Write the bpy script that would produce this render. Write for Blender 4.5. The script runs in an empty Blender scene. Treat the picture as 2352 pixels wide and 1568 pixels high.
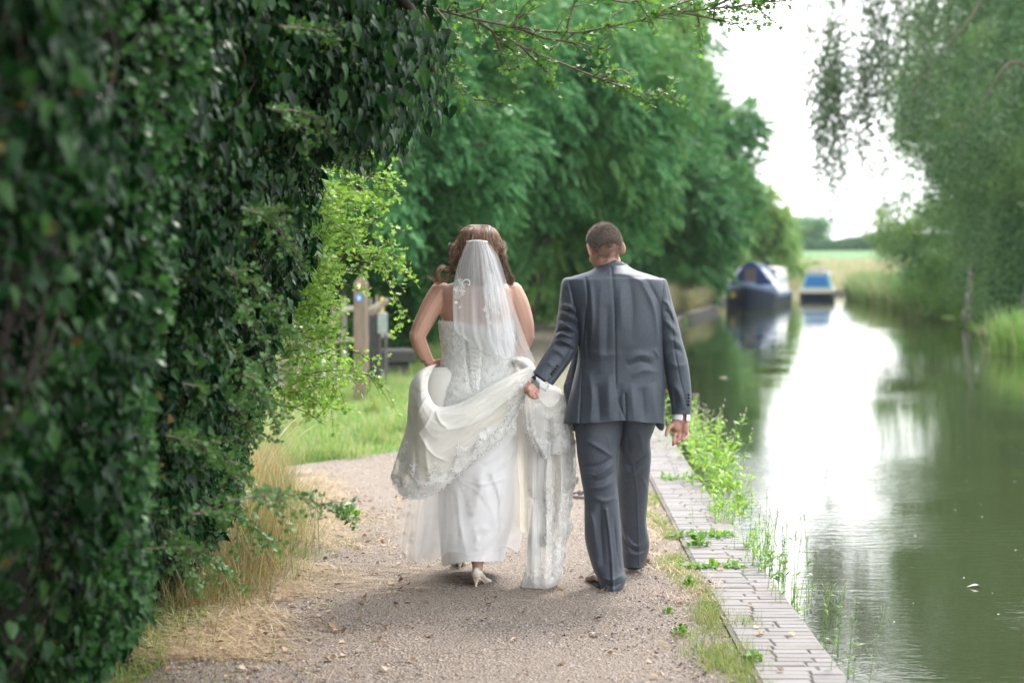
import bpy, math, random
import numpy as np
from mathutils import Vector, Matrix, Quaternion

rng = np.random.default_rng(11)
random.seed(5)
SC = bpy.context.scene
COL = SC.collection
rad = math.radians

# ---------------------------------------------------------------- camera
FPX, HCAM = 4300.0, 1.58                     # focal length in photo units (2352 wide), eye height
TH = math.atan(184.0 / FPX)
cam_d = bpy.data.cameras.new("camera")
cam = bpy.data.objects.new("camera", cam_d)
COL.objects.link(cam)
cam.location = (0, 0, HCAM)
cam.rotation_euler = (math.pi / 2 - TH, 0, 0)
cam_d.sensor_width = 36.0
cam_d.lens = FPX / 2352.0 * 36.0
cam_d.clip_start = 0.1
cam_d.clip_end = 2000
cam_d.dof.use_dof = True
cam_d.dof.focus_distance = 8.95
cam_d.dof.aperture_fstop = 2.1
cam_d.dof.aperture_blades = 9
SC.camera = cam

# ---------------------------------------------------------------- sky, sun, exposure
SUN_EL, SUN_AZ = rad(52), rad(28)            # ahead of the camera and to the right
w = bpy.data.worlds.new("World"); SC.world = w; w.use_nodes = True
nt = w.node_tree; nt.nodes.clear()
sky = nt.nodes.new("ShaderNodeTexSky"); sky.sky_type = 'NISHITA'; sky.sun_disc = False
sky.sun_elevation = SUN_EL; sky.sun_rotation = SUN_AZ; sky.air_density = 1.5; sky.dust_density = 3.0
mixw = nt.nodes.new("ShaderNodeMix"); mixw.data_type = 'RGBA'
mixw.inputs[0].default_value = 0.93          # thick even cloud over the sky
tc = nt.nodes.new("ShaderNodeTexCoord"); nz = nt.nodes.new("ShaderNodeTexNoise")
nz.inputs['Scale'].default_value = 1.6; nz.inputs['Detail'].default_value = 4
cr_ = nt.nodes.new("ShaderNodeValToRGB")
cr_.color_ramp.elements[0].position = 0.3; cr_.color_ramp.elements[0].color = (11.6, 12.1, 12.5, 1)
cr_.color_ramp.elements[1].position = 0.7; cr_.color_ramp.elements[1].color = (13.4, 13.5, 13.4, 1)
nt.links.new(tc.outputs['Generated'], nz.inputs['Vector'])
nt.links.new(nz.outputs['Fac'], cr_.inputs['Fac'])
nt.links.new(sky.outputs[0], mixw.inputs[6]); nt.links.new(cr_.outputs[0], mixw.inputs[7])
bg = nt.nodes.new("ShaderNodeBackground"); bg.inputs[1].default_value = 0.1
nt.links.new(mixw.outputs[2], bg.inputs[0])
wo = nt.nodes.new("ShaderNodeOutputWorld"); nt.links.new(bg.outputs[0], wo.inputs[0])
sd = bpy.data.lights.new("sun", 'SUN'); sd.energy = 1.5; sd.angle = rad(11); sd.color = (1.0, 0.95, 0.87)
sun = bpy.data.objects.new("sun", sd); COL.objects.link(sun)
sdir = Vector((math.sin(SUN_AZ) * math.cos(SUN_EL), math.cos(SUN_AZ) * math.cos(SUN_EL), math.sin(SUN_EL)))
sun.rotation_euler = (-sdir).to_track_quat('-Z', 'Y').to_euler()
sun.location = (6, 10, 20)
SC.view_settings.view_transform = 'Standard'
SC.view_settings.look = 'None'
SC.view_settings.exposure = 1.45
SC.view_settings.gamma = 1.0
SC.render.engine = 'CYCLES'
SC.cycles.use_denoising = True
SC.cycles.max_bounces = 8
SC.cycles.diffuse_bounces = 4
SC.cycles.transmission_bounces = 6
SC.cycles.transparent_max_bounces = 24
SC.cycles.volume_bounces = 1
SC.cycles.sample_clamp_indirect = 6.0
SC.cycles.caustics_reflective = False
SC.cycles.caustics_refractive = False

# ---------------------------------------------------------------- helpers
def at(x, y, Y):
    """photo point (x, y) on the plane at distance Y -> world; accepts arrays"""
    x = np.asarray(x, float); y = np.asarray(y, float); Y = np.asarray(Y, float)
    a = (x - 1176.0) / FPX; b = (784.0 - y) / FPX
    yc = math.cos(TH) + b * math.sin(TH); zc = -math.sin(TH) + b * math.cos(TH)
    t = Y / yc
    return np.stack(np.broadcast_arrays(a * t, Y, HCAM + zc * t), -1)

def ground(x, y, z=0.0):
    a = (x - 1176.0) / FPX; b = (784.0 - y) / FPX
    yc = math.cos(TH) + b * math.sin(TH); zc = -math.sin(TH) + b * math.cos(TH)
    t = (z - HCAM) / zc
    return np.array((a * t, yc * t, z))

def mesh_np(name, V, Fs, smooth=True, uv=None):
    V = np.ascontiguousarray(V, dtype=np.float32).reshape(-1, 3)
    if not isinstance(Fs, (list, tuple)): Fs = [Fs]
    Fs = [np.asarray(f, dtype=np.int32) for f in Fs if len(f)]
    me = bpy.data.meshes.new(name)
    me.vertices.add(len(V)); me.vertices.foreach_set('co', V.ravel())
    li = np.concatenate([f.ravel() for f in Fs]); me.loops.add(len(li)); me.loops.foreach_set('vertex_index', li)
    tot = np.concatenate([np.full(len(f), f.shape[1], np.int32) for f in Fs])
    st = np.concatenate([[0], np.cumsum(tot)[:-1]]).astype(np.int32)
    me.polygons.add(len(tot)); me.polygons.foreach_set('loop_start', st)
    me.update(calc_edges=True)
    if smooth: me.polygons.foreach_set('use_smooth', np.ones(len(tot), bool))
    else: me.polygons.foreach_set('use_smooth', np.zeros(len(tot), bool))
    if uv is not None:
        l = me.uv_layers.new(name="uv"); l.data.foreach_set('uv', np.asarray(uv, np.float32)[li].ravel())
    me.validate(); me.update()
    return me

def link(name, me, m=None, parent=None):
    o = bpy.data.objects.new(name, me); COL.objects.link(o)
    if m is not None: me.materials.clear(); me.materials.append(m)
    if parent is not None:
        o.parent = parent; o.matrix_parent_inverse = Matrix.Translation(-Vector(parent.location)) if parent.rotation_euler[:] == (0, 0, 0) else parent.matrix_world.inverted()
    return o

def tag(o, label=None, cat=None, group=None, kind=None):
    if label: o['label'] = label
    if cat: o['category'] = cat
    if group: o['group'] = group
    if kind: o['kind'] = kind
    return o

def thing(name, label, cat, loc=(0, 0, 0), group=None):
    o = bpy.data.objects.new(name, None); COL.objects.link(o)
    o.location = loc; o.empty_display_size = 0.1
    return tag(o, label, cat, group)

class MB:
    """collects pieces of one mesh"""
    def __init__(s): s.V = []; s.F = {3: [], 4: []}; s.n = 0; s.big = []
    def add(s, V, F):
        V = np.asarray(V, float).reshape(-1, 3)
        if isinstance(F, np.ndarray): s.F[F.shape[1]].append(F + s.n)
        else:
            for k in (3, 4):
                f = [q for q in F if len(q) == k]
                if f: s.F[k].append(np.asarray(f) + s.n)
            for q in F:
                if len(q) > 4: s.big.append([i + s.n for i in q])
        s.V.append(V); s.n += len(V); return s
    def build(s, name, m, parent=None, smooth=True):
        Fs = [np.concatenate(s.F[k]) for k in (3, 4) if s.F[k]]
        if s.big:
            tri = []
            for q in s.big:
                for i in range(1, len(q) - 1): tri.append((q[0], q[i], q[i + 1]))
            Fs.append(np.asarray(tri))
        return link(name, mesh_np(name, np.concatenate(s.V), Fs, smooth), m, parent)
    def box(s, c, d, R=None):
        c = np.asarray(c, float); d = np.asarray(d, float) / 2
        P = np.array([(x, y, z) for x in (-1, 1) for y in (-1, 1) for z in (-1, 1)], float) * d
        if R is not None: P = P @ np.asarray(R).T
        return s.add(P + c, [(0, 1, 3, 2), (4, 6, 7, 5), (0, 4, 5, 1), (2, 3, 7, 6), (0, 2, 6, 4), (1, 5, 7, 3)])
    def bbox(s, c, d, bev=0.01, R=None):
        """box with bevelled edges"""
        c = np.asarray(c, float); h = np.asarray(d, float) / 2; b = min(bev, h.min() * 0.45)
        rings = []
        for z, i in ((-h[2], b), (-h[2] + b, 0), (h[2] - b, 0), (h[2], b)):
            X, Y = h[0] - i, h[1] - i
            rings.append([(-X + b, -Y, z), (X - b, -Y, z), (X, -Y + b, z), (X, Y - b, z), (X - b, Y, z), (-X + b, Y, z), (-X, Y - b, z), (-X, -Y + b, z)])
        P = np.array(rings).reshape(-1, 3)
        if R is not None: P = P @ np.asarray(R).T
        F = [(k * 8 + j, k * 8 + (j + 1) % 8, (k + 1) * 8 + (j + 1) % 8, (k + 1) * 8 + j) for k in range(3) for j in range(8)]
        F += [tuple(range(7, -1, -1)), tuple(range(24, 32))]
        return s.add(P + c, F)
    def tube(s, pts, r, k=6, cap=True):
        V, F = tube_np(np.asarray(pts, float), r, k, cap); return s.add(V, F)

def unit(v): return v / (np.linalg.norm(v, axis=-1, keepdims=True) + 1e-9)

def frames(P):
    T = np.gradient(P, axis=0); T /= np.linalg.norm(T, axis=1)[:, None] + 1e-12
    up = np.array((0, 0, 1.0)) if abs(T[0][2]) < 0.9 else np.array((1.0, 0, 0))
    N = np.zeros_like(P); n = up - T[0] * (up @ T[0]); n /= np.linalg.norm(n); N[0] = n
    for i in range(1, len(P)):
        n = N[i - 1] - T[i] * (N[i - 1] @ T[i]); N[i] = n / (np.linalg.norm(n) + 1e-12)
    return T, N, np.cross(T, N)

def tube_np(P, r, k=6, cap=True):
    T, N, B = frames(P); n = len(P); r = np.broadcast_to(np.asarray(r, float), (n,))
    a = np.linspace(0, 2 * np.pi, k, endpoint=False)
    V = P[:, None] + r[:, None, None] * (np.cos(a)[None, :, None] * N[:, None] + np.sin(a)[None, :, None] * B[:, None])
    F = [(i * k + j, i * k + (j + 1) % k, (i + 1) * k + (j + 1) % k, (i + 1) * k + j) for i in range(n - 1) for j in range(k)]
    V = V.reshape(-1, 3)
    if cap: F += [tuple(range(k - 1, -1, -1)), tuple((n - 1) * k + j for j in range(k))]
    return V, F

def crom(P, n):
    """Catmull-Rom through the control rows, n samples"""
    P = np.asarray(P, float); m = len(P)
    Q = np.concatenate([[2 * P[0] - P[1]], P, [2 * P[-1] - P[-2]]])
    t = np.linspace(0, m - 1, n); i = np.minimum(t.astype(int), m - 2); f = (t - i)
    sh = (n,) + (1,) * (P.ndim - 1); f = f.reshape(sh)
    a, b, c, d = Q[i], Q[i + 1], Q[i + 2], Q[i + 3]
    return 0.5 * ((2 * b) + (c - a) * f + (2 * a - 5 * b + 4 * c - d) * f ** 2 + (3 * b - a - 3 * c + d) * f ** 3)

def grid_faces(n, m, wrap=False):
    i = np.arange(n - 1)[:, None]; j = np.arange(m if wrap else m - 1)[None, :]
    a = i * m + j; b = i * m + (j + 1) % m
    return np.stack([a, b, b + m, a + m], -1).reshape(-1, 4)

def sines(P, seed, freq, n=7):
    """cheap smooth noise, about -1..1"""
    r = np.random.default_rng(seed); P = np.asarray(P, float); out = np.zeros(P.shape[:-1])
    for _ in range(n):
        d = r.normal(size=P.shape[-1]); d /= np.linalg.norm(d)
        out += np.sin(P @ d * freq * r.uniform(0.6, 1.7) + r.uniform(0, 6.3))
    return out / math.sqrt(n)

def scatter(tv, tf, pos, R, sc):
    """copies of a small template: R (N,3,3) has columns side, tip, normal"""
    tv = np.asarray(tv, float); tf = np.asarray(tf); N = len(pos); k = len(tv)
    sc = np.broadcast_to(np.asarray(sc, float).reshape(-1, 1) if np.ndim(sc) < 2 else sc, (N, 3))
    V = np.einsum('nij,nkj->nki', R, tv[None] * sc[:, None]) + pos[:, None]
    F = (tf[None] + (np.arange(N) * k)[:, None, None]).reshape(-1, tf.shape[1])
    return V.reshape(-1, 3), F

def basis(tip, nrm):
    tip = tip / (np.linalg.norm(tip, axis=1)[:, None] + 1e-9)
    nrm = nrm - tip * np.sum(nrm * tip, 1)[:, None]; nrm /= np.linalg.norm(nrm, axis=1)[:, None] + 1e-9
    return np.stack([np.cross(tip, nrm), tip, nrm], -1)

# ---------------------------------------------------------------- materials
def nodes(name):
    m = bpy.data.materials.new(name); m.use_nodes = True
    return m, m.node_tree, m.node_tree.nodes['Principled BSDF']

def ramp(t, fac, stops):
    r = t.nodes.new("ShaderNodeValToRGB"); e = r.color_ramp.elements
    while len(e) < len(stops): e.new(0.5)
    for i, (p, c) in enumerate(stops):
        e[i].position = p; e[i].color = (c[0], c[1], c[2], 1)
    t.links.new(fac, r.inputs[0]); return r.outputs[0]

def noise_(t, scale, detail=4, vec=None, rough=0.55, obj=True):
    n = t.nodes.new("ShaderNodeTexNoise"); n.inputs['Scale'].default_value = scale
    n.inputs['Detail'].default_value = detail; n.inputs['Roughness'].default_value = rough
    if vec is None and obj:
        c = t.nodes.new("ShaderNodeTexCoord"); vec = c.outputs['Object']
    if vec is not None: t.links.new(vec, n.inputs['Vector'])
    return n.outputs['Fac']

def mapped(t, sc, kind='Object'):
    c = t.nodes.new("ShaderNodeTexCoord"); mp = t.nodes.new("ShaderNodeMapping"); mp.inputs['Scale'].default_value = sc
    t.links.new(c.outputs[kind], mp.inputs[0]); return mp.outputs[0]

def bump(t, h, b, dist=0.01, strength=1.0):
    n = t.nodes.new("ShaderNodeBump"); n.inputs['Distance'].default_value = dist; n.inputs['Strength'].default_value = strength
    t.links.new(h, n.inputs['Height']); t.links.new(n.outputs[0], b.inputs['Normal']); return n

def mixc(t, f, a, b):
    m = t.nodes.new("ShaderNodeMix"); m.data_type = 'RGBA'
    for k, v in ((0, f), (6, a), (7, b)):
        if hasattr(v, 'is_output'): t.links.new(v, m.inputs[k])
        elif k == 0: m.inputs[0].default_value = v
        else: m.inputs[k].default_value = (*v, 1)
    return m.outputs[2]

def plain(name, c, rough=0.6, var=0.15, scale=20, metal=0.0, bmp=0.0, spec=0.5):
    m, t, b = nodes(name); f = noise_(t, scale)
    lo = [v * (1 - var) for v in c]; hi = [min(1, v * (1 + var)) for v in c]
    t.links.new(ramp(t, f, [(0.3, lo), (0.7, hi)]), b.inputs['Base Color'])
    b.inputs['Roughness'].default_value = rough; b.inputs['Metallic'].default_value = metal
    b.inputs['Specular IOR Level'].default_value = spec
    if bmp: bump(t, noise_(t, scale * 3), b, bmp)
    return m

def leafmat(name, cols, rough=0.45, transl=0.3, spec=0.5, patch=None):
    m, t, b = nodes(name)
    g = t.nodes.new("ShaderNodeNewGeometry")
    n = len(cols); c = ramp(t, g.outputs['Random Per Island'], [(i / max(1, n - 1), k) for i, k in enumerate(cols)])
    if patch:      # branches of older and younger leaves
        c = mixc(t, ramp(t, noise_(t, patch[0], 3), [(0.46, (0, 0, 0)), (0.62, (0.8, 0.8, 0.8))]), c, patch[1])
    t.links.new(c, b.inputs['Base Color']); b.inputs['Roughness'].default_value = rough
    b.inputs['Specular IOR Level'].default_value = spec
    tr = t.nodes.new("ShaderNodeBsdfTranslucent"); mx = t.nodes.new("ShaderNodeMixShader"); mx.inputs[0].default_value = transl
    hs = t.nodes.new("ShaderNodeHueSaturation"); hs.inputs['Value'].default_value = 1.6; hs.inputs['Saturation'].default_value = 1.1
    hs.inputs['Hue'].default_value = 0.485
    t.links.new(c, hs.inputs['Color']); t.links.new(hs.outputs[0], tr.inputs['Color'])
    t.links.new(b.outputs[0], mx.inputs[1]); t.links.new(tr.outputs[0], mx.inputs[2])
    t.links.new(mx.outputs[0], t.nodes['Material Output'].inputs[0])
    return m

def clothmat(name, c, alpha=1.0, streak=0.0, rough=0.7, transl=0.25, lace=False, sheen=0.2, uvs=(60, 3)):
    """cloth; alpha < 1 makes an open net"""
    m, t, b = nodes(name)
    b.inputs['Base Color'].default_value = (*c, 1); b.inputs['Roughness'].default_value = rough
    b.inputs['Sheen Weight'].default_value = sheen; b.inputs['Specular IOR Level'].default_value = 0.3
    tr = t.nodes.new("ShaderNodeBsdfTranslucent"); tr.inputs[0].default_value = (*c, 1)
    mx = t.nodes.new("ShaderNodeMixShader"); mx.inputs[0].default_value = transl
    t.links.new(b.outputs[0], mx.inputs[1]); t.links.new(tr.outputs[0], mx.inputs[2])
    out = t.nodes['Material Output']
    if alpha < 1.0:
        tp = t.nodes.new("ShaderNodeBsdfTransparent"); m2 = t.nodes.new("ShaderNodeMixShader")
        if streak:
            f = noise_(t, 1.0, 3, mapped(t, (uvs[0], uvs[1], 1), 'UV'))
            mr = t.nodes.new("ShaderNodeMapRange"); mr.inputs[1].default_value = 0.3; mr.inputs[2].default_value = 0.7
            mr.inputs[3].default_value = max(0.02, alpha - streak); mr.inputs[4].default_value = min(1, alpha + streak)
            t.links.new(f, mr.inputs[0]); t.links.new(mr.outputs[0], m2.inputs[0])
        else: m2.inputs[0].default_value = alpha
        t.links.new(tp.outputs[0], m2.inputs[1]); t.links.new(mx.outputs[0], m2.inputs[2])
        t.links.new(m2.outputs[0], out.inputs[0])
    else: t.links.new(mx.outputs[0], out.inputs[0])
    return m

# ================================================================ THE SETTING
_L = np.array([(-30, 1.2), (5, 1.25), (7.46, 1.264), (9.57, 1.284), (13.6, 1.345), (17.6, 1.45), (25, 1.85), (35, 2.7), (45, 3.8), (54, 5.0), (66, 7.3), (72, 7.9), (77, 8.3), (86, 10.6), (90, 12.6), (95, 14.2), (106, 20), (118, 29), (132, 45)])
_R = np.array([(-30, 9.0), (20, 9.5), (38, 10.5), (61, 13.7), (75, 15.0), (90, 16.4), (98, 19.5), (108, 27), (120, 37), (132, 50)])
def xl(Y): return np.interp(Y, _L[:, 0], _L[:, 1])
def xr(Y): return np.interp(Y, _R[:, 0], _R[:, 1])
WZ = -0.20
def gz(X, Y):
    s = np.clip((np.asarray(Y, float) - 115) / 190, 0, 1)
    return 3.4 * s * s * (3 - 2 * s) + np.zeros_like(np.asarray(X, float))

def build_ground():
    mb = MB()
    ys = np.concatenate([np.arange(-30, 0, 5), np.arange(0, 40, 1.0), np.arange(40, 132, 3.0), [132]])
    ty = np.interp(ys, [-30, 132], [-30, 132])
    # land on the towpath side
    off = np.array([0, -0.02, -0.3, -0.6, -1.2, -2.2, -4, -8, -20, -60, -400.])
    X = xl(ys)[:, None] + off[None]; Yg = np.broadcast_to(ys[:, None], X.shape); Z = gz(X, Yg)
    Z[:, 0] = -1.5; X[:, 0] += 0
    far = (off < -1.4)[None] * 1.0
    Z = Z + far * sines(np.stack([X, Yg], -1), 3, 0.5) * 0.015
    mb.add(np.stack([X, Yg, Z], -1), grid_faces(len(ys), len(off)))
    # land across the water
    off = np.array([0, 0.05, 0.7, 2, 5, 12, 40, 400.])
    X = xr(ys)[:, None] + off[None]; Z = gz(X, Yg[:, :1] + 0 * X); Yg = np.broadcast_to(ys[:, None], X.shape)
    Z = Z + np.array([-1.5, -0.22, -0.02, 0.1, 0.2, 0.25, 0.25, 0.25])[None]
    X[:, 1:3] += 0.25 * sines(Yg[:, 1:3, None], 8, 1.1)
    mb.add(np.stack([X, Yg, Z], -1), grid_faces(len(ys), len(off))[:, ::-1])
    # land beyond the bend and out to the horizon
    yy = np.array([132, 150, 180, 220, 260, 305, 400, 600, 1100.]); xx = np.linspace(-420, 460, 23)
    X, Yg = np.meshgrid(xx, yy); Z = gz(X, Yg)
    mb.add(np.stack([X, Yg, Z], -1), grid_faces(len(yy), len(xx))[:, ::-1])
    m, t, b = nodes("ground_mat")
    c = t.nodes.new("ShaderNodeTexCoord").outputs['Object']
    f1 = noise_(t, 0.55, 6, c); f2 = noise_(t, 14, 5, c); f3 = noise_(t, 0.045, 4, c)
    gr = ramp(t, f2, [(0.3, (0.045, 0.10, 0.018)), (0.55, (0.09, 0.19, 0.03)), (0.75, (0.17, 0.26, 0.06))])
    dry = ramp(t, f2, [(0.3, (0.16, 0.12, 0.06)), (0.7, (0.38, 0.31, 0.18))])
    near = mixc(t, ramp(t, f1, [(0.52, (0, 0, 0)), (0.66, (1, 1, 1))]), gr, dry)
    farc = ramp(t, f3, [(0.36, (0.13, 0.16, 0.075)), (0.5, (0.23, 0.215, 0.12)), (0.62, (0.30, 0.255, 0.17))])
    sp = t.nodes.new("ShaderNodeSeparateXYZ"); t.links.new(c, sp.inputs[0])
    mr = t.nodes.new("ShaderNodeMapRange"); mr.inputs[1].default_value = 60; mr.inputs[2].default_value = 100
    t.links.new(sp.outputs[1], mr.inputs[0])
    mr2 = t.nodes.new("ShaderNodeMapRange"); mr2.inputs[1].default_value = 195; mr2.inputs[2].default_value = 215
    t.links.new(sp.outputs[1], mr2.inputs[0])
    colr = mixc(t, mr2.outputs[0], mixc(t, mr.outputs[0], near, farc), (0.10, 0.19, 0.08))
    t.links.new(colr, b.inputs['Base Color']); b.inputs['Roughness'].default_value = 0.95
    b.inputs['Specular IOR Level'].default_value = 0.2
    bump(t, f2, b, 0.05)
    tag(mb.build("ground", m), kind='structure')

def build_towpath():
    ys = np.concatenate([np.arange(2, 30, 0.25), np.arange(30, 75, 1.5)])
    # left and right margins of the gravel
    lx = np.interp(ys, [2, 6.5, 8, 9.5, 10.5, 12, 13, 14, 15.5, 20, 27, 48, 75], [-1.5, -1.5, -1.35, -1.2, -1.25, -1.5, -2.1, -2.0, -0.9, -0.75, -0.62, 0.3, 5.0])
    rx = np.interp(ys, [2, 8, 13, 20, 27, 40, 48, 75], [0.94, 0.95, 0.98, 1.0, 1.1, 1.3, 1.7, 6.6])
    lx = lx + 0.07 * sines(ys[:, None], 21, 3.0) * (ys < 30); rx = rx + 0.03 * sines(ys[:, None], 22, 4.0) * (ys < 30)
    u = np.linspace(0, 1, 41)
    X = lx[:, None] + (rx - lx)[:, None] * u[None]; Y = np.broadcast_to(ys[:, None], X.shape)
    Z = 0.004 + 0.018 * np.sin(np.pi * u)[None] ** 0.6 + 0.004 * sines(np.stack([X, Y], -1), 5, 5.0) * np.sin(np.pi * u)[None]
    Z = np.maximum(Z, 0.004)
    m, t, b = nodes("gravel_mat")
    c = t.nodes.new("ShaderNodeTexCoord").outputs['Object']
    v = t.nodes.new("ShaderNodeTexVoronoi"); v.inputs['Scale'].default_value = 95; t.links.new(c, v.inputs['Vector'])
    v2 = t.nodes.new("ShaderNodeTexVoronoi"); v2.inputs['Scale'].default_value = 260; t.links.new(c, v2.inputs['Vector'])
    sepc = t.nodes.new("ShaderNodeSeparateColor"); t.links.new(v.outputs['Color'], sepc.inputs[0])
    sep2 = t.nodes.new("ShaderNodeSeparateColor"); t.links.new(v2.outputs['Color'], sep2.inputs[0])
    c1 = ramp(t, sepc.outputs[0], [(0.0, (0.055, 0.045, 0.038)), (0.3, (0.165, 0.132, 0.108)), (0.7, (0.265, 0.212, 0.178)), (1.0, (0.45, 0.38, 0.33))])
    c2 = ramp(t, sep2.outputs[0], [(0.0, (0.08, 0.064, 0.054)), (0.5, (0.24, 0.193, 0.163)), (1.0, (0.38, 0.312, 0.268))])
    f1 = noise_(t, 1.1, 5, c); f4 = noise_(t, 6, 4, c)
    cc = mixc(t, ramp(t, f4, [(0.4, (0, 0, 0)), (0.62, (1, 1, 1))]), c1, c2)
    cc = mixc(t, ramp(t, f1, [(0.35, (0, 0, 0)), (0.7, (0.55, 0.55, 0.55))]), cc, (0.29, 0.242, 0.205))
    t.links.new(cc, b.inputs['Base Color']); b.inputs['Roughness'].default_value = 0.9; b.inputs['Specular IOR Level'].default_value = 0.3
    ma = t.nodes.new("ShaderNodeMath"); ma.operation = 'ADD'; t.links.new(v.outputs['Distance'], ma.inputs[0]); t.links.new(f4, ma.inputs[1])
    bump(t, ma.outputs[0], b, 0.012, 1.0)
    o = link("towpath", mesh_np("towpath", np.stack([X, Y, Z], -1), grid_faces(len(ys), 41)), m)
    tag(o, kind='structure')
    # loose stones
    N = 42000
    Yp = 6.3 + 14 * rng.random(N) ** 1.7; Xp = rng.uniform(-1.5, 1.0, N)
    k = (Xp > np.interp(Yp, ys, lx) + 0.02) & (Xp < np.interp(Yp, ys, rx) - 0.02); Xp, Yp = Xp[k], Yp[k]; N = len(Xp)
    tv = np.array([(1, 0, 0), (0, 1, 0), (-1, 0, 0), (0, -1, 0), (0.1, 0.1, 0.8), (-0.1, 0, -0.5)], float)
    tf = np.array([(0, 1, 4), (1, 2, 4), (2, 3, 4), (3, 0, 4)])
    tip = rng.normal(size=(N, 3)) * (1, 1, 0.25); nr = np.tile((0, 0, 1.0), (N, 1)) + rng.normal(size=(N, 3)) * 0.3
    s = 0.0024 + 0.009 * rng.random(N) ** 4
    V, F = scatter(tv, tf, np.stack([Xp, Yp, np.full(N, 0.018)], -1), basis(tip, nr), s[:, None] * rng.uniform(0.6, 1.2, (N, 3)))
    ms = leafmat("stone_mat", [(0.10, 0.08, 0.075), (0.2, 0.17, 0.16), (0.34, 0.29, 0.27), (0.5, 0.45, 0.42)], 0.9, 0.0, 0.3)
    tag(link("gravel", mesh_np("gravel", V, F, False), ms), "loose small stones lying on the gravel towpath", "gravel", kind='stuff')

def build_water():
    m, t, b = nodes("water_mat")
    b.inputs['Base Color'].default_value = (0.032, 0.040, 0.018, 1); b.inputs['Roughness'].default_value = 0.02
    b.inputs['IOR'].default_value = 1.33; b.inputs['Specular IOR Level'].default_value = 0.5
    c = t.nodes.new("ShaderNodeTexCoord").outputs['Object']
    mp = t.nodes.new("ShaderNodeMapping"); mp.inputs['Scale'].default_value = (1.0, 2.6, 1); t.links.new(c, mp.inputs[0])
    n1 = noise_(t, 5.5, 3, mp.outputs[0], 0.5); n2 = noise_(t, 0.35, 2, c, 0.5); n3 = noise_(t, 22, 2, mp.outputs[0], 0.5)
    w = ramp(t, n2, [(0.42, (0.18, 0.18, 0.18)), (0.62, (1, 1, 1))])
    a = t.nodes.new("ShaderNodeMath"); a.operation = 'MULTIPLY_ADD'; t.links.new(n3, a.inputs[0]); a.inputs[1].default_value = 0.16; t.links.new(n1, a.inputs[2])
    a2 = t.nodes.new("ShaderNodeMath"); a2.operation = 'MULTIPLY'; t.links.new(a.outputs[0], a2.inputs[0]); t.links.new(w, a2.inputs[1])
    sx = t.nodes.new("ShaderNodeSeparateXYZ"); t.links.new(c, sx.inputs[0])
    mr = t.nodes.new("ShaderNodeMapRange"); mr.inputs[1].default_value = 9; mr.inputs[2].default_value = 24; mr.inputs[3].default_value = 1.0; mr.inputs[4].default_value = 0.16
    t.links.new(sx.outputs[1], mr.inputs[0])
    a3 = t.nodes.new("ShaderNodeMath"); a3.operation = 'MULTIPLY'; t.links.new(a2.outputs[0], a3.inputs[0]); t.links.new(mr.outputs[0], a3.inputs[1])
    bump(t, a3.outputs[0], b, 0.0075, 1.0)
    V = np.array([(-10, -25, WZ), (70, -25, WZ), (70, 131, WZ), (-10, 131, WZ)], float)
    tag(link("canal_water", mesh_np("canal_water", V, np.array([(0, 1, 2, 3)]), False), m), kind='structure')

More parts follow.
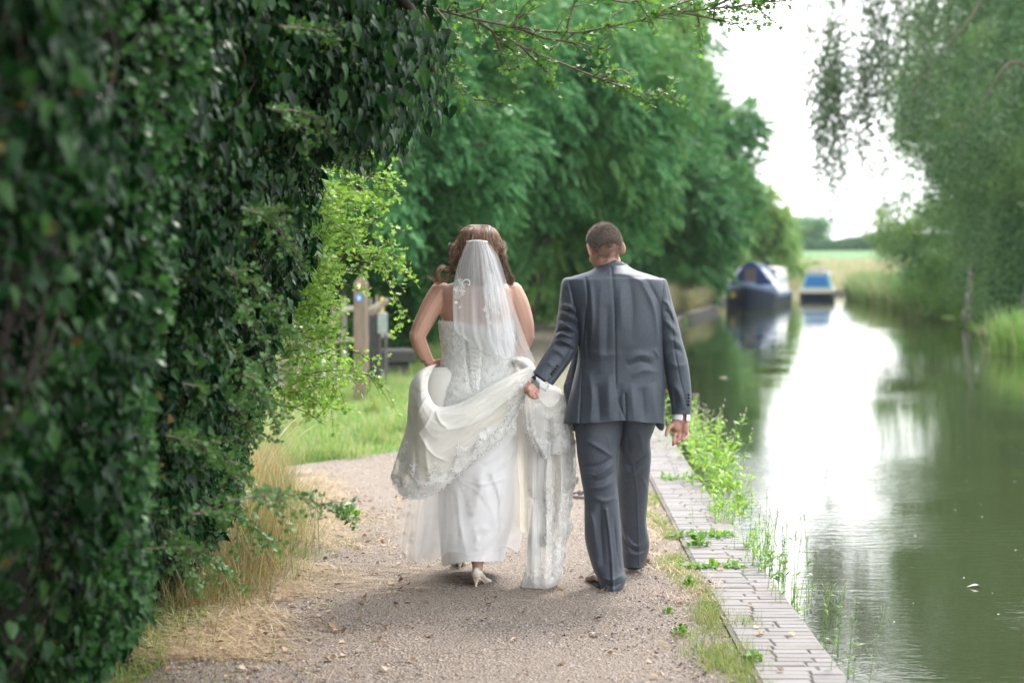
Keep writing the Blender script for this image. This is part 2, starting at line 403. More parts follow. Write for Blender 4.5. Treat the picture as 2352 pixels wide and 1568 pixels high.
def build_coping():
    t_ = thing("canal_wall", "canal edge wall topped with a band of grey bricks set crosswise", "wall", (1.1, 8, 0))
    m, t, b = nodes("brick_mat")
    g = t.nodes.new("ShaderNodeNewGeometry"); c = t.nodes.new("ShaderNodeTexCoord").outputs['Object']
    col = ramp(t, g.outputs['Random Per Island'], [(0, (0.115, 0.105, 0.108)), (0.45, (0.155, 0.142, 0.146)), (0.8, (0.185, 0.168, 0.17)), (0.9, (0.17, 0.142, 0.124)), (1, (0.12, 0.10, 0.088))])
    f = noise_(t, 9, 5, c)
    col = mixc(t, ramp(t, f, [(0.35, (0.5, 0.5, 0.5)), (0.75, (0, 0, 0))]), col, (0.20, 0.182, 0.176))
    sp_ = noise_(t, 120, 2, c)
    col = mixc(t, ramp(t, sp_, [(0.68, (0, 0, 0)), (0.74, (0.6, 0.6, 0.6))]), col, (0.09, 0.08, 0.07))
    t.links.new(col, b.inputs['Base Color']); b.inputs['Roughness'].default_value = 0.6
    bump(t, noise_(t, 60, 4, c), b, 0.002)
    mb = MB(); Y = 4.5; k = 0
    while Y < 34:
        x1 = float(xl(Y)); x0 = x1 - 0.335; k += 1
        jj = rng.uniform(-0.018, 0.018)
        cuts = [0, 0.205 + jj, 0.335] if rng.random() < 0.5 else ([0, 0.13 + jj, 0.335] if rng.random() < 0.7 else [0, 0.10 + jj, 0.25 + jj, 0.335])
        for a, e in zip(cuts[:-1], cuts[1:]):
            if a == 0 and e == 0.215 and rng.random() < 0.12: e2 = e
            j = rng.uniform(-0.0028, 0.002); w2 = e - a - 0.005
            ang = rng.normal() * 0.010
            R = np.array([(math.cos(ang), -math.sin(ang), 0), (math.sin(ang), math.cos(ang), 0), (rng.normal() * 0.006, rng.normal() * 0.01, 1)])
            mb.bbox((x0 + (a + e) / 2, Y, -0.022 + 0.012 + j), (w2, 0.071 + rng.uniform(-0.0015, 0.001), 0.065), 0.005, R)
        Y += 0.075
    mb.build("brick_band", m, t_, smooth=False)
    # mortar bed and the far run of the edge
    ys = np.concatenate([np.arange(4.4, 34, 0.6), np.arange(34, 118, 2.0)])
    prof = np.array([(-0.35, 0.0165), (-0.2, 0.0165), (-0.006, 0.0165)])
    ys1 = ys
    V = np.stack([xl(ys1)[:, None] + prof[None, :, 0], np.broadcast_to(ys1[:, None], (len(ys1), 3)), np.broadcast_to(prof[None, :, 1], (len(ys1), 3)) + np.where(ys1 > 33.9, 0.008, 0)[:, None] * (np.arange(3) < 2)], -1)
    mm = plain("mortar_mat", (0.13, 0.11, 0.10), 0.95, 0.3, 8, bmp=0.004)
    link("mortar_bed", mesh_np("mortar_bed", V, grid_faces(len(ys1), 3)), mm, t_)
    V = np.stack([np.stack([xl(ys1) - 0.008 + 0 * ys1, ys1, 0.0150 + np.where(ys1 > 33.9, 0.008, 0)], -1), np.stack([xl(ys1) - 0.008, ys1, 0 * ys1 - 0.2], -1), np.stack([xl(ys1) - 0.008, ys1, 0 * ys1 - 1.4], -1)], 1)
    link("wall_face", mesh_np("wall_face", V, grid_faces(len(ys1), 3)), plain("shaded_brick_mat", (0.045, 0.038, 0.032), 0.7, 0.4, 6, bmp=0.006), t_)  # face coloured dark to stand for the shadow line under the edge
    return m
build_ground(); build_towpath(); build_water(); BRICK = build_coping()

# ---------------------------------------------------------------- grass, straw, litter
BL = np.array([(-1, 0, 0), (1, 0, 0), (-0.75, 0.4, 0.03), (0.75, 0.4, 0.03), (-0.4, 0.75, 0.14), (0.4, 0.75, 0.14), (0, 1, 0.26)], float)
BLF = np.array([(0, 1, 3, 2), (2, 3, 5, 4)]); BLT = np.array([(4, 5, 6)])
def blades(pos, h, wd, lean, bend=1.0, lean_dir=None):
    N = len(pos)
    a = rng.uniform(0, 2 * np.pi, N) if lean_dir is None else lean_dir
    le = np.abs(rng.normal(size=N)) * lean if np.isscalar(lean) else lean
    tip = np.stack([np.sin(le) * np.cos(a), np.sin(le) * np.sin(a), np.cos(le)], -1)
    nr = np.stack([-np.cos(a) * 1.0, -np.sin(a), 0.3 + 0 * a], -1) * -1
    nr = -nr if False else nr
    R = basis(tip, nr)
    sc = np.stack([np.broadcast_to(wd, (N,)), h, h * bend], -1)
    V, F = scatter(BL, BLF, pos, R, sc); _, T = scatter(BL, BLT, pos, R, sc)
    return V, F, T

def grass_obj(name, label, cat, parts, m, parent=None, **kw):
    Vs, Fs, Ts, n = [], [], [], 0
    for V, F, T in parts:
        Vs.append(V); Fs.append(F + n); Ts.append(T + n); n += len(V)
    o = link(name, mesh_np(name, np.concatenate(Vs), [np.concatenate(Fs), np.concatenate(Ts)]), m, parent)
    if label: tag(o, label, cat, **kw)
    return o

def P3(X, Y, z=0.0): return np.stack([X, Y, np.full(len(X), z) if np.isscalar(z) else z], -1)

G_GRASS = leafmat("grass_mat", [(0.07, 0.16, 0.03), (0.12, 0.23, 0.045), (0.18, 0.28, 0.06), (0.30, 0.31, 0.11), (0.38, 0.31, 0.16)], 0.5, 0.35)
G_LUSH = leafmat("lush_grass_mat", [(0.07, 0.17, 0.035), (0.11, 0.235, 0.05), (0.17, 0.30, 0.075), (0.30, 0.34, 0.13), (0.38, 0.33, 0.17)], 0.5, 0.35)
G_STRAW = leafmat("straw_mat", [(0.28, 0.19, 0.10), (0.42, 0.31, 0.18), (0.55, 0.43, 0.27), (0.66, 0.55, 0.38), (0.30, 0.17, 0.08)], 0.6, 0.15)
G_DRY = leafmat("dry_grass_mat", [(0.20, 0.12, 0.06), (0.36, 0.24, 0.12), (0.50, 0.38, 0.22), (0.16, 0.20, 0.06), (0.10, 0.19, 0.04), (0.30, 0.17, 0.08)], 0.55, 0.25)

def build_ground_cover():
    # mown straw lying along the left margin
    N = 34000
    Y = 6.6 + 7.2 * rng.random(N) ** 1.1
    c = np.interp(Y, [6.6, 8, 9.5, 11, 12.5, 14], [-1.2, -1.05, -0.86, -1.0, -1.4, -1.85])
    X = c + rng.normal(size=N) * np.interp(Y, [6.6, 9, 12, 14], [0.2, 0.30, 0.26, 0.18])
    patch = sines(np.stack([X, Y], -1), 40, 4.0) > -0.45
    X, Y = X[patch], Y[patch]; N = len(X)
    a = rng.normal(size=N) * 0.8 - 0.5 + (rng.random(N) < 0.5) * np.pi
    V1 = blades(P3(X, Y, 0.006 + 0.035 * rng.random(N) * np.clip((-0.8 - X) * 2, 0.1, 1)), rng.uniform(0.04, 0.22, N), rng.uniform(0.0008, 0.0022, N), rng.uniform(1.3, 1.62, N), 0.35, a)
    # a fan of long straws beside the heel
    N = 260
    X = rng.uniform(-1.2, -0.35, N); Y = 9.15 + 0.26 * rng.normal(size=N) + 0.1 * (X + 0.7)
    V2 = blades(P3(X, Y, 0.012 + 0.02 * rng.random(N)), rng.uniform(0.15, 0.45, N), rng.uniform(0.001, 0.002, N), rng.uniform(1.42, 1.6, N), 0.1, rng.normal(size=N) * 0.32 + (rng.random(N) < 0.5) * np.pi)
    # stray pieces over the gravel
    N = 900
    X = rng.uniform(-1.3, 0.95, N); Y = 6.3 + 12 * rng.random(N) ** 1.4
    V3 = blades(P3(X, Y, 0.024), rng.uniform(0.02, 0.12, N), rng.uniform(0.0008, 0.002, N), rng.uniform(1.45, 1.6, N), 0.1)
    # and along the coping
    N = 5200
    Y = 8.5 + 7 * rng.random(N); X = 0.80 + 0.07 * rng.normal(size=N) + 0.12 * sines(Y[:, None], 77, 3.0) * 0.5
    V4 = blades(P3(X, Y, 0.01 + 0.02 * rng.random(N)), rng.uniform(0.02, 0.09, N), rng.uniform(0.0008, 0.0018, N), rng.uniform(1.0, 1.6, N), 0.3)
    grass_obj("straw_litter", "dry mown straw strewn over the margins of the towpath", "straw", [V1, V2, V3, V4], G_STRAW, kind='stuff')
    # tall dry grass at the foot of the hedge
    N = 6500
    Y = rng.uniform(8.3, 13.2, N); c = np.interp(Y, [8, 9.5, 11, 12.2, 13.2], [-1.42, -1.38, -1.5, -1.72, -1.95])
    X = c + rng.normal(size=N) * 0.12
    V5 = blades(P3(X, Y), rng.uniform(0.12, 0.55, N) * np.interp(Y, [8.3, 10, 12, 13.2], [0.5, 1.0, 1.3, 1.1]), rng.uniform(0.0010, 0.0028, N), 0.62, 1.3)
    N = 6500; Y = 5.6 + 7.8 * rng.random(N) ** 0.7; X = np.interp(Y, [5.6, 8, 9.5, 11, 12.2, 13.4], [-1.52, -1.50, -1.40, -1.48, -1.7, -2.0]) + rng.normal(size=N) * 0.14
    V5b = blades(P3(X, Y), rng.uniform(0.06, 0.36, N) * np.interp(Y, [6, 9, 10], [0.25, 0.45, 1.0]), rng.uniform(0.0012, 0.0035, N), 0.6, 1.2)
    grass_obj("green_grass", "green blades mixed in with the dry grass under the hedge", "grass", [V5b], G_GRASS, kind='stuff')
    grass_obj("dry_grass", "tall dry brown grass standing at the foot of the ivy hedge", "grass", [V5], G_DRY, kind='stuff')
    # seed-headed grass stems arching over the lawn
    mb = MB()
    for k in range(34):
        x0, y0 = rng.uniform(-1.95, -1.5), rng.uniform(10.8, 13.0); L = rng.uniform(0.7, 1.15); d = rng.normal() * 0.5 + 0.2
        s = np.linspace(0, 1, 12); ben = rng.uniform(0.25, 0.7)
        P = np.stack([x0 + math.cos(d) * ben * L * s ** 2, y0 + math.sin(d) * ben * L * s ** 2, L * (s - 0.35 * ben * s ** 3)], -1)
        mb.tube(P, np.interp(s, [0, 0.7, 0.72, 1], [0.0012, 0.0008, 0.0028, 0.0006]), 4)
    tag(mb.build("seed_grass", leafmat("seed_mat", [(0.5, 0.42, 0.26), (0.6, 0.52, 0.34)], 0.6, 0.2)), "arching seeded grass stems over the lawn by the hedge", "grass", kind='stuff')
    # the lawn round the signpost
    parts = []
    N = 60000
    Y = 13.2 + 17 * rng.random(N) ** 1.2; lo = -Y * 0.16 - 0.6; hi = np.interp(Y, [13.2, 14.5, 15.5, 20, 27, 31], [-2.05, -1.7, -0.95, -0.8, -0.66, -0.4])
    X = lo + (hi - lo) * rng.random(N)
    hh = rng.uniform(0.03, 0.09, N) * np.interp(Y, [13, 15, 20, 30], [0.6, 1.0, 1.3, 1.5]) * (1 + 1.5 * (sines(np.stack([X, Y], -1), 51, 2.2) > 1.3))
    parts.append(blades(P3(X, Y), hh, rng.uniform(0.002, 0.004, N), 0.55, 1.0))
    for k in range(46):
        y = 14.3 + 13 * rng.random() ** 1.2; x = -y * 0.13 + rng.uniform(0, 1) * (-0.8 + y * 0.13); n = int(rng.uniform(90, 320)); r_ = rng.uniform(0.05, 0.14)
        X = x + rng.normal(size=n) * r_; Y = y + rng.normal(size=n) * r_; k_ = X < -0.75; X, Y = X[k_], Y[k_]; n = len(X)
        if n: parts.append(blades(P3(X, Y), rng.uniform(0.08, 0.30, n), rng.uniform(0.002, 0.0045, n), 0.5, 1.3))
    grass_obj("lawn_grass", "bright green grass of the verge round the signpost", "grass", parts, G_LUSH, kind='stuff')
    # wisps of grass between path and coping and in the left margin
    parts = []
    def clump(x, y, n, r, h, lean=0.5):
        X = x + rng.normal(size=n) * r; Y = y + rng.normal(size=n) * r * 1.6
        parts.append(blades(P3(X, Y, 0.005), rng.uniform(0.35, 1, n) * h, rng.uniform(0.0009, 0.002, n), lean, 0.9))
    for k in range(260):
        y = 6.4 + 9.5 * (k / 260.) + rng.uniform(-0.05, 0.05)
        x = 0.875 + 0.05 * math.sin(y * 3.1) + rng.normal() * 0.035 + 0.06 * np.interp(y, [6, 8, 10, 14], [0.2, 0.1, 0.0, -0.2])
        if math.sin(y * 4.7) + math.sin(y * 2.3 + 1) > -0.7: clump(x, y, int(rng.uniform(30, 90)), 0.028, rng.uniform(0.025, 0.07))
    for x, y, n, r, h in ((1635, 1510, 500, 0.07, 0.10), (1690, 1440, 260, 0.05, 0.07), (1600, 1420, 200, 0.05, 0.07), (1560, 1470, 120, 0.03, 0.05), (1570, 1340, 160, 0.04, 0.07), (1640, 1545, 300, 0.05, 0.09)):
        g = ground(x, y); clump(g[0] + 0.03, g[1], n, r, h)
    for k in range(70):
        x, y = rng.uniform(-1.35, -0.75), rng.uniform(6.5, 11.5)
        clump(x, y, int(rng.uniform(30, 120)), 0.05, rng.uniform(0.02, 0.06), 0.8)
    grass_obj("verge_grass", "short green and yellow grass tufts along both edges of the gravel", "grass", parts, G_GRASS, kind='stuff')
    # low weeds rooted in the gravel: small rosettes
    lt = np.array([(0, 0, 0), (0.32, 0.35, 0.06), (-0.32, 0.35, 0.06), (0.3, 0.7, 0.05), (-0.3, 0.7, 0.05), (0, 1, -0.05)], float)
    lq = np.array([(1, 3, 4, 2)]); ltri = np.array([(0, 1, 2), (3, 5, 4)])
    m = leafmat("weed_mat", [(0.06, 0.17, 0.02), (0.12, 0.27, 0.04), (0.2, 0.34, 0.06)], 0.45, 0.3)
    for i, (x, y, r, lb) in enumerate(((1562, 1462, 0.05, "small green weed alone in the bare gravel nearest the camera"), (1728, 1530, 0.06, "green weed among the grass tufts beside the near bricks"), (1535, 1415, 0.035, "tiny weed in the gravel halfway between trouser hem and bricks"),
                          (1583, 1352, 0.05, "low leafy weed at the path edge beside the third grass tuft"), (1600, 1262, 0.09, "upright yellow green weed rooted between gravel and bricks"), (800, 1195, 0.10, "trailing dark leafed bramble shoot lying toward the path"))):
        g = ground(x, y); N = 46
        a = rng.uniform(0, 6.28, N); el = rng.uniform(0.05, 1.3, N)
        tip = np.stack([np.cos(a) * np.cos(el), np.sin(a) * np.cos(el), np.sin(el)], -1)
        rt = rng.random(N)
        pos = g + np.stack([np.cos(a) * r * 0.6 * rt, np.sin(a) * r * 0.6 * rt, 0.01 + r * 0.8 * rng.random(N) * (1 - rt * 0.6)], -1)
        R = basis(tip, np.tile((0, 0, 1.0), (N, 1)) + 0.3 * rng.normal(size=(N, 3))); s = r * rng.uniform(0.3, 0.6, N)
        V, F = scatter(lt, lq, pos, R, s); _, T = scatter(lt, ltri, pos, R, s)
        tag(link("path_weed", mesh_np("path_weed", V, [F, T]), m), lb, "weed", "weeds rooted in the path")
    # fallen leaves
    N = 520
    X = np.where(rng.random(N) < 0.75, rng.uniform(-1.45, -0.5, N), rng.uniform(-0.5, 1.2, N)); Y = 6.4 + 6 * rng.random(N) ** 1.3
    lv = np.array([(0, 0, 0), (0.4, 0.3, 0.2), (0, 0.35, 0), (-0.4, 0.3, 0.25), (0.38, 0.7, 0.3), (0, 0.7, 0.05), (-0.38, 0.7, 0.2), (0, 1.05, 0.15)], float)
    lf = np.array([(0, 1, 4, 2), (2, 4, 5, 5), (0, 2, 6, 3)])
    lf = np.array([(0, 1, 2), (0, 2, 3), (1, 4, 5), (1, 5, 2), (2, 5, 6), (2, 6, 3), (4, 7, 5), (5, 7, 6)])
    R = basis(rng.normal(size=(N, 3)) * (1, 1, 0.15), np.tile((0, 0, 1.0), (N, 1)) + 0.35 * rng.normal(size=(N, 3)))
    V, F = scatter(lv, lf, P3(X, Y, 0.026), R, rng.uniform(0.012, 0.04, N))
    tag(link("leaf_litter", mesh_np("leaf_litter", V, F), leafmat("litter_mat", [(0.12, 0.07, 0.04), (0.25, 0.15, 0.09), (0.38, 0.27, 0.18), (0.5, 0.36, 0.24)], 0.7, 0.1)), "curled dead leaves scattered over straw and gravel", "leaf litter", kind='stuff')
    # rough yellow grass on the far towpath bank
    N = 30000
    Y = rng.uniform(50, 84, N); X = xl(Y) - 0.3 - rng.exponential(1.0, N)
    hh = rng.uniform(0.25, 1.0, N) * (0.75 + 0.35 * sines(np.stack([X, Y], -1), 91, 1.3)).clip(0.25, 1.5)
    V6 = blades(P3(X, Y), hh, rng.uniform(0.008, 0.02, N), 0.3, 0.7)
    grass_obj("bank_grass", "tall straw coloured grass along the canal edge before the boats", "grass", [V6], leafmat("bank_grass_mat", [(0.32, 0.28, 0.17), (0.18, 0.22, 0.09), (0.40, 0.33, 0.23), (0.13, 0.19, 0.07)], 0.6, 0.3), kind='stuff')
    N = 26000
    Y = rng.uniform(84, 200, N); X = rng.uniform(8, 45, N); k = (X < xl(Y) - 0.5) | (X > 60); k |= Y > 132; X, Y = X[k], Y[k]; N = len(X)
    V7 = blades(P3(X, Y, gz(X, Y)), rng.uniform(0.3, 1.0, N), rng.uniform(0.02, 0.05, N), 0.35, 0.7)
    grass_obj("field_grass", "pale rough grass of the field beyond the moored boats", "grass", [V7], bpy.data.materials["bank_grass_mat"], kind='stuff')
    # reeds and sedge on the far bank
    for (ya, yb, lab, nn) in ((60, 96, "low green reeds fringing the far bank in front of the bushes", 16000),):
        Y = rng.uniform(ya, yb, nn); X = xr(Y) + np.abs(rng.normal(size=nn)) * 1.1 - 0.35
        V8 = blades(P3(X, Y, -0.22), rng.uniform(0.6, 1.5, nn), rng.uniform(0.01, 0.03, nn), 0.28, 0.6)
        grass_obj("bank_reeds", lab, "reeds", [V8], leafmat("reed_mat", [(0.06, 0.14, 0.04), (0.12, 0.22, 0.06), (0.26, 0.28, 0.13), (0.10, 0.21, 0.08), (0.20, 0.16, 0.10)], 0.5, 0.3), kind='stuff')
    # bright sedge clump at the right
    n = 2600
    g = ground(2330, 815, WZ)
    g = ground(2350, 812, WZ); X = g[0] + 0.28 * rng.normal(size=n) + 0.2; Y = g[1] + 0.7 * rng.normal(size=n)
    V9 = blades(P3(X, Y, -0.22), rng.uniform(0.35, 1.1, n), rng.uniform(0.006, 0.014, n), 0.42, 1.0)
    grass_obj("sedge_clump", "bright green sedge clump overhanging the water by the far bank", "sedge", [V9], leafmat("sedge_mat", [(0.08, 0.22, 0.04), (0.14, 0.32, 0.06), (0.22, 0.38, 0.10), (0.36, 0.32, 0.17)], 0.45, 0.35))
    # far towpath verge between hedge and gravel
    N = 20000
    Y = rng.uniform(26, 60, N); hi = np.interp(Y, [26, 48, 60], [-0.62, 0.3, 2.2]); X = hi - rng.exponential(0.8, N)
    Va = blades(P3(X, Y), rng.uniform(0.05, 0.22, N), rng.uniform(0.005, 0.012, N), 0.4, 0.9)
    N = 12000
    Y = rng.uniform(16, 45, N); X = xl(Y) - 0.36 - rng.exponential(0.12, N) * np.interp(Y, [16, 45], [1, 6])
    Vb = blades(P3(X, Y), rng.uniform(0.04, 0.14, N), rng.uniform(0.003, 0.009, N), 0.5, 0.9)
    grass_obj("far_verge_grass", "green verge grass where the towpath runs away under the trees", "grass", [Va, Vb], G_LUSH, kind='stuff')
build_ground_cover()

# ================================================================ PLANTS
# leaf templates: x across, y along, z up
IVY = np.array([(0, 0, 0), (0, .5, .02), (0, 1, -.12), (.30, -.06, .05), (.50, .18, .06), (.36, .42, .07), (.22, .68, .03), (-.30, -.06, .05), (-.50, .18, .06), (-.36, .42, .07), (-.22, .68, .03)], float)
IVYF = np.array([(0, 3, 4, 5), (0, 5, 6, 1), (0, 9, 8, 7), (0, 1, 10, 9)]); IVYT = np.array([(1, 6, 2), (1, 2, 10)])
HAW = np.array([(0, 0, 0), (.1, .3, .03), (.5, .42, .1), (.2, .6, .05), (.3, .92, .06), (0, .85, 0), (-.3, .92, .06), (-.2, .6, .05), (-.5, .42, .1), (-.1, .3, .03)], float)
HAWF = np.array([(0, 1, 3, 5), (0, 5, 7, 9)]); HAWT = np.array([(1, 2, 3), (3, 4, 5), (5, 6, 7), (7, 8, 9)])
LAN = np.array([(0, 0, 0), (.13, .3, .05), (-.13, .3, .05), (.12, .62, .03), (-.12, .62, .03), (0, 1, -.1)], float)
LANF = np.array([(1, 3, 4, 2)]); LANT = np.array([(0, 1, 2), (3, 5, 4)])
def _frond(n=5, L=1.0, w=0.17, ll=0.42, droop=0.35):
    V, F = [], []
    for i in range(n):
        s = (i + 0.6) / n; y = L * s; z = -droop * s * s
        for sd in (-1, 1):
            b = len(V); a = 0.9 - 0.5 * s
            dx, dy = math.sin(a) * sd, math.cos(a)
            px, py = -dy * sd, dx * sd
            l = ll * (1.1 - 0.4 * s)
            V += [(0, y, z), (dx * l * .45 + px * w * .5, y + dy * l * .45 + py * w * .5, z - .03), (dx * l, y + dy * l, z - .16), (dx * l * .45 - px * w * .5, y + dy * l * .45 - py * w * .5, z - .03)]
            F.append((b, b + 1, b + 2, b + 3))
    b = len(V); V += [(0, L, -droop), (w * .5, L + .16, -droop - .03), (0, L + .4, -droop - .15), (-w * .5, L + .16, -droop - .03)]; F.append((b, b + 1, b + 2, b + 3))
    return np.array(V), np.array(F)
FR, FRF = _frond()
def _sprig(n=7):
    r = np.random.default_rng(3); V, F = [], []
    for i in range(n):
        b = len(V); c = r.uniform(-.5, .5, 3) * (1, 1, .7) + (0, .5, 0); d = unit(r.normal(size=3)); e = unit(np.cross(d, r.normal(size=3)))
        l, w_ = .26, .13
        V += [c, c + d * l * .5 + e * w_, c + d * l, c + d * l * .5 - e * w_]; F.append((b, b + 1, b + 2, b + 3))
    return np.array(V), np.array(F)
SP, SPF = _sprig()

def leaves_mesh(pos, tip, nrm, sc, tv, tq, tt=None):
    R = basis(tip, nrm); V, F = scatter(tv, tq, pos, R, sc)
    if tt is None: return V, [F]
    _, T = scatter(tv, tt, pos, R, sc); return V, [F, T]

BARK = plain("bark_mat", (0.10, 0.075, 0.055), 0.9, 0.4, 12, bmp=0.01)
TWIG = plain("twig_mat", (0.13, 0.09, 0.07), 0.8, 0.3, 30)
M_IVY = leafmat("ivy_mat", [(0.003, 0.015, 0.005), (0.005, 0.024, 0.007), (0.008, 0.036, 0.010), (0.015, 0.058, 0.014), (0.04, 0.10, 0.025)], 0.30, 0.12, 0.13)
M_HAW = leafmat("hawthorn_mat", [(0.11, 0.26, 0.05), (0.17, 0.34, 0.06), (0.24, 0.42, 0.08), (0.32, 0.46, 0.11)], 0.4, 0.4)
M_TREE = leafmat("tree_leaf_mat", [(0.028, 0.105, 0.040), (0.048, 0.16, 0.062), (0.078, 0.225, 0.085), (0.16, 0.33, 0.13)], 0.45, 0.25, 0.15, (0.55, (0.10, 0.21, 0.06)))
M_TREE2 = leafmat("tree_leaf_mat_light", [(0.055, 0.16, 0.065), (0.09, 0.23, 0.09), (0.14, 0.30, 0.12), (0.25, 0.41, 0.18)], 0.45, 0.28, 0.15, (0.5, (0.17, 0.29, 0.07)))
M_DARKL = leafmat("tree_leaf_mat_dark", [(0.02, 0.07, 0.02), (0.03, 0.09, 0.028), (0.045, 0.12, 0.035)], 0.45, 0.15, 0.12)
M_BIRCH = leafmat("birch_leaf_mat", [(0.045, 0.105, 0.055), (0.075, 0.16, 0.075), (0.11, 0.21, 0.095), (0.20, 0.30, 0.14)], 0.45, 0.3, 0.18, (0.5, (0.15, 0.24, 0.09)))
M_OLIVE = leafmat("olive_leaf_mat", [(0.09, 0.20, 0.06), (0.14, 0.27, 0.08), (0.21, 0.34, 0.11), (0.08, 0.17, 0.055)], 0.45, 0.3, 0.18, (0.6, (0.21, 0.32, 0.10)))

def crown(c, r, nf, size, lobes=16, seed=1, droop=0.6, kind='frond', low=0.0, hollow=0.0):
    """positions and directions of sprays filling an uneven crown"""
    g = np.random.default_rng(seed); c = np.asarray(c, float); r = np.asarray(r, float)
    d = unit(g.normal(size=(lobes, 3))); rr = g.uniform(0.55, 0.86, lobes)[:, None]
    lc = d * rr; lr = g.uniform(0.20, 0.42, lobes)
    lc = np.concatenate([lc, g.uniform(-.4, .4, (5, 3))]); lr = np.concatenate([lr, np.full(5, 0.42)])
    n2 = 13; k = len(lc)
    d2 = unit(g.normal(size=(k, n2, 3))); sc = lc[:, None] + d2 * lr[:, None, None] * g.uniform(0.5, 1.0, (k, n2, 1))
    sr = np.broadcast_to(lr[:, None] * g.uniform(0.22, 0.5, (k, n2)), (k, n2)).reshape(-1); sc = sc.reshape(-1, 3)
    w_ = sr ** 2; idx = g.choice(len(sc), nf, p=w_ / w_.sum())
    dd = unit(g.normal(size=(nf, 3)) + (0, 0, 0.25)); q = g.random(nf) ** 0.35
    p = sc[idx] + dd * sr[idx][:, None] * q[:, None]
    pos = c + p * r
    out = unit(p * (1, 1, 0.6)) * 0.8 + dd * 0.8 + g.normal(size=(nf, 3)) * 0.6 + (0, 0, -droop)
    nrm = dd * 0.7 + (0, 0, 1.0) + g.normal(size=(nf, 3)) * 0.45
    if low is not None:
        kz = pos[:, 2] > low + 0.15 * g.random(nf); pos, out, nrm = pos[kz], out[kz], nrm[kz]
    s = size * g.uniform(0.65, 1.25, len(pos))
    return leaves_mesh(pos, out, nrm, s, *((FR, FRF) if kind == 'frond' else (SP, SPF))), c + lc * r

def tree(name, label, base, c, r, nf, size, m, seed, kind='frond', group=None, droop=0.6, lobes=16, tr=0.16, cat="tree", bark=None, low=0.1, forks=None):
    t = thing(name, label, cat, base, group)
    (V, Fs), lc = crown(c, r, nf, size, lobes, seed, droop, kind, low)
    link("crown", mesh_np("crown", V, Fs, False), m, t)
    g = np.random.default_rng(seed + 99); mb = MB()
    b = np.asarray(base, float); top = np.asarray(c, float) + (0, 0, r[2] * 0.45)
    s = np.linspace(0, 1, 9)[:, None]
    P = b + (top - b) * s + np.sin(s * np.pi) * g.normal(size=3) * 0.12 * r[0]
    P[0, 2] = b[2] - 0.1
    mb.tube(P, tr * np.linspace(1.15, 0.3, 9), 9)
    for i in range(min(len(lc), 13)):
        j = int(g.integers(3, 8)); e = lc[i]; q = np.linspace(0, 1, 6)[:, None]
        Q = P[j] + (e - P[j]) * q + np.sin(q * np.pi) * (0, 0, 0.12 * r[2]) * g.uniform(0, 1)
        mb.tube(Q, tr * 0.42 * np.linspace(1, 0.2, 6), 6)
    mb.build("trunk", bark or BARK, t)
    return t

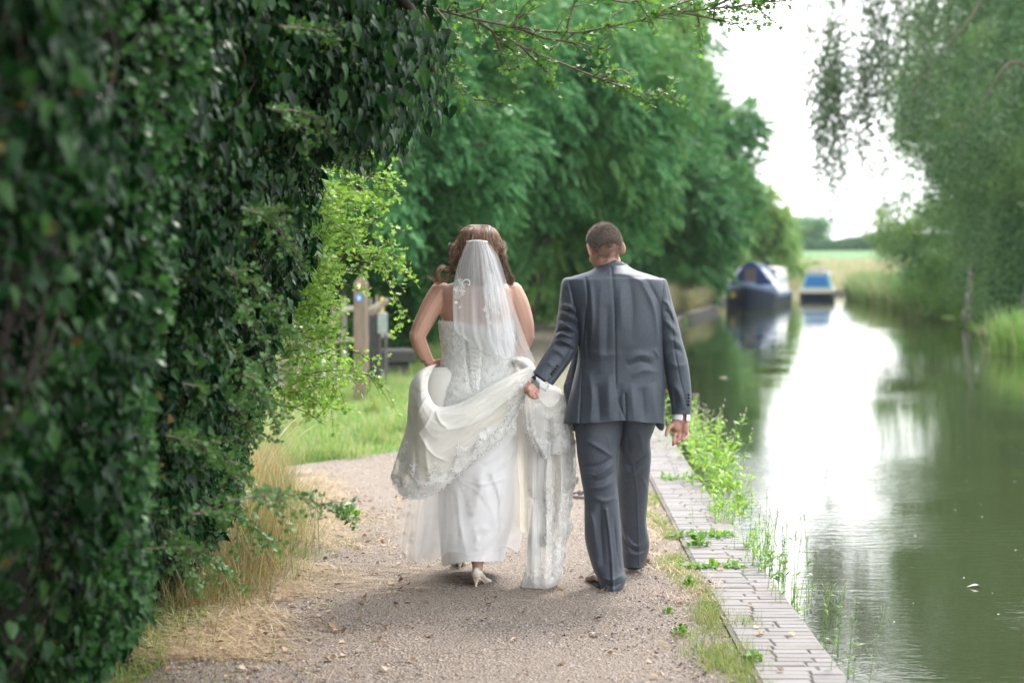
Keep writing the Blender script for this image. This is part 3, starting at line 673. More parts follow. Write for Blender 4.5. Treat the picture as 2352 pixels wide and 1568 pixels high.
def build_trees():
    G = "trees lining the towpath"
    T = [("leafy_tree", "broad leafy tree directly behind the bride's head beyond the lawn", (-2.6, 28.5, 0), (-2.2, 28.5, 3.7), (2.9, 3.2, 3.7), 24000, 0.20, M_TREE, 1),
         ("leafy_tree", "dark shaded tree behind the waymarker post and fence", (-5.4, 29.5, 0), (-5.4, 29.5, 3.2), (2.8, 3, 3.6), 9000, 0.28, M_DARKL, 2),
         ("leafy_tree", "drooping ash like tree rising above the space between the couple", (-0.9, 33, 0), (-0.5, 34.5, 4.6), (3.3, 4, 4.6), 23000, 0.24, M_TREE, 3),
         ("leafy_tree", "tall feathery tree behind the groom's head with long drooping sprays", (0.2, 42, 0), (0.9, 43, 5.2), (3.9, 5, 5.2), 21000, 0.30, M_TREE2, 4),
         ("leafy_tree", "tallest tree of the row, its crown edge meeting the sky above the canal", (2.4, 55, 0), (3.5, 56, 6.3), (4.3, 5, 6.2), 18000, 0.36, M_TREE, 5),
         ("leafy_tree", "rounded deep green tree standing left of the navy boat", (4.8, 68, 0), (5.2, 68, 4.6), (3.8, 4, 4.4), 10500, 0.46, M_TREE, 6),
         ("leafy_tree", "lighter bushy tree right behind the navy boat's cratch", (7.4, 90, 0), (7.6, 92, 3.0), (4.6, 4, 3.6), 7500, 0.56, M_TREE2, 7),
         ("leafy_tree", "rounded yellow green tree over the navy boat's roof", (11.2, 100, 0), (11.3, 101, 2.9), (4.1, 4, 3.5), 7000, 0.56, M_OLIVE, 8),
         ("leafy_tree", "last small tree of the row tapering down to the open field", (14.0, 112, 0), (15.2, 113, 2.0), (4.0, 3.4, 2.9), 5500, 0.58, M_OLIVE, 9)]
    for nm, lb, b, c, r, nf, sz, m, sd in T:
        tree(nm, lb, b, c, r, nf, sz, m, sd, group=G, droop=0.9 if sd in (3, 4) else 0.6, lobes=20)
    # shrubs under them
    B = [("undergrowth_bush", "dark leaf mass added for the shaded hollow behind the timber fence", (-2.1, 27.4, 0), (-2.0, 27.6, 1.8), (1.25, 1.2, 1.85), 5600, 0.2, M_DARKL, 26),  # dark leaves placed here stand in for shade under the canopy
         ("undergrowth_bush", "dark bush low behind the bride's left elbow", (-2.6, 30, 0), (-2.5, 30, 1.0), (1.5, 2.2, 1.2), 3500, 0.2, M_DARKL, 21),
         ("undergrowth_bush", "green bush at the towpath margin behind the bride's right shoulder", (-1.0, 36, 0), (-1.0, 36, 1.0), (1.4, 3, 1.3), 3600, 0.22, M_TREE, 22),
         ("undergrowth_bush", "pale green bush behind the groom's left shoulder", (0.0, 46, 0), (0.0, 47, 1.1), (1.4, 3, 1.5), 3600, 0.28, M_TREE2, 23),
         ("undergrowth_bush", "pale green bush behind the groom's right shoulder", (2.4, 58, 0), (2.5, 58, 1.2), (1.9, 3, 1.6), 3600, 0.32, M_TREE2, 24),
         ("undergrowth_bush", "green bush on the bank between the tall grass and the navy boat", (6.2, 76, 0), (6.2, 76, 1.0), (2.1, 3, 1.6), 3000, 0.34, M_TREE, 25)]
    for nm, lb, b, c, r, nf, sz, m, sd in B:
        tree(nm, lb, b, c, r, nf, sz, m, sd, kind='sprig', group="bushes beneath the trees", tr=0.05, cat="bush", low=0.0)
    # right bank
    wb = plain("birch_bark_mat", (0.42, 0.38, 0.35), 0.8, 0.4, 6, bmp=0.01)
    R = [("silver_birch", "big silver birch with pale trunk by the water at the right", (11.7, 43, 0), (12.9, 42, 6.0), (4.7, 4, 6.4), 26000, 0.25, M_BIRCH, 31, "tree", wb, 0.13),
         ("silver_birch", "slimmer birch behind the big one, leaning trunk", (12.6, 52, 0), (14.0, 52, 5.0), (4.0, 4, 5.2), 15000, 0.30, M_BIRCH, 32, "tree", wb, 0.1),
         ("leafy_tree", "olive green tree at the far end of the right bank clump", (15.4, 60, 0), (15.4, 61, 4.0), (3.8, 4, 4.4), 10000, 0.34, M_OLIVE, 33, "tree", None, 0.15),
         ("waterside_bush", "bright green bush hanging over the water beneath the birches", (14.6, 55, 0), (14.4, 55, 1.1), (2.6, 4, 1.7), 6000, 0.22, M_OLIVE, 34, "bush", None, 0.05),
         ("waterside_bush", "low green bush beside the reeds on the right bank", (15.6, 66, 0), (15.3, 66, 0.6), (2.0, 4, 1.1), 4200, 0.24, M_TREE2, 35, "bush", None, 0.05),
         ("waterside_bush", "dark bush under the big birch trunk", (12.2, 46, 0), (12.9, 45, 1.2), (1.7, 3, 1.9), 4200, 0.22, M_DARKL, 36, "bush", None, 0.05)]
    for nm, lb, b, c, r, nf, sz, m, sd, cat, bk, tr in R:
        tree(nm, lb, b, c, r, nf, sz, m, sd, kind='sprig', tr=tr, cat=cat, bark=bk, low=-0.1, lobes=22, droop=1.0)
    # hanging birch sprays
    t = thing("weeping_birch", "birch with thin hanging sprays dangling into the white sky over the water", "tree", (11.2, 38, 0))
    mb = MB(); pos, tip = [], []
    def strand(p, L):
        n = max(5, int(L / 0.05)); s = np.linspace(0, 1, n)
        sw = rng.normal(size=2) * 0.06 * L
        P = np.stack([p[0] + sw[0] * s ** 1.5 + 0.03 * np.sin(s * 7 + p[0] * 9), p[1] + sw[1] * s ** 1.5, p[2] - L * s], -1)
        mb.tube(P[::3] if n > 8 else P, 0.004, 3)
        for q in P[1:]:
            for _ in range(2):
                pos.append(q + rng.normal(size=3) * 0.09); tip.append((rng.normal() * 0.7, rng.normal() * 0.7, -1))
    arcs = [([(11.2, 38, 0), (11.0, 38, 4), (10.3, 38, 7.6), (9.0, 38, 8.9), (7.8, 37.5, 8.6), (6.9, 37, 7.4), (6.3, 36.8, 6.2), (6.1, 36.8, 5.4)], 2.6, 62),
            ([(10.3, 38, 7.6), (9.2, 37.6, 7.9), (8.3, 37.2, 7.2), (7.4, 37, 6.4), (6.8, 37, 5.5), (6.5, 37, 4.9)], 2.5, 58),
            ([(9.0, 38, 8.9), (8.0, 37, 9.4), (7.1, 36.5, 9.0), (6.3, 36.2, 8.0), (5.9, 36, 6.9)], 1.5, 30),
            ([(10.3, 38, 7.2), (9.6, 37.6, 7.2), (9.0, 37.2, 6.3), (8.2, 37, 5.4), (7.7, 37, 4.6)], 1.0, 10),
            ([(11.0, 38, 5), (10.2, 38, 5.6), (9.7, 37.8, 5.2), (9.3, 37.6, 4.4)], 1.0, 8),
            ([(11.0, 38, 8), (10.2, 38, 9.6), (9.4, 37.8, 9.8), (8.8, 37.6, 9.2)], 1.0, 6)]
    for P, L, n in arcs:
        C = crom(P, 40); mb.tube(C, np.linspace(0.10 if P[0][2] == 0 else 0.035, 0.008, 40), 6)
        i0 = 22 if P[0][2] == 0 else 10
        for k in range(n):
            p = C[int(rng.integers(i0, 40))] + rng.normal(size=3) * (0.22, 0.35, 0.1); strand(p, L * rng.uniform(0.35, 1.15))
    pos = np.array(pos); tip = np.array(tip); N = len(pos)
    V, Fs = leaves_mesh(pos, tip, rng.normal(size=(N, 3)), rng.uniform(0.05, 0.085, N), IVY * (0.9, 1, 1), IVYF, IVYT)
    link("foliage", mesh_np("foliage", V, Fs, False), leafmat("birch_spray_mat", [(0.035, 0.075, 0.04), (0.06, 0.11, 0.05), (0.09, 0.15, 0.06)], 0.45, 0.25), t)
    mb.build("trunk", BARK, t)
    # distant wood behind the field
    src = tree("distant_tree", "far rounded tree on the skyline above the boats, left end", (46, 296, 3), (46, 296, 6.0), (6.5, 4, 4.2), 2400, 0.9, bpy.data.materials['tree_leaf_mat'], 41, kind='sprig', group="distant trees on the skyline", tr=0.2)
    spots = [(51, 300, 1.05, "far tree on the skyline, second from the left in the gap"), (56, 298, 1.3, "tallest far tree in the sky gap"), (61, 302, 1.2, "far tree on the skyline next to the birch foliage"),
             (41, 305, 1.0, "far tree just right of the last towpath tree"), (67, 300, 1.1, "far tree half hidden by the birch foliage"), (36, 300, 0.9, "far tree seen behind the last towpath tree")]
    for x, y, s, lb in spots:
        r = src.copy(); COL.objects.link(r); r['label'] = lb; r.location = (x, y, 3)
        for ch in [o for o in COL.objects if o.parent == src]:
            c = ch.copy(); COL.objects.link(c); c.parent = r
        r.scale = (s, s, s); r.rotation_euler = (0, 0, x)
    # low hedge of the far field
    V = []; N = 9000
    X = rng.uniform(24, 90, N); Y = 285 + rng.normal(size=N) * 2
    (Vv, Fs) = leaves_mesh(P3(X, Y, 3.4 + rng.random(N) * 1.8 * (1 + 0.4 * sines(X[:, None], 3, 0.3))), rng.normal(size=(N, 3)), rng.normal(size=(N, 3)) + (0, 0, 1), rng.uniform(0.7, 1.2, N), SP, SPF)
    tag(link("field_hedge", mesh_np("field_hedge", Vv, Fs, False), M_DARKL), "long low hedge closing the far field below the skyline trees", "hedge")
build_trees()

# ---------------------------------------------------------------- the ivy wall on the left
def xface(Y, z):
    x = np.interp(z, [0, .3, .75, 1.17, 1.6, 1.9, 2.3, 2.8, 3.4], [-1.62, -1.47, -1.30, -1.18, -1.06, -0.96, -0.86, -0.78, -0.60])
    x = x + np.interp(Y, [3, 6, 9, 10.4], [0.02, 0.05, 0.0, -0.5])
    q = np.stack([np.asarray(Y, float), np.asarray(z, float)], -1)
    return x + 0.055 * sines(q, 61, 3.1) + 0.03 * sines(q, 62, 8.0)

def build_hedge():
    t = thing("ivy_hedge", "deep wall of glossy dark ivy overhanging the left side of the towpath", "hedge", (-1.8, 6.5, 0))
    # leaves
    N = 120000
    Y = 2.6 + 7.7 * rng.random(N); z = 3.5 * rng.random(N) ** 0.9
    dep = rng.exponential(0.11, N)
    X = xface(Y, z) - dep + 0.02
    endc = np.clip((Y - 9.3) / 1.0, 0, 1)
    pos = P3(X - endc * 0.35 * rng.random(N), Y, z)
    cl = sines(np.stack([Y, z], -1), 71, 5.0)
    X = X + 0.07 * sines(np.stack([Y, z], -1), 72, 4.0); pos[:, 0] += 0.07 * sines(np.stack([Y, z], -1), 72, 4.0)
    keep = (rng.random(N) < np.clip(0.55 + 0.5 * cl, 0.06, 1))
    pos, dep = pos[keep], dep[keep]; N = len(pos)
    tip = np.stack([0.45 * rng.normal(size=N) + 0.15, 0.5 * rng.normal(size=N), -1 + 0.45 * rng.normal(size=N)], -1)
    nrm = np.stack([1.0 + 0.75 * rng.normal(size=N), -0.35 + 0.85 * rng.normal(size=N), 0.25 + 0.35 * rng.normal(size=N)], -1)
    s = 0.020 + 0.052 * rng.random(N) ** 1.6
    sc = np.stack([s * rng.uniform(0.35, 0.85, N), s, s * 1.2], -1)
    V1, F1 = leaves_mesh(pos, tip, nrm, sc, IVY, IVYF, IVYT)
    # the ivy clad limb hanging out over the path
    N = 24000
    a = rng.random(N); Xc = -1.15 + 0.80 * a; zc = np.interp(a, [0, 0.5, 1], [2.75, 2.85, 2.75])
    low = np.interp(a, [0, .15, .45, .75, .9, 1], [1.72, 1.86, 1.98, 2.06, 2.12, 2.3]) + 0.05 * np.sin(a * 31) + 0.06 * rng.random(N)
    zz = low + (3.5 - low) * rng.random(N) ** 1.1
    Yc = 7.75 + 0.42 * rng.normal(size=N)
    Xo = Xc + 0.05 * rng.normal(size=N) + np.clip((zz - 2.2) * 0.03, 0, 0.2)
    k = sines(np.stack([Xo * 1.2, zz], -1), 81, 9.0) > -0.9; Xo, Yc, zz = Xo[k], Yc[k], zz[k]; N = len(Xo)
    tip = np.stack([0.2 * rng.normal(size=N) + 0.1, 0.25 * rng.normal(size=N), -1 + 0.1 * rng.normal(size=N)], -1)
    nrm = np.stack([0.7 + 0.6 * rng.normal(size=N), -0.7 + 0.5 * rng.normal(size=N), 0.35 + 0.3 * rng.normal(size=N)], -1)
    s = 0.025 + 0.05 * rng.random(N) ** 1.3
    V2, F2 = leaves_mesh(P3(Xo, Yc, zz), tip, nrm, np.stack([s * rng.uniform(0.45, 0.8, N), s, s], -1), IVY, IVYF, IVYT)
    V = np.concatenate([V1, V2]); Fs = [np.concatenate([F1[i], F2[i] + len(V1)]) for i in range(2)]
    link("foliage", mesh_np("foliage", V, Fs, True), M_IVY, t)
    # lighter lobed leaves of other climbers showing in patches, and dead ones caught in the ivy
    N = 34000; Y = 2.8 + 7.2 * rng.random(N); z = 3.3 * rng.random(N); k = sines(np.stack([Y * 0.7, z + Y * 0.45], -1), 74, 3.4) > 0.75; Y, z = Y[k], z[k]; N = len(Y)
    pos = P3(xface(Y, z) + 0.03 - rng.exponential(0.03, N) - 0.3 * np.clip(Y - 9.3, 0, 1) + 0.07 * sines(np.stack([Y, z], -1), 72, 4.0), Y, z)
    tip = rng.normal(size=(N, 3)) * (0.6, 0.6, 0.5) + (0.5, -0.1, -0.5)
    V, Fs = leaves_mesh(pos, tip, rng.normal(size=(N, 3)) * 0.6 + (0.5, -0.5, 0.6), 0.018 + 0.026 * rng.random(N), HAW, HAWF, HAWT)
    link("climber_foliage", mesh_np("climber_foliage", V, Fs, False), leafmat("climber_mat", [(0.02, 0.07, 0.02), (0.035, 0.11, 0.03), (0.06, 0.16, 0.04)], 0.35, 0.3, 0.2), t)
    N = 150; Y = 2.8 + 7.0 * rng.random(N); z = 2.9 * rng.random(N)
    V, Fs = leaves_mesh(P3(xface(Y, z) + 0.01, Y, z), rng.normal(size=(N, 3)) + (0, 0, -0.8), rng.normal(size=(N, 3)) + (1, -0.5, 0.3), 0.022 + 0.018 * rng.random(N), IVY, IVYF, IVYT)
    link("withered_foliage", mesh_np("withered_foliage", V, Fs, False), leafmat("dead_leaf_mat", [(0.06, 0.03, 0.012), (0.11, 0.07, 0.025), (0.13, 0.13, 0.035)], 0.6, 0.2, 0.1), t)
    # near-black solid core put in for the darkness inside the hedge
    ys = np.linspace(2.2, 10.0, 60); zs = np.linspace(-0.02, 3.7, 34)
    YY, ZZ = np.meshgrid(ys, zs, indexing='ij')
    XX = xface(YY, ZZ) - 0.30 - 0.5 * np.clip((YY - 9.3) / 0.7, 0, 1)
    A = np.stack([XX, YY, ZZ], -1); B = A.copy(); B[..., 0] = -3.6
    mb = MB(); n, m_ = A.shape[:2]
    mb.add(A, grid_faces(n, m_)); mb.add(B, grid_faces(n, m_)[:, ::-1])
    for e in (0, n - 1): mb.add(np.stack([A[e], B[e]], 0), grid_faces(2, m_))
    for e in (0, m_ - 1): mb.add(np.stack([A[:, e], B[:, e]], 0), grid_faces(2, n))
    mb.build("dark_core", plain("dark_core_mat", (0.022, 0.020, 0.014), 0.95, 0.6, 14), t)
    mb = MB()
    for k in range(150):
        y0, z0 = rng.uniform(3, 9.8), rng.uniform(0.2, 3.2); L = rng.uniform(0.3, 0.9)
        s_ = np.linspace(0, 1, 7); P = np.stack([0 * s_, y0 + 0.25 * rng.normal() * s_, z0 - L * s_ * rng.uniform(0.4, 1)], -1)
        P[:, 2] = np.maximum(P[:, 2], 0.02); P[:, 0] = xface(P[:, 1], P[:, 2]) - 0.06 + 0.03 * np.sin(s_ * 6 + k)
        mb.tube(P, 0.0028, 4)
    C = crom([(-1.6, 7.9, 2.2), (-1.2, 7.8, 2.6), (-0.8, 7.7, 2.75), (-0.45, 7.7, 2.65), (-0.32, 7.65, 2.35)], 16)
    mb.tube(C, np.linspace(0.05, 0.012, 16), 7)
    mb.build("stem", plain("old_stem_mat", (0.045, 0.032, 0.024), 0.9, 0.3, 30), t)
    # unseen tree crown added over the hedge to shade the ivy and near path
    tree("shade_canopy_tree", "out of view tree crown added over the hedge to shade the ivy", (-2.6, 6.2, 0), (-2.1, 4.8, 4.9), (3.7, 4.4, 1.75), 13000, 0.34, M_DARKL, 51, kind='sprig', tr=0.22, low=3.15)
build_hedge()

def twigs(name, label, cat, curves, m, size, Y0, sub=5, parent=None, dens=1.0, r0=0.004, subL=(0.06, 0.2), seed=1, subdir=None):
    """leafy twigs; curves are lists of photo points (x, y[, dY]) with a base distance"""
    g = np.random.default_rng(seed)
    mb = MB(); pos, tip, nrm = [], [], []
    def leafy(P, n):
        L = np.linalg.norm(np.diff(P, axis=0), axis=1).sum()
        for _ in range(max(2, int(L * n))):
            q = g.random() ** 0.8 * (len(P) - 1); i = int(min(q, len(P) - 2)); p = P[i] + (P[i + 1] - P[i]) * (q - i); d = unit(P[i + 1] - P[i])
            o = unit(g.normal(size=3)); tp = unit(d * 0.5 + o * 0.9 + (0, 0, 0.1))
            pos.append(p + tp * size * 0.15); tip.append(tp); nrm.append(np.array((0, -0.3, 1.0)) + g.normal(size=3) * 0.5)
    for c in curves:
        c = [(q[0], q[1], (q[2] if len(q) > 2 else 0)) for q in c]
        C = crom(c, 4 * len(c)); P = at(C[:, 0], C[:, 1], Y0 + C[:, 2])
        mb.tube(P, np.linspace(r0, r0 * 0.3, len(P)), 5); leafy(P, 45 * dens)
        L = np.linalg.norm(np.diff(P, axis=0), axis=1).sum()
        for _ in range(int(L * sub * 4)):
            i = int(g.integers(1, len(P) - 1)); d = unit(P[i + 1] - P[i]); o = g.normal(size=3)
            dd = unit(d * 0.9 + o * 0.55 + (subdir if subdir is not None else (0, 0, 0))); l = g.uniform(*subL)
            s_ = np.linspace(0, 1, 6)[:, None]; Q = P[i] + dd * l * s_ + np.array((0, 0, -0.12 * l)) * s_ ** 2
            mb.tube(Q, np.linspace(r0 * 0.5, r0 * 0.2, 6), 4); leafy(Q, 70 * dens)
    pos, tip, nrm = map(np.array, (pos, tip, nrm))
    V, Fs = leaves_mesh(pos, tip, nrm, size * g.uniform(0.6, 1.15, len(pos)), HAW, HAWF, HAWT)
    t = thing(name, label, cat, tuple(pos.mean(0) * (1, 1, 0)))
    link("foliage", mesh_np("foliage", V, Fs, False), m, t); mb.build("branch", TWIG, t)
    return t

def build_hawthorn():
    cv = []
    g = np.random.default_rng(9)
    ends = [(925, 428), (905, 470), (885, 500), (905, 560), (942, 607), (890, 620), (915, 585), (870, 400), (845, 360), (820, 330), (900, 440), (930, 600), (850, 520), (880, 480)]
    for (x, y) in ends:
        x0, y0 = g.uniform(640, 700), y + g.uniform(-60, 90)
        cv.append([(x0, y0, g.uniform(-0.1, 0.4)), ((x0 * 2 + x) / 3, (y0 * 2 + y) / 3 - 22, 0.1), ((x0 + 2 * x) / 3, (y0 + 2 * y) / 3 - 18, 0), (x, y, -0.1)])
    for k in range(58):
        x0, y0 = g.uniform(600, 680), g.uniform(380, 960); x1 = x0 + g.uniform(70, 190); y1 = y0 + g.uniform(-40, 60)
        if 560 < y0 < 830: x1 = min(x1, 790 + g.uniform(-30, 12))
        cv.append([(x0, y0, 0.2), ((x0 + x1) / 2, (y0 + y1) / 2 - 12, 0.2 * g.normal()), (x1, y1, 0.3 * g.normal())])
    # the long shoot arching down towards the bride's elbow
    cv.append([(830, 560), (868, 600), (890, 650), (915, 690), (944, 738)])
    cv.append([(760, 640), (800, 655), (830, 672)]); cv.append([(720, 820), (780, 800), (830, 815), (875, 850)]); cv.append([(700, 860), (770, 850), (840, 860), (900, 905)])
    twigs("hawthorn_bush", "sunlit light green hawthorn bush reaching out from the end of the ivy hedge", "bush", cv, M_HAW, 0.036, 9.9, sub=4.2, dens=0.95, subL=(0.05, 0.17), seed=4)
    # the overhanging branch along the top
    cv = [[(840, -70, 0.5), (900, -25, 0.3), (960, 8, 0.1), (1080, 42), (1200, 64), (1310, 76), (1400, 62), (1480, 45), (1560, 28), (1650, 20), (1740, 8), (1792, 4)],
          [(1060, 36), (1110, 18), (1160, -12)], [(1300, 74), (1312, 30), (1330, -20)], [(1180, 60), (1200, 20), (1230, -10)],
          [(1130, 70), (1145, 105), (1165, 150), (1192, 208)], [(1095, 50), (1200, 108), (1300, 150), (1400, 190), (1480, 214), (1560, 228)],
          [(1480, 45), (1560, 10), (1640, -15)], [(1560, 28), (1620, 40), (1690, 60)], [(1190, 64), (1250, 88), (1330, 100), (1400, 120)], [(1000, 20), (1030, 60), (1040, 110)],
          [(960, 8), (990, 60), (1010, 130), (1050, 190), (1100, 240)], [(950, 30), (975, 120), (985, 200), (1010, 245)], [(1350, -20), (1430, 5), (1500, -5)], [(1640, 15), (1700, -10), (1760, -20)], [(1200, 108), (1230, 140), (1270, 165)], [(1380, 180), (1420, 160), (1450, 175)]]
    twigs("hawthorn_branch", "long leafy branch reaching across the top over the path", "branch", cv, leafmat("branch_leaf_mat", [(0.05, 0.14, 0.035), (0.09, 0.21, 0.05), (0.15, 0.29, 0.07)], 0.4, 0.45), 0.036, 8.1, sub=5.0, dens=1.5, r0=0.007, subL=(0.05, 0.16), seed=6)
    # hawthorn and bramble shoots growing through the ivy
    cv = []
    for (x0, y0, x1, y1) in ((250, 60, 620, 330), (420, 180, 640, 400), (430, 300, 660, 560), (330, 400, 560, 640), (360, 760, 640, 880), (300, 860, 560, 1130), (380, 1000, 600, 1130), (250, 1100, 470, 1380), (520, 1150, 820, 1200), (150, 620, 330, 740), (560, 860, 640, 990), (330, 1260, 560, 1340), (520, 620, 690, 800), (400, 640, 600, 760), (180, 300, 360, 470), (480, 60, 760, 200), (640, 60, 860, 180), (560, 480, 700, 620), (200, 900, 420, 1010), (420, 880, 600, 1010), (440, 1180, 640, 1260), (120, 1250, 330, 1420), (620, 250, 800, 360), (300, 560, 480, 690)):
        cv.append([(x0, y0, -1.2), ((x0 + x1) / 2, (y0 + y1) / 2 - 40, -0.6), (x1, y1, 0.2)])
    twigs("bramble_shoot", "thin green shoots trailing down across the face of the dark ivy", "shoots", cv, leafmat("shoot_mat", [(0.05, 0.13, 0.03), (0.08, 0.2, 0.05), (0.12, 0.25, 0.07)], 0.4, 0.3), 0.027, 7.3, sub=4.0, dens=1.5, subL=(0.05, 0.16), seed=8)
build_hawthorn()

# ---------------------------------------------------------------- plants along the coping
def herb(label, x, y, H, ns, leafL, m, flower=True, sp=0.10, dens=1.0, group="plants rooted in the canal wall", ox=0.04):
    g0 = ground(x, y); g0[0] += ox
    t = thing("willowherb", label, "plant", tuple(g0), group)
    pos, tip, nrm, sz, hd = [], [], [], [], []
    SG = bpy.data.materials.get("stem_green") or plain("stem_green", (0.16, 0.26, 0.07), 0.5)
    for k in range(ns):
        mb = MB()
        b = g0 + (rng.normal() * sp * 0.5, rng.normal() * sp * 1.6, -0.06); h = H * rng.uniform(0.55, 1.05)
        ln = rng.normal(size=2) * 0.12 * H + (0.05 * H, -0.02 * H)
        s = np.linspace(0, 1, 8); P = np.stack([b[0] + ln[0] * s ** 1.5, b[1] + ln[1] * s ** 1.5, b[2] + (h + 0.06) * s], -1)
        mb.tube(P, np.linspace(0.0018, 0.0008, 8), 4)
        for i in range(int(h / 0.022 * dens)):
            q = (0.06 + 0.9 * rng.random()) * 7; j = int(q); p = P[j] + (P[min(j + 1, 7)] - P[j]) * (q - j)
            a = rng.uniform(0, 6.28); e = rng.uniform(-0.1, 0.9)
            pos.append(p); tip.append((math.cos(a) * math.cos(e), math.sin(a) * math.cos(e), math.sin(e))); nrm.append((rng.normal() * 0.3, rng.normal() * 0.3, 1)); sz.append(leafL * (1.1 - 0.55 * q / 7) * rng.uniform(0.6, 1.1))
        if flower:
            for _ in range(7):
                a = rng.uniform(0, 6.28); j = P[6] + (P[7] - P[6]) * rng.random() * 1.2; e = j + np.array((math.cos(a) * 0.016, math.sin(a) * 0.016, 0.045)) * rng.uniform(0.5, 1.1); mb.tube([j, e], [0.0008, 0.0006], 3)
                hd.append(e)
        mb.build("stem", SG, t)
    pos, tip, nrm, sz = map(np.array, (pos, tip, nrm, sz))
    V, Fs = leaves_mesh(pos, tip, nrm, sz, LAN, LANF, LANT)
    link("foliage", mesh_np("foliage", V, Fs, False), m, t)
    if hd and H > 0.3:
        hd = np.array(hd)[::3]; N = len(hd)
        V, F = scatter(np.array([(.5, 0, 0), (0, .5, 0), (-.5, 0, 0), (0, -.5, 0), (0, 0, .7)]), np.array([(0, 1, 4), (1, 2, 4), (2, 3, 4), (3, 0, 4)]), hd, np.tile(np.eye(3), (N, 1, 1)), 0.011)
        link("blossom", mesh_np("blossom", V, F, False), bpy.data.materials.get("blossom_mat") or plain("blossom_mat", (0.55, 0.36, 0.42), 0.6), t)

def build_herbs():
    A = leafmat("herb_mat", [(0.11, 0.26, 0.035), (0.17, 0.35, 0.045), (0.25, 0.43, 0.06), (0.34, 0.46, 0.10)], 0.4, 0.4)
    B = leafmat("herb_dark_mat", [(0.08, 0.2, 0.04), (0.13, 0.28, 0.05), (0.2, 0.36, 0.07)], 0.42, 0.35)
    L = [("tallest lush willowherb clump with pink tips, beside the groom's right hand", 1640, 1120, 0.52, 26, 0.10, A, True, 0.15, 1.1),
         ("lush yellow green willowherb between the tall clump and the groom's cuff", 1590, 1060, 0.42, 20, 0.085, A, True, 0.14, 1.0),
         ("bushy willowherb overhanging the water just below the tallest clump", 1665, 1165, 0.36, 22, 0.085, A, False, 0.14, 1.2),
         ("leafy plant spilling onto the bricks, third clump from the groom's hand", 1640, 1200, 0.20, 18, 0.07, A, False, 0.12, 1.3),
         ("sparse grey green willowherb in seed against the white reflection", 1745, 1290, 0.34, 12, 0.05, B, True, 0.12, 0.9),
         ("lush low plant where the bricks lose their straight edge", 1712, 1262, 0.18, 18, 0.07, A, False, 0.12, 1.2),
         ("plant with broad leaves creeping over the brick edge", 1750, 1312, 0.16, 20, 0.075, B, False, 0.10, 1.3),
         ("thin seeding willowherb stems over rippled water", 1800, 1370, 0.30, 11, 0.045, B, True, 0.12, 0.8),
         ("small leafy fringe below the thin seeding stems", 1795, 1385, 0.13, 16, 0.055, A, False, 0.12, 1.2),
         ("wispy seed stems nearest the camera at the lower corner of the wall", 1925, 1560, 0.30, 6, 0.045, B, True, 0.11, 0.7),
         ("single wiry stem group leaning over the water near the bottom", 1880, 1490, 0.28, 5, 0.04, B, True, 0.10, 0.6),
         ("leafy growth behind the groom's right sleeve on the canal edge", 1560, 1020, 0.36, 18, 0.09, A, True, 0.2, 0.9),
         ("distant yellow green plants on the edge beside the groom's hip", 1545, 985, 0.38, 16, 0.10, A, True, 0.3, 0.8)]
    for l in L: herb(*l)
    # mats of weed in two brick joints
    for x0, x1, y, lb in ((1560, 1700, 1312, "strip of creeping weed in the brick joint nearest the camera"), (1545, 1680, 1240, "strip of creeping weed in the middle brick joint"), (1520, 1620, 1107, "upright dock leaves in the joint beside the groom's knee")):
        N = 150; xs = rng.uniform(x0, x1, N); p = np.array([ground(x, y + rng.normal() * 2) for x in xs]); p[:, 2] = 0.02 + 0.012 * rng.random(N)
        tip = rng.normal(size=(N, 3)) * (1, 0.6, 0.5) + (0, 0, 0.3)
        V, Fs = leaves_mesh(p, tip, np.tile((0, 0, 1.0), (N, 1)) + 0.4 * rng.normal(size=(N, 3)), rng.uniform(0.02, 0.06, N), LAN * (1.5, 1, 1), LANF, LANT)
        tag(link("joint_weed", mesh_np("joint_weed", V, Fs, False), B), lb, "weed", "weeds growing in the brick joints")
    # stray floating bits on the water
    for x, y, s, lb in ((2238, 1348, 0.045, "pale floating leaf lying on the water at the right"), (1665, 868, 0.10, "far white fleck drifting on the reflection beside the groom's sleeve"), (1648, 1008, 0.03, "small pinkish fleck drifting beyond the willowherb")):
        g = ground(x, y, WZ); V = np.array([(-1, 0, 0.002), (-0.4, -0.28, 0.01), (0.5, -0.22, 0.016), (1, 0.05, 0.004), (0.45, 0.3, 0.012), (-0.5, 0.22, 0.006), (0, 0, 0.02)]) * (s, s, 1) + g
        F = np.array([(6, i, (i + 1) % 6) for i in range(6)])
        tag(link("floating_leaf", mesh_np("floating_leaf", V, F, False), plain("floating_mat", (0.6, 0.55, 0.48), 0.6)), lb, "leaf", "bits floating on the canal")
    N = 420; X = rng.uniform(1.6, 9, N); Y = 7 + 45 * rng.random(N) ** 1.3; k = X < xr(Y) - 0.5; k &= X > xl(Y) + 0.2; X, Y = X[k], Y[k]; N = len(X)
    V, F = scatter(np.array([(-1, -1, 0), (1, -1, 0), (1, 1, 0), (-1, 1, 0.)]), np.array([(0, 1, 2, 3)]), P3(X, Y, WZ + 0.003), basis(unit(rng.normal(size=(N, 3)) * (1, 1, 0)), np.tile((0, 0, 1.0), (N, 1))), rng.uniform(0.002, 0.007, N))
    tag(link("water_specks", mesh_np("water_specks", V, F, False), plain("speck_mat", (0.7, 0.68, 0.62), 0.7)), "tiny pale specks of fluff dotted over the canal surface", "specks", kind='stuff')
build_herbs()

# ================================================================ BOATS
def xf(loc, ang):
    c, s = math.cos(ang), math.sin(ang); R = np.array([(c, -s, 0), (s, c, 0), (0, 0, 1.0)])
    return lambda P: np.asarray(P, float) @ R.T + np.asarray(loc, float)

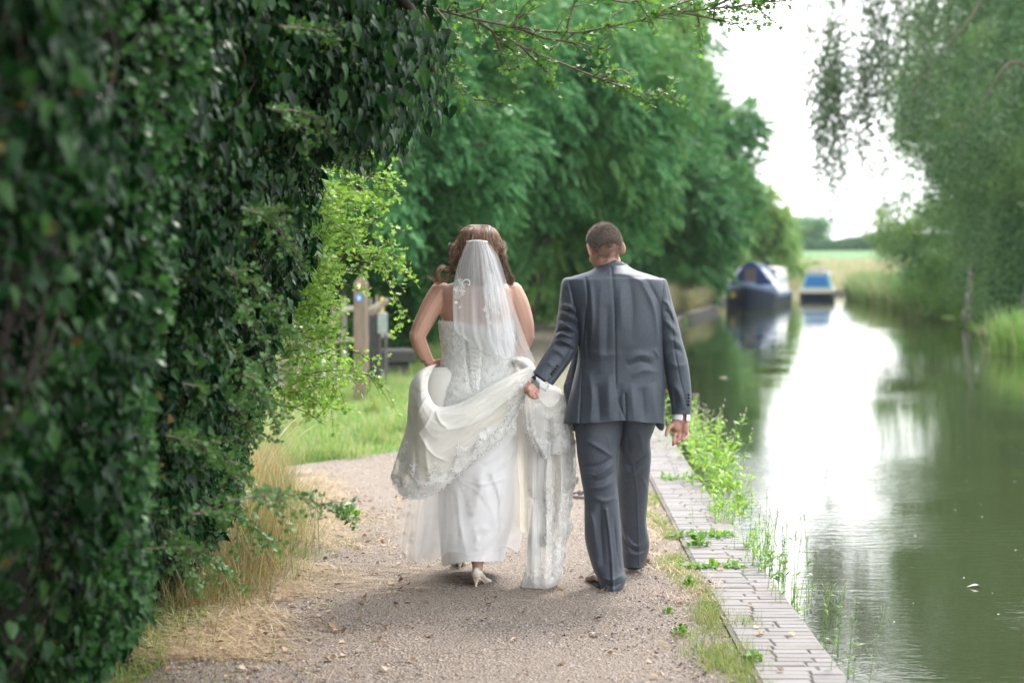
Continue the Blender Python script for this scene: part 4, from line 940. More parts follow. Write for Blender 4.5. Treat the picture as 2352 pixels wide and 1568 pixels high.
def loft_np(rings, cap=True, closed=True):
    A = np.asarray(rings, float); n, m = A.shape[:2]; F = [tuple(f) for f in grid_faces(n, m, closed)]
    if cap: F += [tuple(range(m - 1, -1, -1)), tuple((n - 1) * m + j for j in range(m))]
    return A.reshape(-1, 3), F

def narrowboat(name, label, loc, ang, L, hw, mats, cratch=True, cab=(0.5, 1.5), cabhw=(0.92, 0.78), bow=0.95, sq=False):
    t = thing(name, label, "boat", tuple(loc), "boats moored along the towpath"); T = xf(loc, ang)
    hull, band, deck, cabm, roofm, cv, glass, wood = mats
    def part(nm, mb, m, par=t, smooth=False):
        mb.V = [T(v) for v in mb.V]; return mb.build(nm, m, par, smooth)
    S = np.concatenate([[0.0, 0.12, 0.35, 0.7, 1.1, 1.6, 2.4], np.linspace(3.2, L - 1.0, 6), [L - 0.5, L - 0.15, L]])
    wd = hw * (np.clip((S + 0.02) / 1.7, 0, 1) ** 0.55) * np.where(S > L - 0.6, np.sqrt(np.clip(1.05 - ((S - L + 0.6) / 0.6) ** 2, 0.05, 1)), 1)
    if sq: wd = hw * np.where(S < 0.5, 0.82 + 0.36 * np.clip(S, 0, .5), 1)
    gh = np.interp(S, [0, 0.7, 1.8, 3.2, L], [bow, bow - 0.1, bow - 0.28, 0.52, 0.55])
    if sq: gh = np.full_like(S, 0.50)
    def hullring(k, z0, z1, dw=0.0):
        w0, w1 = max(0.02, wd[k] * 0.93), wd[k] + dw; s = S[k]; rake = 0.16 * (1 - min(1, s / 1.0))
        return [(-w0, s + rake, z0), (w0, s + rake, z0), (w1, s - 0.1 * (1 - min(1, s)), z1), (-w1, s - 0.1 * (1 - min(1, s)), z1)]
    mb = MB(); mb.add(*loft_np([hullring(k, -0.3, gh[k] - 0.16) for k in range(len(S))])); part("hull", mb, hull)
    mb = MB()
    for k0 in (0,):
        R_ = []
        for k in range(len(S)):
            w1 = wd[k] + 0.012; s = S[k] - 0.1 * (1 - min(1, S[k])); R_.append([(-w1, s, gh[k] - 0.17), (w1, s, gh[k] - 0.17), (w1, s, gh[k]), (-w1, s, gh[k])])
        mb.add(*loft_np(R_))
    part("gunwale", mb, band)
    a, b = (3.3 if cratch else 0.9), L - 1.3
    z0, z1 = cab
    sec = lambda s, e=0: [(-cabhw[0] + e, s, z0), (cabhw[0] - e, s, z0), (cabhw[1] - e, s, z1 - 0.05), (cabhw[1] * 0.6, s, z1 + 0.02), (-cabhw[1] * 0.6, s, z1 + 0.02), (-cabhw[1] + e, s, z1 - 0.05)]
    mb = MB(); mb.add(*loft_np([sec(a), sec(b)])); cabin = part("cabin", mb, cabm)
    mb = MB(); w = cabhw[1] + 0.05
    mb.add(*loft_np([[(-w, s, z1 - 0.06), (w, s, z1 - 0.06), (w, s, z1 - 0.02), (w * .55, s, z1 + 0.05), (-w * .55, s, z1 + 0.05), (-w, s, z1 - 0.02)] for s in (a - 0.06, b + 0.06)])); part("roof", mb, roofm, t)
    # windows along both sides, following the lean of the cabin side
    for sd in (-1, 1):
        for k in range(4):
            s = a + 0.9 + k * (b - a - 1.6) / 3.3
            def side(zz, ss, e): x = np.interp(zz, [z0, z1 - 0.05], cabhw) + e; return (sd * x, ss, zz)
            mb = MB(); zz0, zz1 = z0 + 0.42 * (z1 - z0), z1 - 0.2
            mb.add([side(zz0, s, .02), side(zz0, s + .7, .02), side(zz1, s + .7, .02), side(zz1, s, .02), side(zz0, s, -.02), side(zz0, s + .7, -.02), side(zz1, s + .7, -.02), side(zz1, s, -.02)], [(0, 1, 2, 3), (7, 6, 5, 4), (0, 4, 5, 1), (1, 5, 6, 2), (2, 6, 7, 3), (3, 7, 4, 0)])
            part("window", mb, glass, t)
    if cratch:
        zb, zt = 0.78, 1.76
        # cover: triangular prism of canvas from the front board to the cabin
        R_ = [[(-0.98, s, zb - 0.06 - 0.22 * q), (0.98, s, zb - 0.06 - 0.22 * q), (0.26 + 0.46 * q, s, zt - 0.13 - 0.14 * q), (0.1 + .1 * q, s, zt - 0.09 * q), (-0.1 - .1 * q, s, zt - 0.09 * q), (-0.26 - 0.46 * q, s, zt - 0.13 - 0.14 * q)] for q, s in ((0, 1.75), (0.5, 2.5), (1, 3.32))]
        mb = MB(); mb.add(*loft_np(R_)); c = part("canvas_cover", mb, cv, t)
        for sd in (-1, 1):       # pale translucent side panel let into the cover
            q0, q1 = 0.12, 0.85; P = []
            for q, f in ((0.10, 0.12), (0.3, 0.02), (0.62, 0.02), (0.9, 0.12), (0.93, 0.5), (0.55, 0.86), (0.15, 0.92), (0.05, 0.5)):
                s = 1.75 + 1.57 * q; xb, xt = 0.98, 0.26 + 0.46 * q; zb_, zt_ = zb - 0.06 - 0.22 * q, zt - 0.13 - 0.14 * q
                P.append((sd * (xb + (xt - xb) * f + 0.02), s, zb_ + (zt_ - zb_) * f + 0.012))
            mb = MB(); mb.add(P + [(p[0] - sd * 0.03, p[1], p[2] - 0.02) for p in P], [tuple(range(8))] + [(i, (i + 1) % 8, 8 + (i + 1) % 8, 8 + i) for i in range(8)]); part("cover_panel", mb, plain("panel_white", (0.55, 0.57, 0.62), 0.5), c)
        mb = MB(); mb.bbox((0, 1.70, (zb + 1.5) / 2), (0.44, 0.05, 1.5 - zb), 0.01); part("front_doors", mb, wood)
        mb = MB(); mb.add([(-0.72, 0.95, gh[3] - 0.02), (0.72, 0.95, gh[3] - 0.02), (0.97, 1.74, 0.86), (-0.97, 1.74, 0.86), (-0.72, 0.95, 0.6), (0.72, 0.95, 0.6), (0.97, 1.74, 0.6), (-0.97, 1.74, 0.6)], [(0, 1, 2, 3), (4, 7, 6, 5), (0, 4, 5, 1), (1, 5, 6, 2), (2, 6, 7, 3), (3, 7, 4, 0)])
        mb.tube([T_ for T_ in ((-0.3, 0.35, 0.93), (0.3, 0.35, 0.93))], 0.03, 6); part("foredeck", mb, deck)
        mb = MB(); a_ = np.linspace(0, 2 * np.pi, 17)[:-1]; ring = np.stack([-0.46 + 0.11 * np.cos(a_), 0.42 + 0 * a_, 0.50 + 0.11 * np.sin(a_)], -1)
        mb.add(*loft_np([ring, ring - (0.03, 0.10, 0)])); part("bow_fender", mb, plain("fender_yellow", (0.75, 0.55, 0.08), 0.5))
        mb = MB(); mb.tube([(0.2, 6.0, z1 + 0.02), (0.2, 6.0, z1 + 0.30)], 0.06, 8); mb.tube([(0.2, 6.0, z1 + 0.28), (0.2, 6.0, z1 + 0.33)], 0.1, 8); part("chimney", mb, hull)
    else:
        mb = MB(); mb.add([(-0.56, a - 0.03, z0 + 0.16), (0.56, a - 0.03, z0 + 0.16), (0.42, a - 0.03, z1 - 0.2), (-0.42, a - 0.03, z1 - 0.2), (-0.56, a + 0.03, z0 + 0.16), (0.56, a + 0.03, z0 + 0.16), (0.42, a + 0.03, z1 - 0.2), (-0.42, a + 0.03, z1 - 0.2)], [(0, 1, 2, 3), (7, 6, 5, 4), (0, 4, 5, 1), (1, 5, 6, 2), (2, 6, 7, 3), (3, 7, 4, 0)])
        part("windscreen", mb, cv)
        mb = MB()
        for x, s, h in ((-0.3, 2.2, 0.12), (0.1, 3.0, 0.16), (0.4, 3.6, 0.12), (-0.1, 4.6, 0.14)): mb.bbox((x, s, z1 + 0.04 + h / 2), (0.35, 0.5, h), 0.03)
        part("roof_box", mb, wood)
        mb = MB(); mb.tube([(-0.5, 1.3, z1), (-0.5, 1.3, z1 + 0.2), (0.5, 1.3, z1 + 0.2), (0.5, 1.3, z1)], 0.02, 6); part("roof_rail", mb, band)
    return t

def build_boats():
    navy = plain("navy_paint", (0.012, 0.02, 0.045), 0.35); steel = plain("blue_grey_paint", (0.09, 0.13, 0.24), 0.4); deck = plain("deck_blue", (0.12, 0.19, 0.33), 0.45)
    cream = plain("pale_paint", (0.44, 0.46, 0.42), 0.4); cream2 = plain("cream_roof", (0.40, 0.40, 0.37), 0.5)
    canvas = plain("navy_canvas", (0.012, 0.032, 0.11), 0.75); glass = plain("boat_glass", (0.33, 0.36, 0.36), 0.15); wood = plain("door_brown", (0.12, 0.08, 0.08), 0.5)
    p = at(1712, 700, 71.0); ang = -math.atan2(3.4, 10.6)
    narrowboat("narrowboat", "navy narrowboat with blue canvas cratch cover and cream cabin sides", (p[0], 71.0, WZ), -0.235, 9.6, 0.98, (navy, steel, deck, cream, cream2, canvas, glass, wood))
    turq = plain("turquoise_paint", (0.13, 0.32, 0.36), 0.4); beige = plain("beige_paint", (0.40, 0.34, 0.28), 0.5); pink = plain("pale_pink_paint", (0.38, 0.33, 0.34), 0.4)
    blue = plain("deep_blue_screen", (0.015, 0.10, 0.28), 0.3)
    narrowboat("narrowboat", "smaller turquoise boat with deep blue windscreen, moored farther off", ((1875 - 1176) / FPX * 85.5, 85.5, WZ), -0.18, 7.5, 0.79, (navy, beige, beige, turq, pink, blue, glass, plain("roof_clutter", (0.26, 0.25, 0.22), 0.7)), cratch=False, cab=(0.46, 1.28), cabhw=(0.70, 0.52), sq=True)
build_boats()

# ================================================================ LOCK SIDE FURNITURE
def build_furniture():
    wood = nodes("weathered_wood"); m, t_, b = wood
    f = noise_(t_, 1, 5, mapped(t_, (60, 60, 5))); t_.links.new(ramp(t_, f, [(0.3, (0.125, 0.088, 0.066)), (0.7, (0.225, 0.165, 0.13))]), b.inputs['Base Color']); b.inputs['Roughness'].default_value = 0.85; bump(t_, f, b, 0.003)
    W = m; black = plain("black_timber", (0.02, 0.02, 0.022), 0.6, 0.4, 15, bmp=0.004); greyt = plain("grey_timber_top", (0.09, 0.08, 0.08), 0.8, 0.3, 15)
    Y = 21.0; x0 = (829.5 - 1176) / FPX * Y
    t = thing("signpost", "square wooden waymarker post with pointed top and two round discs", "signpost", (x0, Y, 0))
    a = rad(-14); R = np.array([(math.cos(a), -math.sin(a), 0), (math.sin(a), math.cos(a), 0), (0, 0, 1)])
    h = 0.066; pr = []
    for z, k in ((-0.05, 1), (1.33, 1), (1.335, .98), (1.44, 0.06)): pr.append([(-h * k, -h * k, z), (h * k, -h * k, z), (h * k, h * k, z), (-h * k, h * k, z)])
    V, F = loft_np(pr); mb = MB(); mb.add(V @ R.T + (x0, Y, 0), F); mb.build("post", W, t, False)
    def disc(nm, z, r, m1, m2, arrow):
        o = np.array((x0, Y, z)) + R @ np.array((0, -h - 0.002, 0)); a_ = np.linspace(0, 2 * np.pi, 25)[:-1]
        q = np.stack([r * np.cos(a_), 0 * a_, r * np.sin(a_)], -1)
        mb = MB(); V, F = loft_np([q, q + (0, -0.004, 0)]); mb.add(V @ R.T + o, F); d = mb.build("waymark_disc", m1, t, False)
        if arrow: P = np.array([(-.5, 0, -.1), (0, 0, .62), (.5, 0, -.1), (.24, 0, -.1), (.24, 0, -.6), (-.24, 0, -.6), (-.24, 0, -.1)]) * r * 0.95
        else: P = q[::2] * 0.62; 
        k = len(P); mb = MB(); Pf = P + (0, -0.0065, 0)
        FF = [(0, 1, 2), (0, 2, 3), (0, 3, 6), (3, 4, 5), (3, 5, 6)] if arrow else [(0, i, i + 1) for i in range(1, k - 1)]
        mb.add(Pf @ R.T + o, FF); mb.build("arrow" if arrow else "symbol", m2, d, False)
        return d
    white = plain("disc_white", (0.6, 0.6, 0.6), 0.5)
    d = disc("d", 1.58 - 57.5 / FPX * Y, 0.037, plain("disc_orange", (0.60, 0.30, 0.22), 0.5), white, False); d['label'] = "pale disc with orange rim"
    d = disc("d", 1.58 - 83 / FPX * Y, 0.045, plain("disc_blue", (0.05, 0.20, 0.45), 0.5), white, True); d['label'] = "blue disc with white arrow"
    # fence behind
    F_ = thing("wooden_fence", "old pale timber fence with sloping rails behind the waymarker", "fence", tuple(at(815, 700, 24.5) * (1, 1, 0)))
    pale = plain("pale_rail_wood", (0.24, 0.225, 0.17), 0.85, 0.3, 8, bmp=0.004)
    for x, y, Yp, wd in ((789, 682, 24.6, 0.075), (767, 699, 24.6, 0.06), (852, 684, 25.6, 0.035), (866, 676, 25.8, 0.035)):
        p = at(x, y, Yp); mb = MB(); mb.bbox((p[0], Yp, p[2] / 2 - 0.03), (wd, wd, p[2] + 0.06), 0.008); mb.build("post", pale, F_, False)
    for pts in (((735, 800), (757, 757), (775, 727), (795, 712), (820, 708)), ((840, 715), (858, 708), (875, 699), (893, 690))):
        C = crom([(x, y) for x, y in pts], 14); P = at(C[:, 0], C[:, 1], 24.5); mb = MB(); mb.tube(P, 0.042, 8); mb.build("rail", pale, F_)
    P = at(np.array([735, 800, 900]), np.array([790, 782, 770]), 24.52); mb = MB(); mb.tube(P, 0.03, 8); mb.build("rail", pale, F_)
    # paddle gear post with its grey box
    Yb = 23.2; S_ = FPX / Yb
    t = thing("paddle_post", "black timber post carrying a grey metal box and a yellow strip", "post", tuple(at(858, 800, Yb) * (1, 1, 0)))
    p0, p1 = at(848, 724, Yb), at(868, 724, Yb); mb = MB(); mb.bbox(((p0[0] + p1[0]) / 2, Yb, p0[2] / 2), (p1[0] - p0[0], 0.12, p0[2] + 0.02), 0.01); mb.build("post", black, t, False)
    mb = MB(); c = at(879, 742, Yb); mb.bbox((c[0], Yb - 0.02, c[2]), (0.115, 0.13, 0.27), 0.012); bx = mb.build("gear_box", plain("grey_enamel", (0.22, 0.25, 0.235), 0.5), t, False)
    mb = MB(); c = at(878, 700, Yb); mb.bbox((c[0], Yb, c[2]), (0.045, 0.03, 0.19), 0.006); mb.build("yellow_strip", plain("yellow_enamel", (0.52, 0.44, 0.12), 0.5), t, False)
    mb = MB(); a_, b_ = at(872, 768, Yb), at(886, 768, Yb)
    for q in (a_, b_): mb2 = MB(); mb2.bbox((q[0], Yb, q[2] / 2), (0.04, 0.05, q[2]), 0.006); mb2.build("leg", greyt, t, False)
    mb = MB(); c = at(853, 700, Yb); mb.tube([at(850, 735, Yb), at(885, 690, Yb)], 0.035, 8); mb.build("top_beam", W, t)
    # beam end
    Yk = 25.2; c = at(911, 822, Yk); wd = 76 / FPX * Yk
    t = thing("timber_block", "squat black timber block with worn grey top beside the bride's elbow", "block", (c[0], Yk, 0))
    R2 = np.array([(math.cos(.28), -math.sin(.28), 0), (math.sin(.28), math.cos(.28), 0), (0, 0, 1)])
    zt = at(911, 806, Yk)[2]; zb = at(911, 833, Yk)[2]
    mb = MB(); mb.bbox((c[0], Yk, (zt + zb) / 2), (wd * .92, 0.5, zt - zb - 0.02), 0.015, R2); mb.build("upper_beam", black, t, False)
    for s in (-1, 1): mb = MB(); mb.bbox(np.array((c[0], Yk, zt)) + R2 @ np.array((0, s * 0.125, 0.008)), (wd * .9, 0.235, 0.04), 0.008, R2); mb.build("top_plank", greyt, t, False)
    mb = MB(); mb.bbox((c[0] - 0.03, Yk + 0.03, zb / 2), (wd * .74, 0.4, zb + 0.02), 0.02, R2); mb.build("base", black, t, False)
    # stonework half hidden in the bush
    Ys = 22.5; c = at(690, 800, Ys)
    t = thing("stone_pier", "low pinkish stone pier half hidden behind hawthorn twigs", "pier", (c[0], Ys, 0))
    z1 = at(690, 748, Ys)[2]; m, tt, b = nodes("pier_stone")
    v = noise_(tt, 12, 6); tt.links.new(ramp(tt, v, [(0.3, (0.19, 0.145, 0.13)), (0.7, (0.33, 0.27, 0.245))]), b.inputs['Base Color']); b.inputs['Roughness'].default_value = 0.9; bump(tt, v, b, 0.02)
    mb = MB(); mb.bbox((c[0], Ys, z1 / 2 - 0.03), (0.52, 0.42, z1 - 0.06), 0.02); mb.build("pier_body", m, t, False)
    mb = MB(); mb.bbox((c[0], Ys, z1 - 0.03), (0.6, 0.48, 0.07), 0.02); mb.build("cap_stone", plain("cap_stone_mat", (0.34, 0.30, 0.27), 0.85), t, False)
    p = at(742, 770, 22.3); t = thing("white_post", "short white painted post beside the stone pier", "post", (p[0], 22.3, 0)); mb = MB(); mb.bbox((p[0], 22.3, p[2] / 2 + 0.03), (0.07, 0.07, p[2] + 0.06), 0.008); mb.build("post", plain("white_paint", (0.42, 0.45, 0.43), 0.6), t, False)
    mb = MB(); mb.bbox((p[0], 22.3, p[2] + 0.075), (0.085, 0.085, 0.03), 0.01); mb.build("cap", plain("white_paint2", (0.6, 0.62, 0.6), 0.6), t, False)
    # mooring ring
    g = ground(1334, 1138, 0.03); a_ = np.linspace(0, 2 * np.pi, 29)[:-1]; t = thing("mooring_ring", "rusty iron mooring ring lying on the gravel between the couple", "ring", (g[0], g[1], 0))
    C = np.stack([g[0] + 0.07 * np.cos(a_), g[1] + 0.09 * np.sin(a_), 0.038 + 0.006 * np.sin(a_)], -1); k = 8; b_ = np.linspace(0, 2 * np.pi, k + 1)[:-1]
    nrm = unit(C - C.mean(0)); V = C[:, None] + 0.011 * (np.cos(b_)[None, :, None] * nrm[:, None] + np.sin(b_)[None, :, None] * np.array((0, 0, 1.0)))
    V = V.reshape(-1, 3); i = np.arange(28)[:, None]; j = np.arange(k)[None]; F = np.stack([i * k + j, i * k + (j + 1) % k, ((i + 1) % 28) * k + (j + 1) % k, ((i + 1) % 28) * k + j], -1).reshape(-1, 4)
    iron = plain("rusty_iron", (0.16, 0.13, 0.125), 0.6, 0.35, 40, metal=0.5, bmp=0.002)
    link("ring", mesh_np("ring", V, F), iron, t); mb = MB(); mb.tube([(g[0], g[1] + 0.09, -0.02), (g[0], g[1] + 0.09, 0.055)], 0.016, 8); mb.build("staple", iron, t)
build_furniture()

# ================================================================ PEOPLE
FSC = 1.75
def folds(x, y, L, ws=1.0):
    """sum of ridges drawn in photo units: (points, width, height m [, fade]); width in photo units"""
    h = np.zeros_like(x)
    for f in L:
        pts = np.asarray(f[0], float); w_, a = f[1] * ws, f[2]
        if len(pts) > 2: pts = crom(pts, 3 * len(pts))
        best = np.full(x.shape, 1e9); tt = np.zeros_like(x); n = len(pts) - 1
        for i in range(n):
            p, q = pts[i], pts[i + 1]; d = q - p; l2 = (d @ d) + 1e-9
            t = np.clip(((x - p[0]) * d[0] + (y - p[1]) * d[1]) / l2, 0, 1)
            dd = np.hypot(x - p[0] - t * d[0], y - p[1] - t * d[1]); k = dd < best
            best = np.where(k, dd, best); tt = np.where(k, (i + t) / n, tt)
        ta = np.ones_like(tt) if len(f) > 3 and f[3] == 0 else np.sin(np.pi * np.clip(tt, 0.0, 1)) ** 0.7
        h += a * np.exp(-(best / w_) ** 1.5) * ta
    return h * FSC

def sil(rows, n, m, D, e=1.0, fl=None, yw=None, nz=0.0, seed=1, back=1.0, xw=None):
    """closed tube from silhouette rows (y, xleft, xright, depth centre, depth radius)"""
    A = crom(rows, n); a = np.linspace(0, 2 * np.pi, m, endpoint=False)
    c, s = np.cos(a), np.sin(a)
    cx = np.sign(c) * np.abs(c) ** e; sx = np.sign(s) * np.abs(s) ** e
    x = (A[:, 1] + A[:, 2])[:, None] / 2 + (A[:, 2] - A[:, 1])[:, None] / 2 * cx[None]
    dy = A[:, 3][:, None] + A[:, 4][:, None] * sx[None] * np.where(sx < 0, back, 1)[None]
    y = np.broadcast_to(A[:, 0][:, None], x.shape).copy()
    if yw is not None: y = y + yw(x, y, sx[None] + 0 * x)
    if xw is not None: x = x + xw(x, y, sx[None] + 0 * x)
    frontw = np.clip(-sx, 0, 1)[None] ** 0.6
    if fl is not None: dy = dy - fl(x, y) * frontw
    if nz: dy = dy - nz * sines(np.stack([x / 40, y / 40, dy * 8], -1), seed, 1.6)
    return at(x, y, D + dy), x, y

def tubev(rows, n, m, D, fl=None, e=1.0, nz=0.0, seed=1, tilt=0.0):
    """limb along a path of rows (x, y, depth, radius photo units, depth radius m)"""
    A = crom(rows, n); T = np.gradient(A[:, :2], axis=0); T /= np.linalg.norm(T, axis=1)[:, None]
    Pp = np.stack([-T[:, 1], T[:, 0]], -1)
    a = np.linspace(0, 2 * np.pi, m, endpoint=False); c, s = np.cos(a), np.sin(a)
    c = np.sign(c) * np.abs(c) ** e; s = np.sign(s) * np.abs(s) ** e
    x = A[:, 0][:, None] + Pp[:, 0][:, None] * A[:, 3][:, None] * c; y = A[:, 1][:, None] + Pp[:, 1][:, None] * A[:, 3][:, None] * c
    dy = A[:, 2][:, None] + A[:, 4][:, None] * s[None]
    if fl is not None: dy = dy - fl(x, y) * np.clip(-s, 0, 1)[None] ** 0.6
    if nz: dy = dy - nz * sines(np.stack([x / 40, y / 40, dy * 8], -1), seed, 1.6)
    return at(x, y, D + dy), x, y

def gmesh(name, G, m, parent, wrap=True, cap=(False, False), thick=0.0, uv=True, smooth=True):
    n, k = G.shape[:2]; F = grid_faces(n, k, wrap); V = G.reshape(-1, 3); Fs = [F]
    tri = []
    for e, on in ((0, cap[0]), (n - 1, cap[1])):
        if on:
            V = np.concatenate([V, G[e].mean(0)[None]]); c = len(V) - 1
            tri += [((e * k + j), (e * k + (j + 1) % k), c) if e else ((e * k + (j + 1) % k), (e * k + j), c) for j in range(k)]
    if tri: Fs.append(np.array(tri))
    U = None
    if uv:
        u, v = np.meshgrid(np.linspace(0, 1, k), np.linspace(0, 1, n)); U = np.stack([u, v], -1).reshape(-1, 2)
        if len(U) < len(V): U = np.concatenate([U, np.zeros((len(V) - len(U), 2))])
    o = link(name, mesh_np(name, V, Fs, smooth, U), m, parent)
    if thick:
        s = o.modifiers.new("thick", 'SOLIDIFY'); s.thickness = thick; s.offset = 0
    return o

def body_mesh(name, pieces, m, parent, vox=0.004, smooth=6):
    """joins closed pieces into one continuous surface"""
    mb = MB()
    for V, F in pieces: mb.add(V, F)
    o = mb.build(name, m, None)
    r = o.modifiers.new("r", 'REMESH'); r.mode = 'VOXEL'; r.voxel_size = vox; r.use_smooth_shade = True
    s = o.modifiers.new("s", 'SMOOTH'); s.factor = 0.5; s.iterations = smooth
    dg = bpy.context.evaluated_depsgraph_get(); me = bpy.data.meshes.new_from_object(o.evaluated_get(dg))
    old = o.data; bpy.data.objects.remove(o); bpy.data.meshes.remove(old)
    me.name = name; me.polygons.foreach_set('use_smooth', np.ones(len(me.polygons), bool))
    return link(name, me, m, parent)

def closed(G):
    n, k = G.shape[:2]; F = [tuple(f) for f in grid_faces(n, k, True)]
    V = np.concatenate([G.reshape(-1, 3), [G[0].mean(0)], [G[-1].mean(0)]])
    F += [(j, n * k, (j + 1) % k) for j in range(k)]
    F += [((n - 1) * k + j, (n - 1) * k + (j + 1) % k, n * k + 1) for j in range(k)]
    return V, F

def ell(c, r, R=None, n=16, m=20):
    th = np.linspace(0.04, math.pi - 0.04, n); a = np.linspace(0, 2 * np.pi, m, endpoint=False)
    G = np.stack([np.sin(th)[:, None] * np.cos(a), np.sin(th)[:, None] * np.sin(a), -np.cos(th)[:, None] + 0 * a], -1) * np.asarray(r)
    if R is not None: G = G @ np.asarray(R).T
    return closed(G + np.asarray(c))

def caps(pts, r, k=12):
    """rounded tapering chain"""
    P = crom(pts, max(8, 4 * len(pts))); rr = crom(np.asarray(r, float)[:, None], len(P))[:, 0]
    V, F = tube_np(P, rr, k); out = [(V, F)]
    return out + [ell(P[0], (rr[0],) * 3, n=8, m=10), ell(P[-1], (rr[-1],) * 3, n=8, m=10)]

def rotm(yaw, pitch, roll=0.0):
    return np.array((Matrix.Rotation(yaw, 3, 'Z') @ Matrix.Rotation(roll, 3, 'Y') @ Matrix.Rotation(pitch, 3, 'X')))

def head_pieces(c, R, s=1.0, w=1.0):
    """head looking along +Y locally; c = centre of the skull"""
    L = [((0, -0.012, 0.015), (0.077 * w, 0.094, 0.092)), ((0, 0.03, -0.03), (0.068 * w, 0.072, 0.082)), ((0, 0.048, -0.075), (0.052 * w, 0.05, 0.045)), ((0, 0.062, -0.095), (0.024, 0.026, 0.022)),
         ((0, 0.101, -0.022), (0.013, 0.022, 0.024)), ((0, 0.096, 0.0), (0.009, 0.016, 0.03)), ((0, 0.088, 0.032), (0.05, 0.018, 0.016)), ((0, 0.094, -0.062), (0.023, 0.011, 0.009)),
         ((0.036, 0.075, -0.02), (0.024, 0.02, 0.02)), ((-0.036, 0.075, -0.02), (0.024, 0.02, 0.02))]
    out = []
    for p, r in L: out.append(ell(np.asarray(c) + R @ (np.asarray(p) * s), np.asarray(r) * s, R))
    for sd in (-1, 1):      # ears
        Re = R @ rotm(sd * 0.35, 0.0, 0.0)
        a = np.linspace(0, 2 * np.pi, 15)[:-1]
        rim = np.stack([0 * a + sd * 0.004 * np.cos(a), -0.017 * np.cos(a) - 0.002, 0.031 * np.sin(a) - 0.004 * np.cos(a)], -1)
        q = np.asarray(c) + R @ (np.array((sd * 0.083 * w, -0.004, -0.012)) * s)
        rp = np.array([q + Re @ (v * s) for v in rim]); V, F = tube_np(np.concatenate([rp, rp[:1]]), 0.0055 * s, 7); out.append((V, F))
        out.append(ell(q + Re @ np.array((-sd * 0.004, 0.002, -0.003)), (0.005 * s, 0.016 * s, 0.028 * s), Re, 8, 10))
    return out

def skin_mat(name, lo, hi, fr):
    m, t, b = nodes(name)
    c = mixc(t, noise_(t, 9, 4), lo, hi); sp = noise_(t, 150, 2)
    c = mixc(t, ramp(t, sp, [(0.66, (0, 0, 0)), (0.72, (fr, fr, fr))]), c, (lo[0] * 0.55, lo[1] * 0.42, lo[2] * 0.35))
    t.links.new(c, b.inputs['Base Color']); b.inputs['Roughness'].default_value = 0.5
    b.inputs['Subsurface Weight'].default_value = 0.12; b.inputs['Subsurface Radius'].default_value = (0.012, 0.005, 0.003); b.inputs['Specular IOR Level'].default_value = 0.4
    bump(t, noise_(t, 220, 3), b, 0.0006); return m

def strands(mb, roots, dirs, L, r, grav=0.0, curl=0.0, n=5, k=3, seed=3):
    g = np.random.default_rng(seed)
    for p, d in zip(roots, dirs):
        l = L * g.uniform(0.6, 1.2); s = np.linspace(0, 1, n)[:, None]; o = g.normal(size=3)
        P = p + d * l * s + o * curl * l * s * s + np.array((0, 0, -grav * l)) * s ** 2
        mb.tube(P, r * np.linspace(1, 0.25, n), k, False)

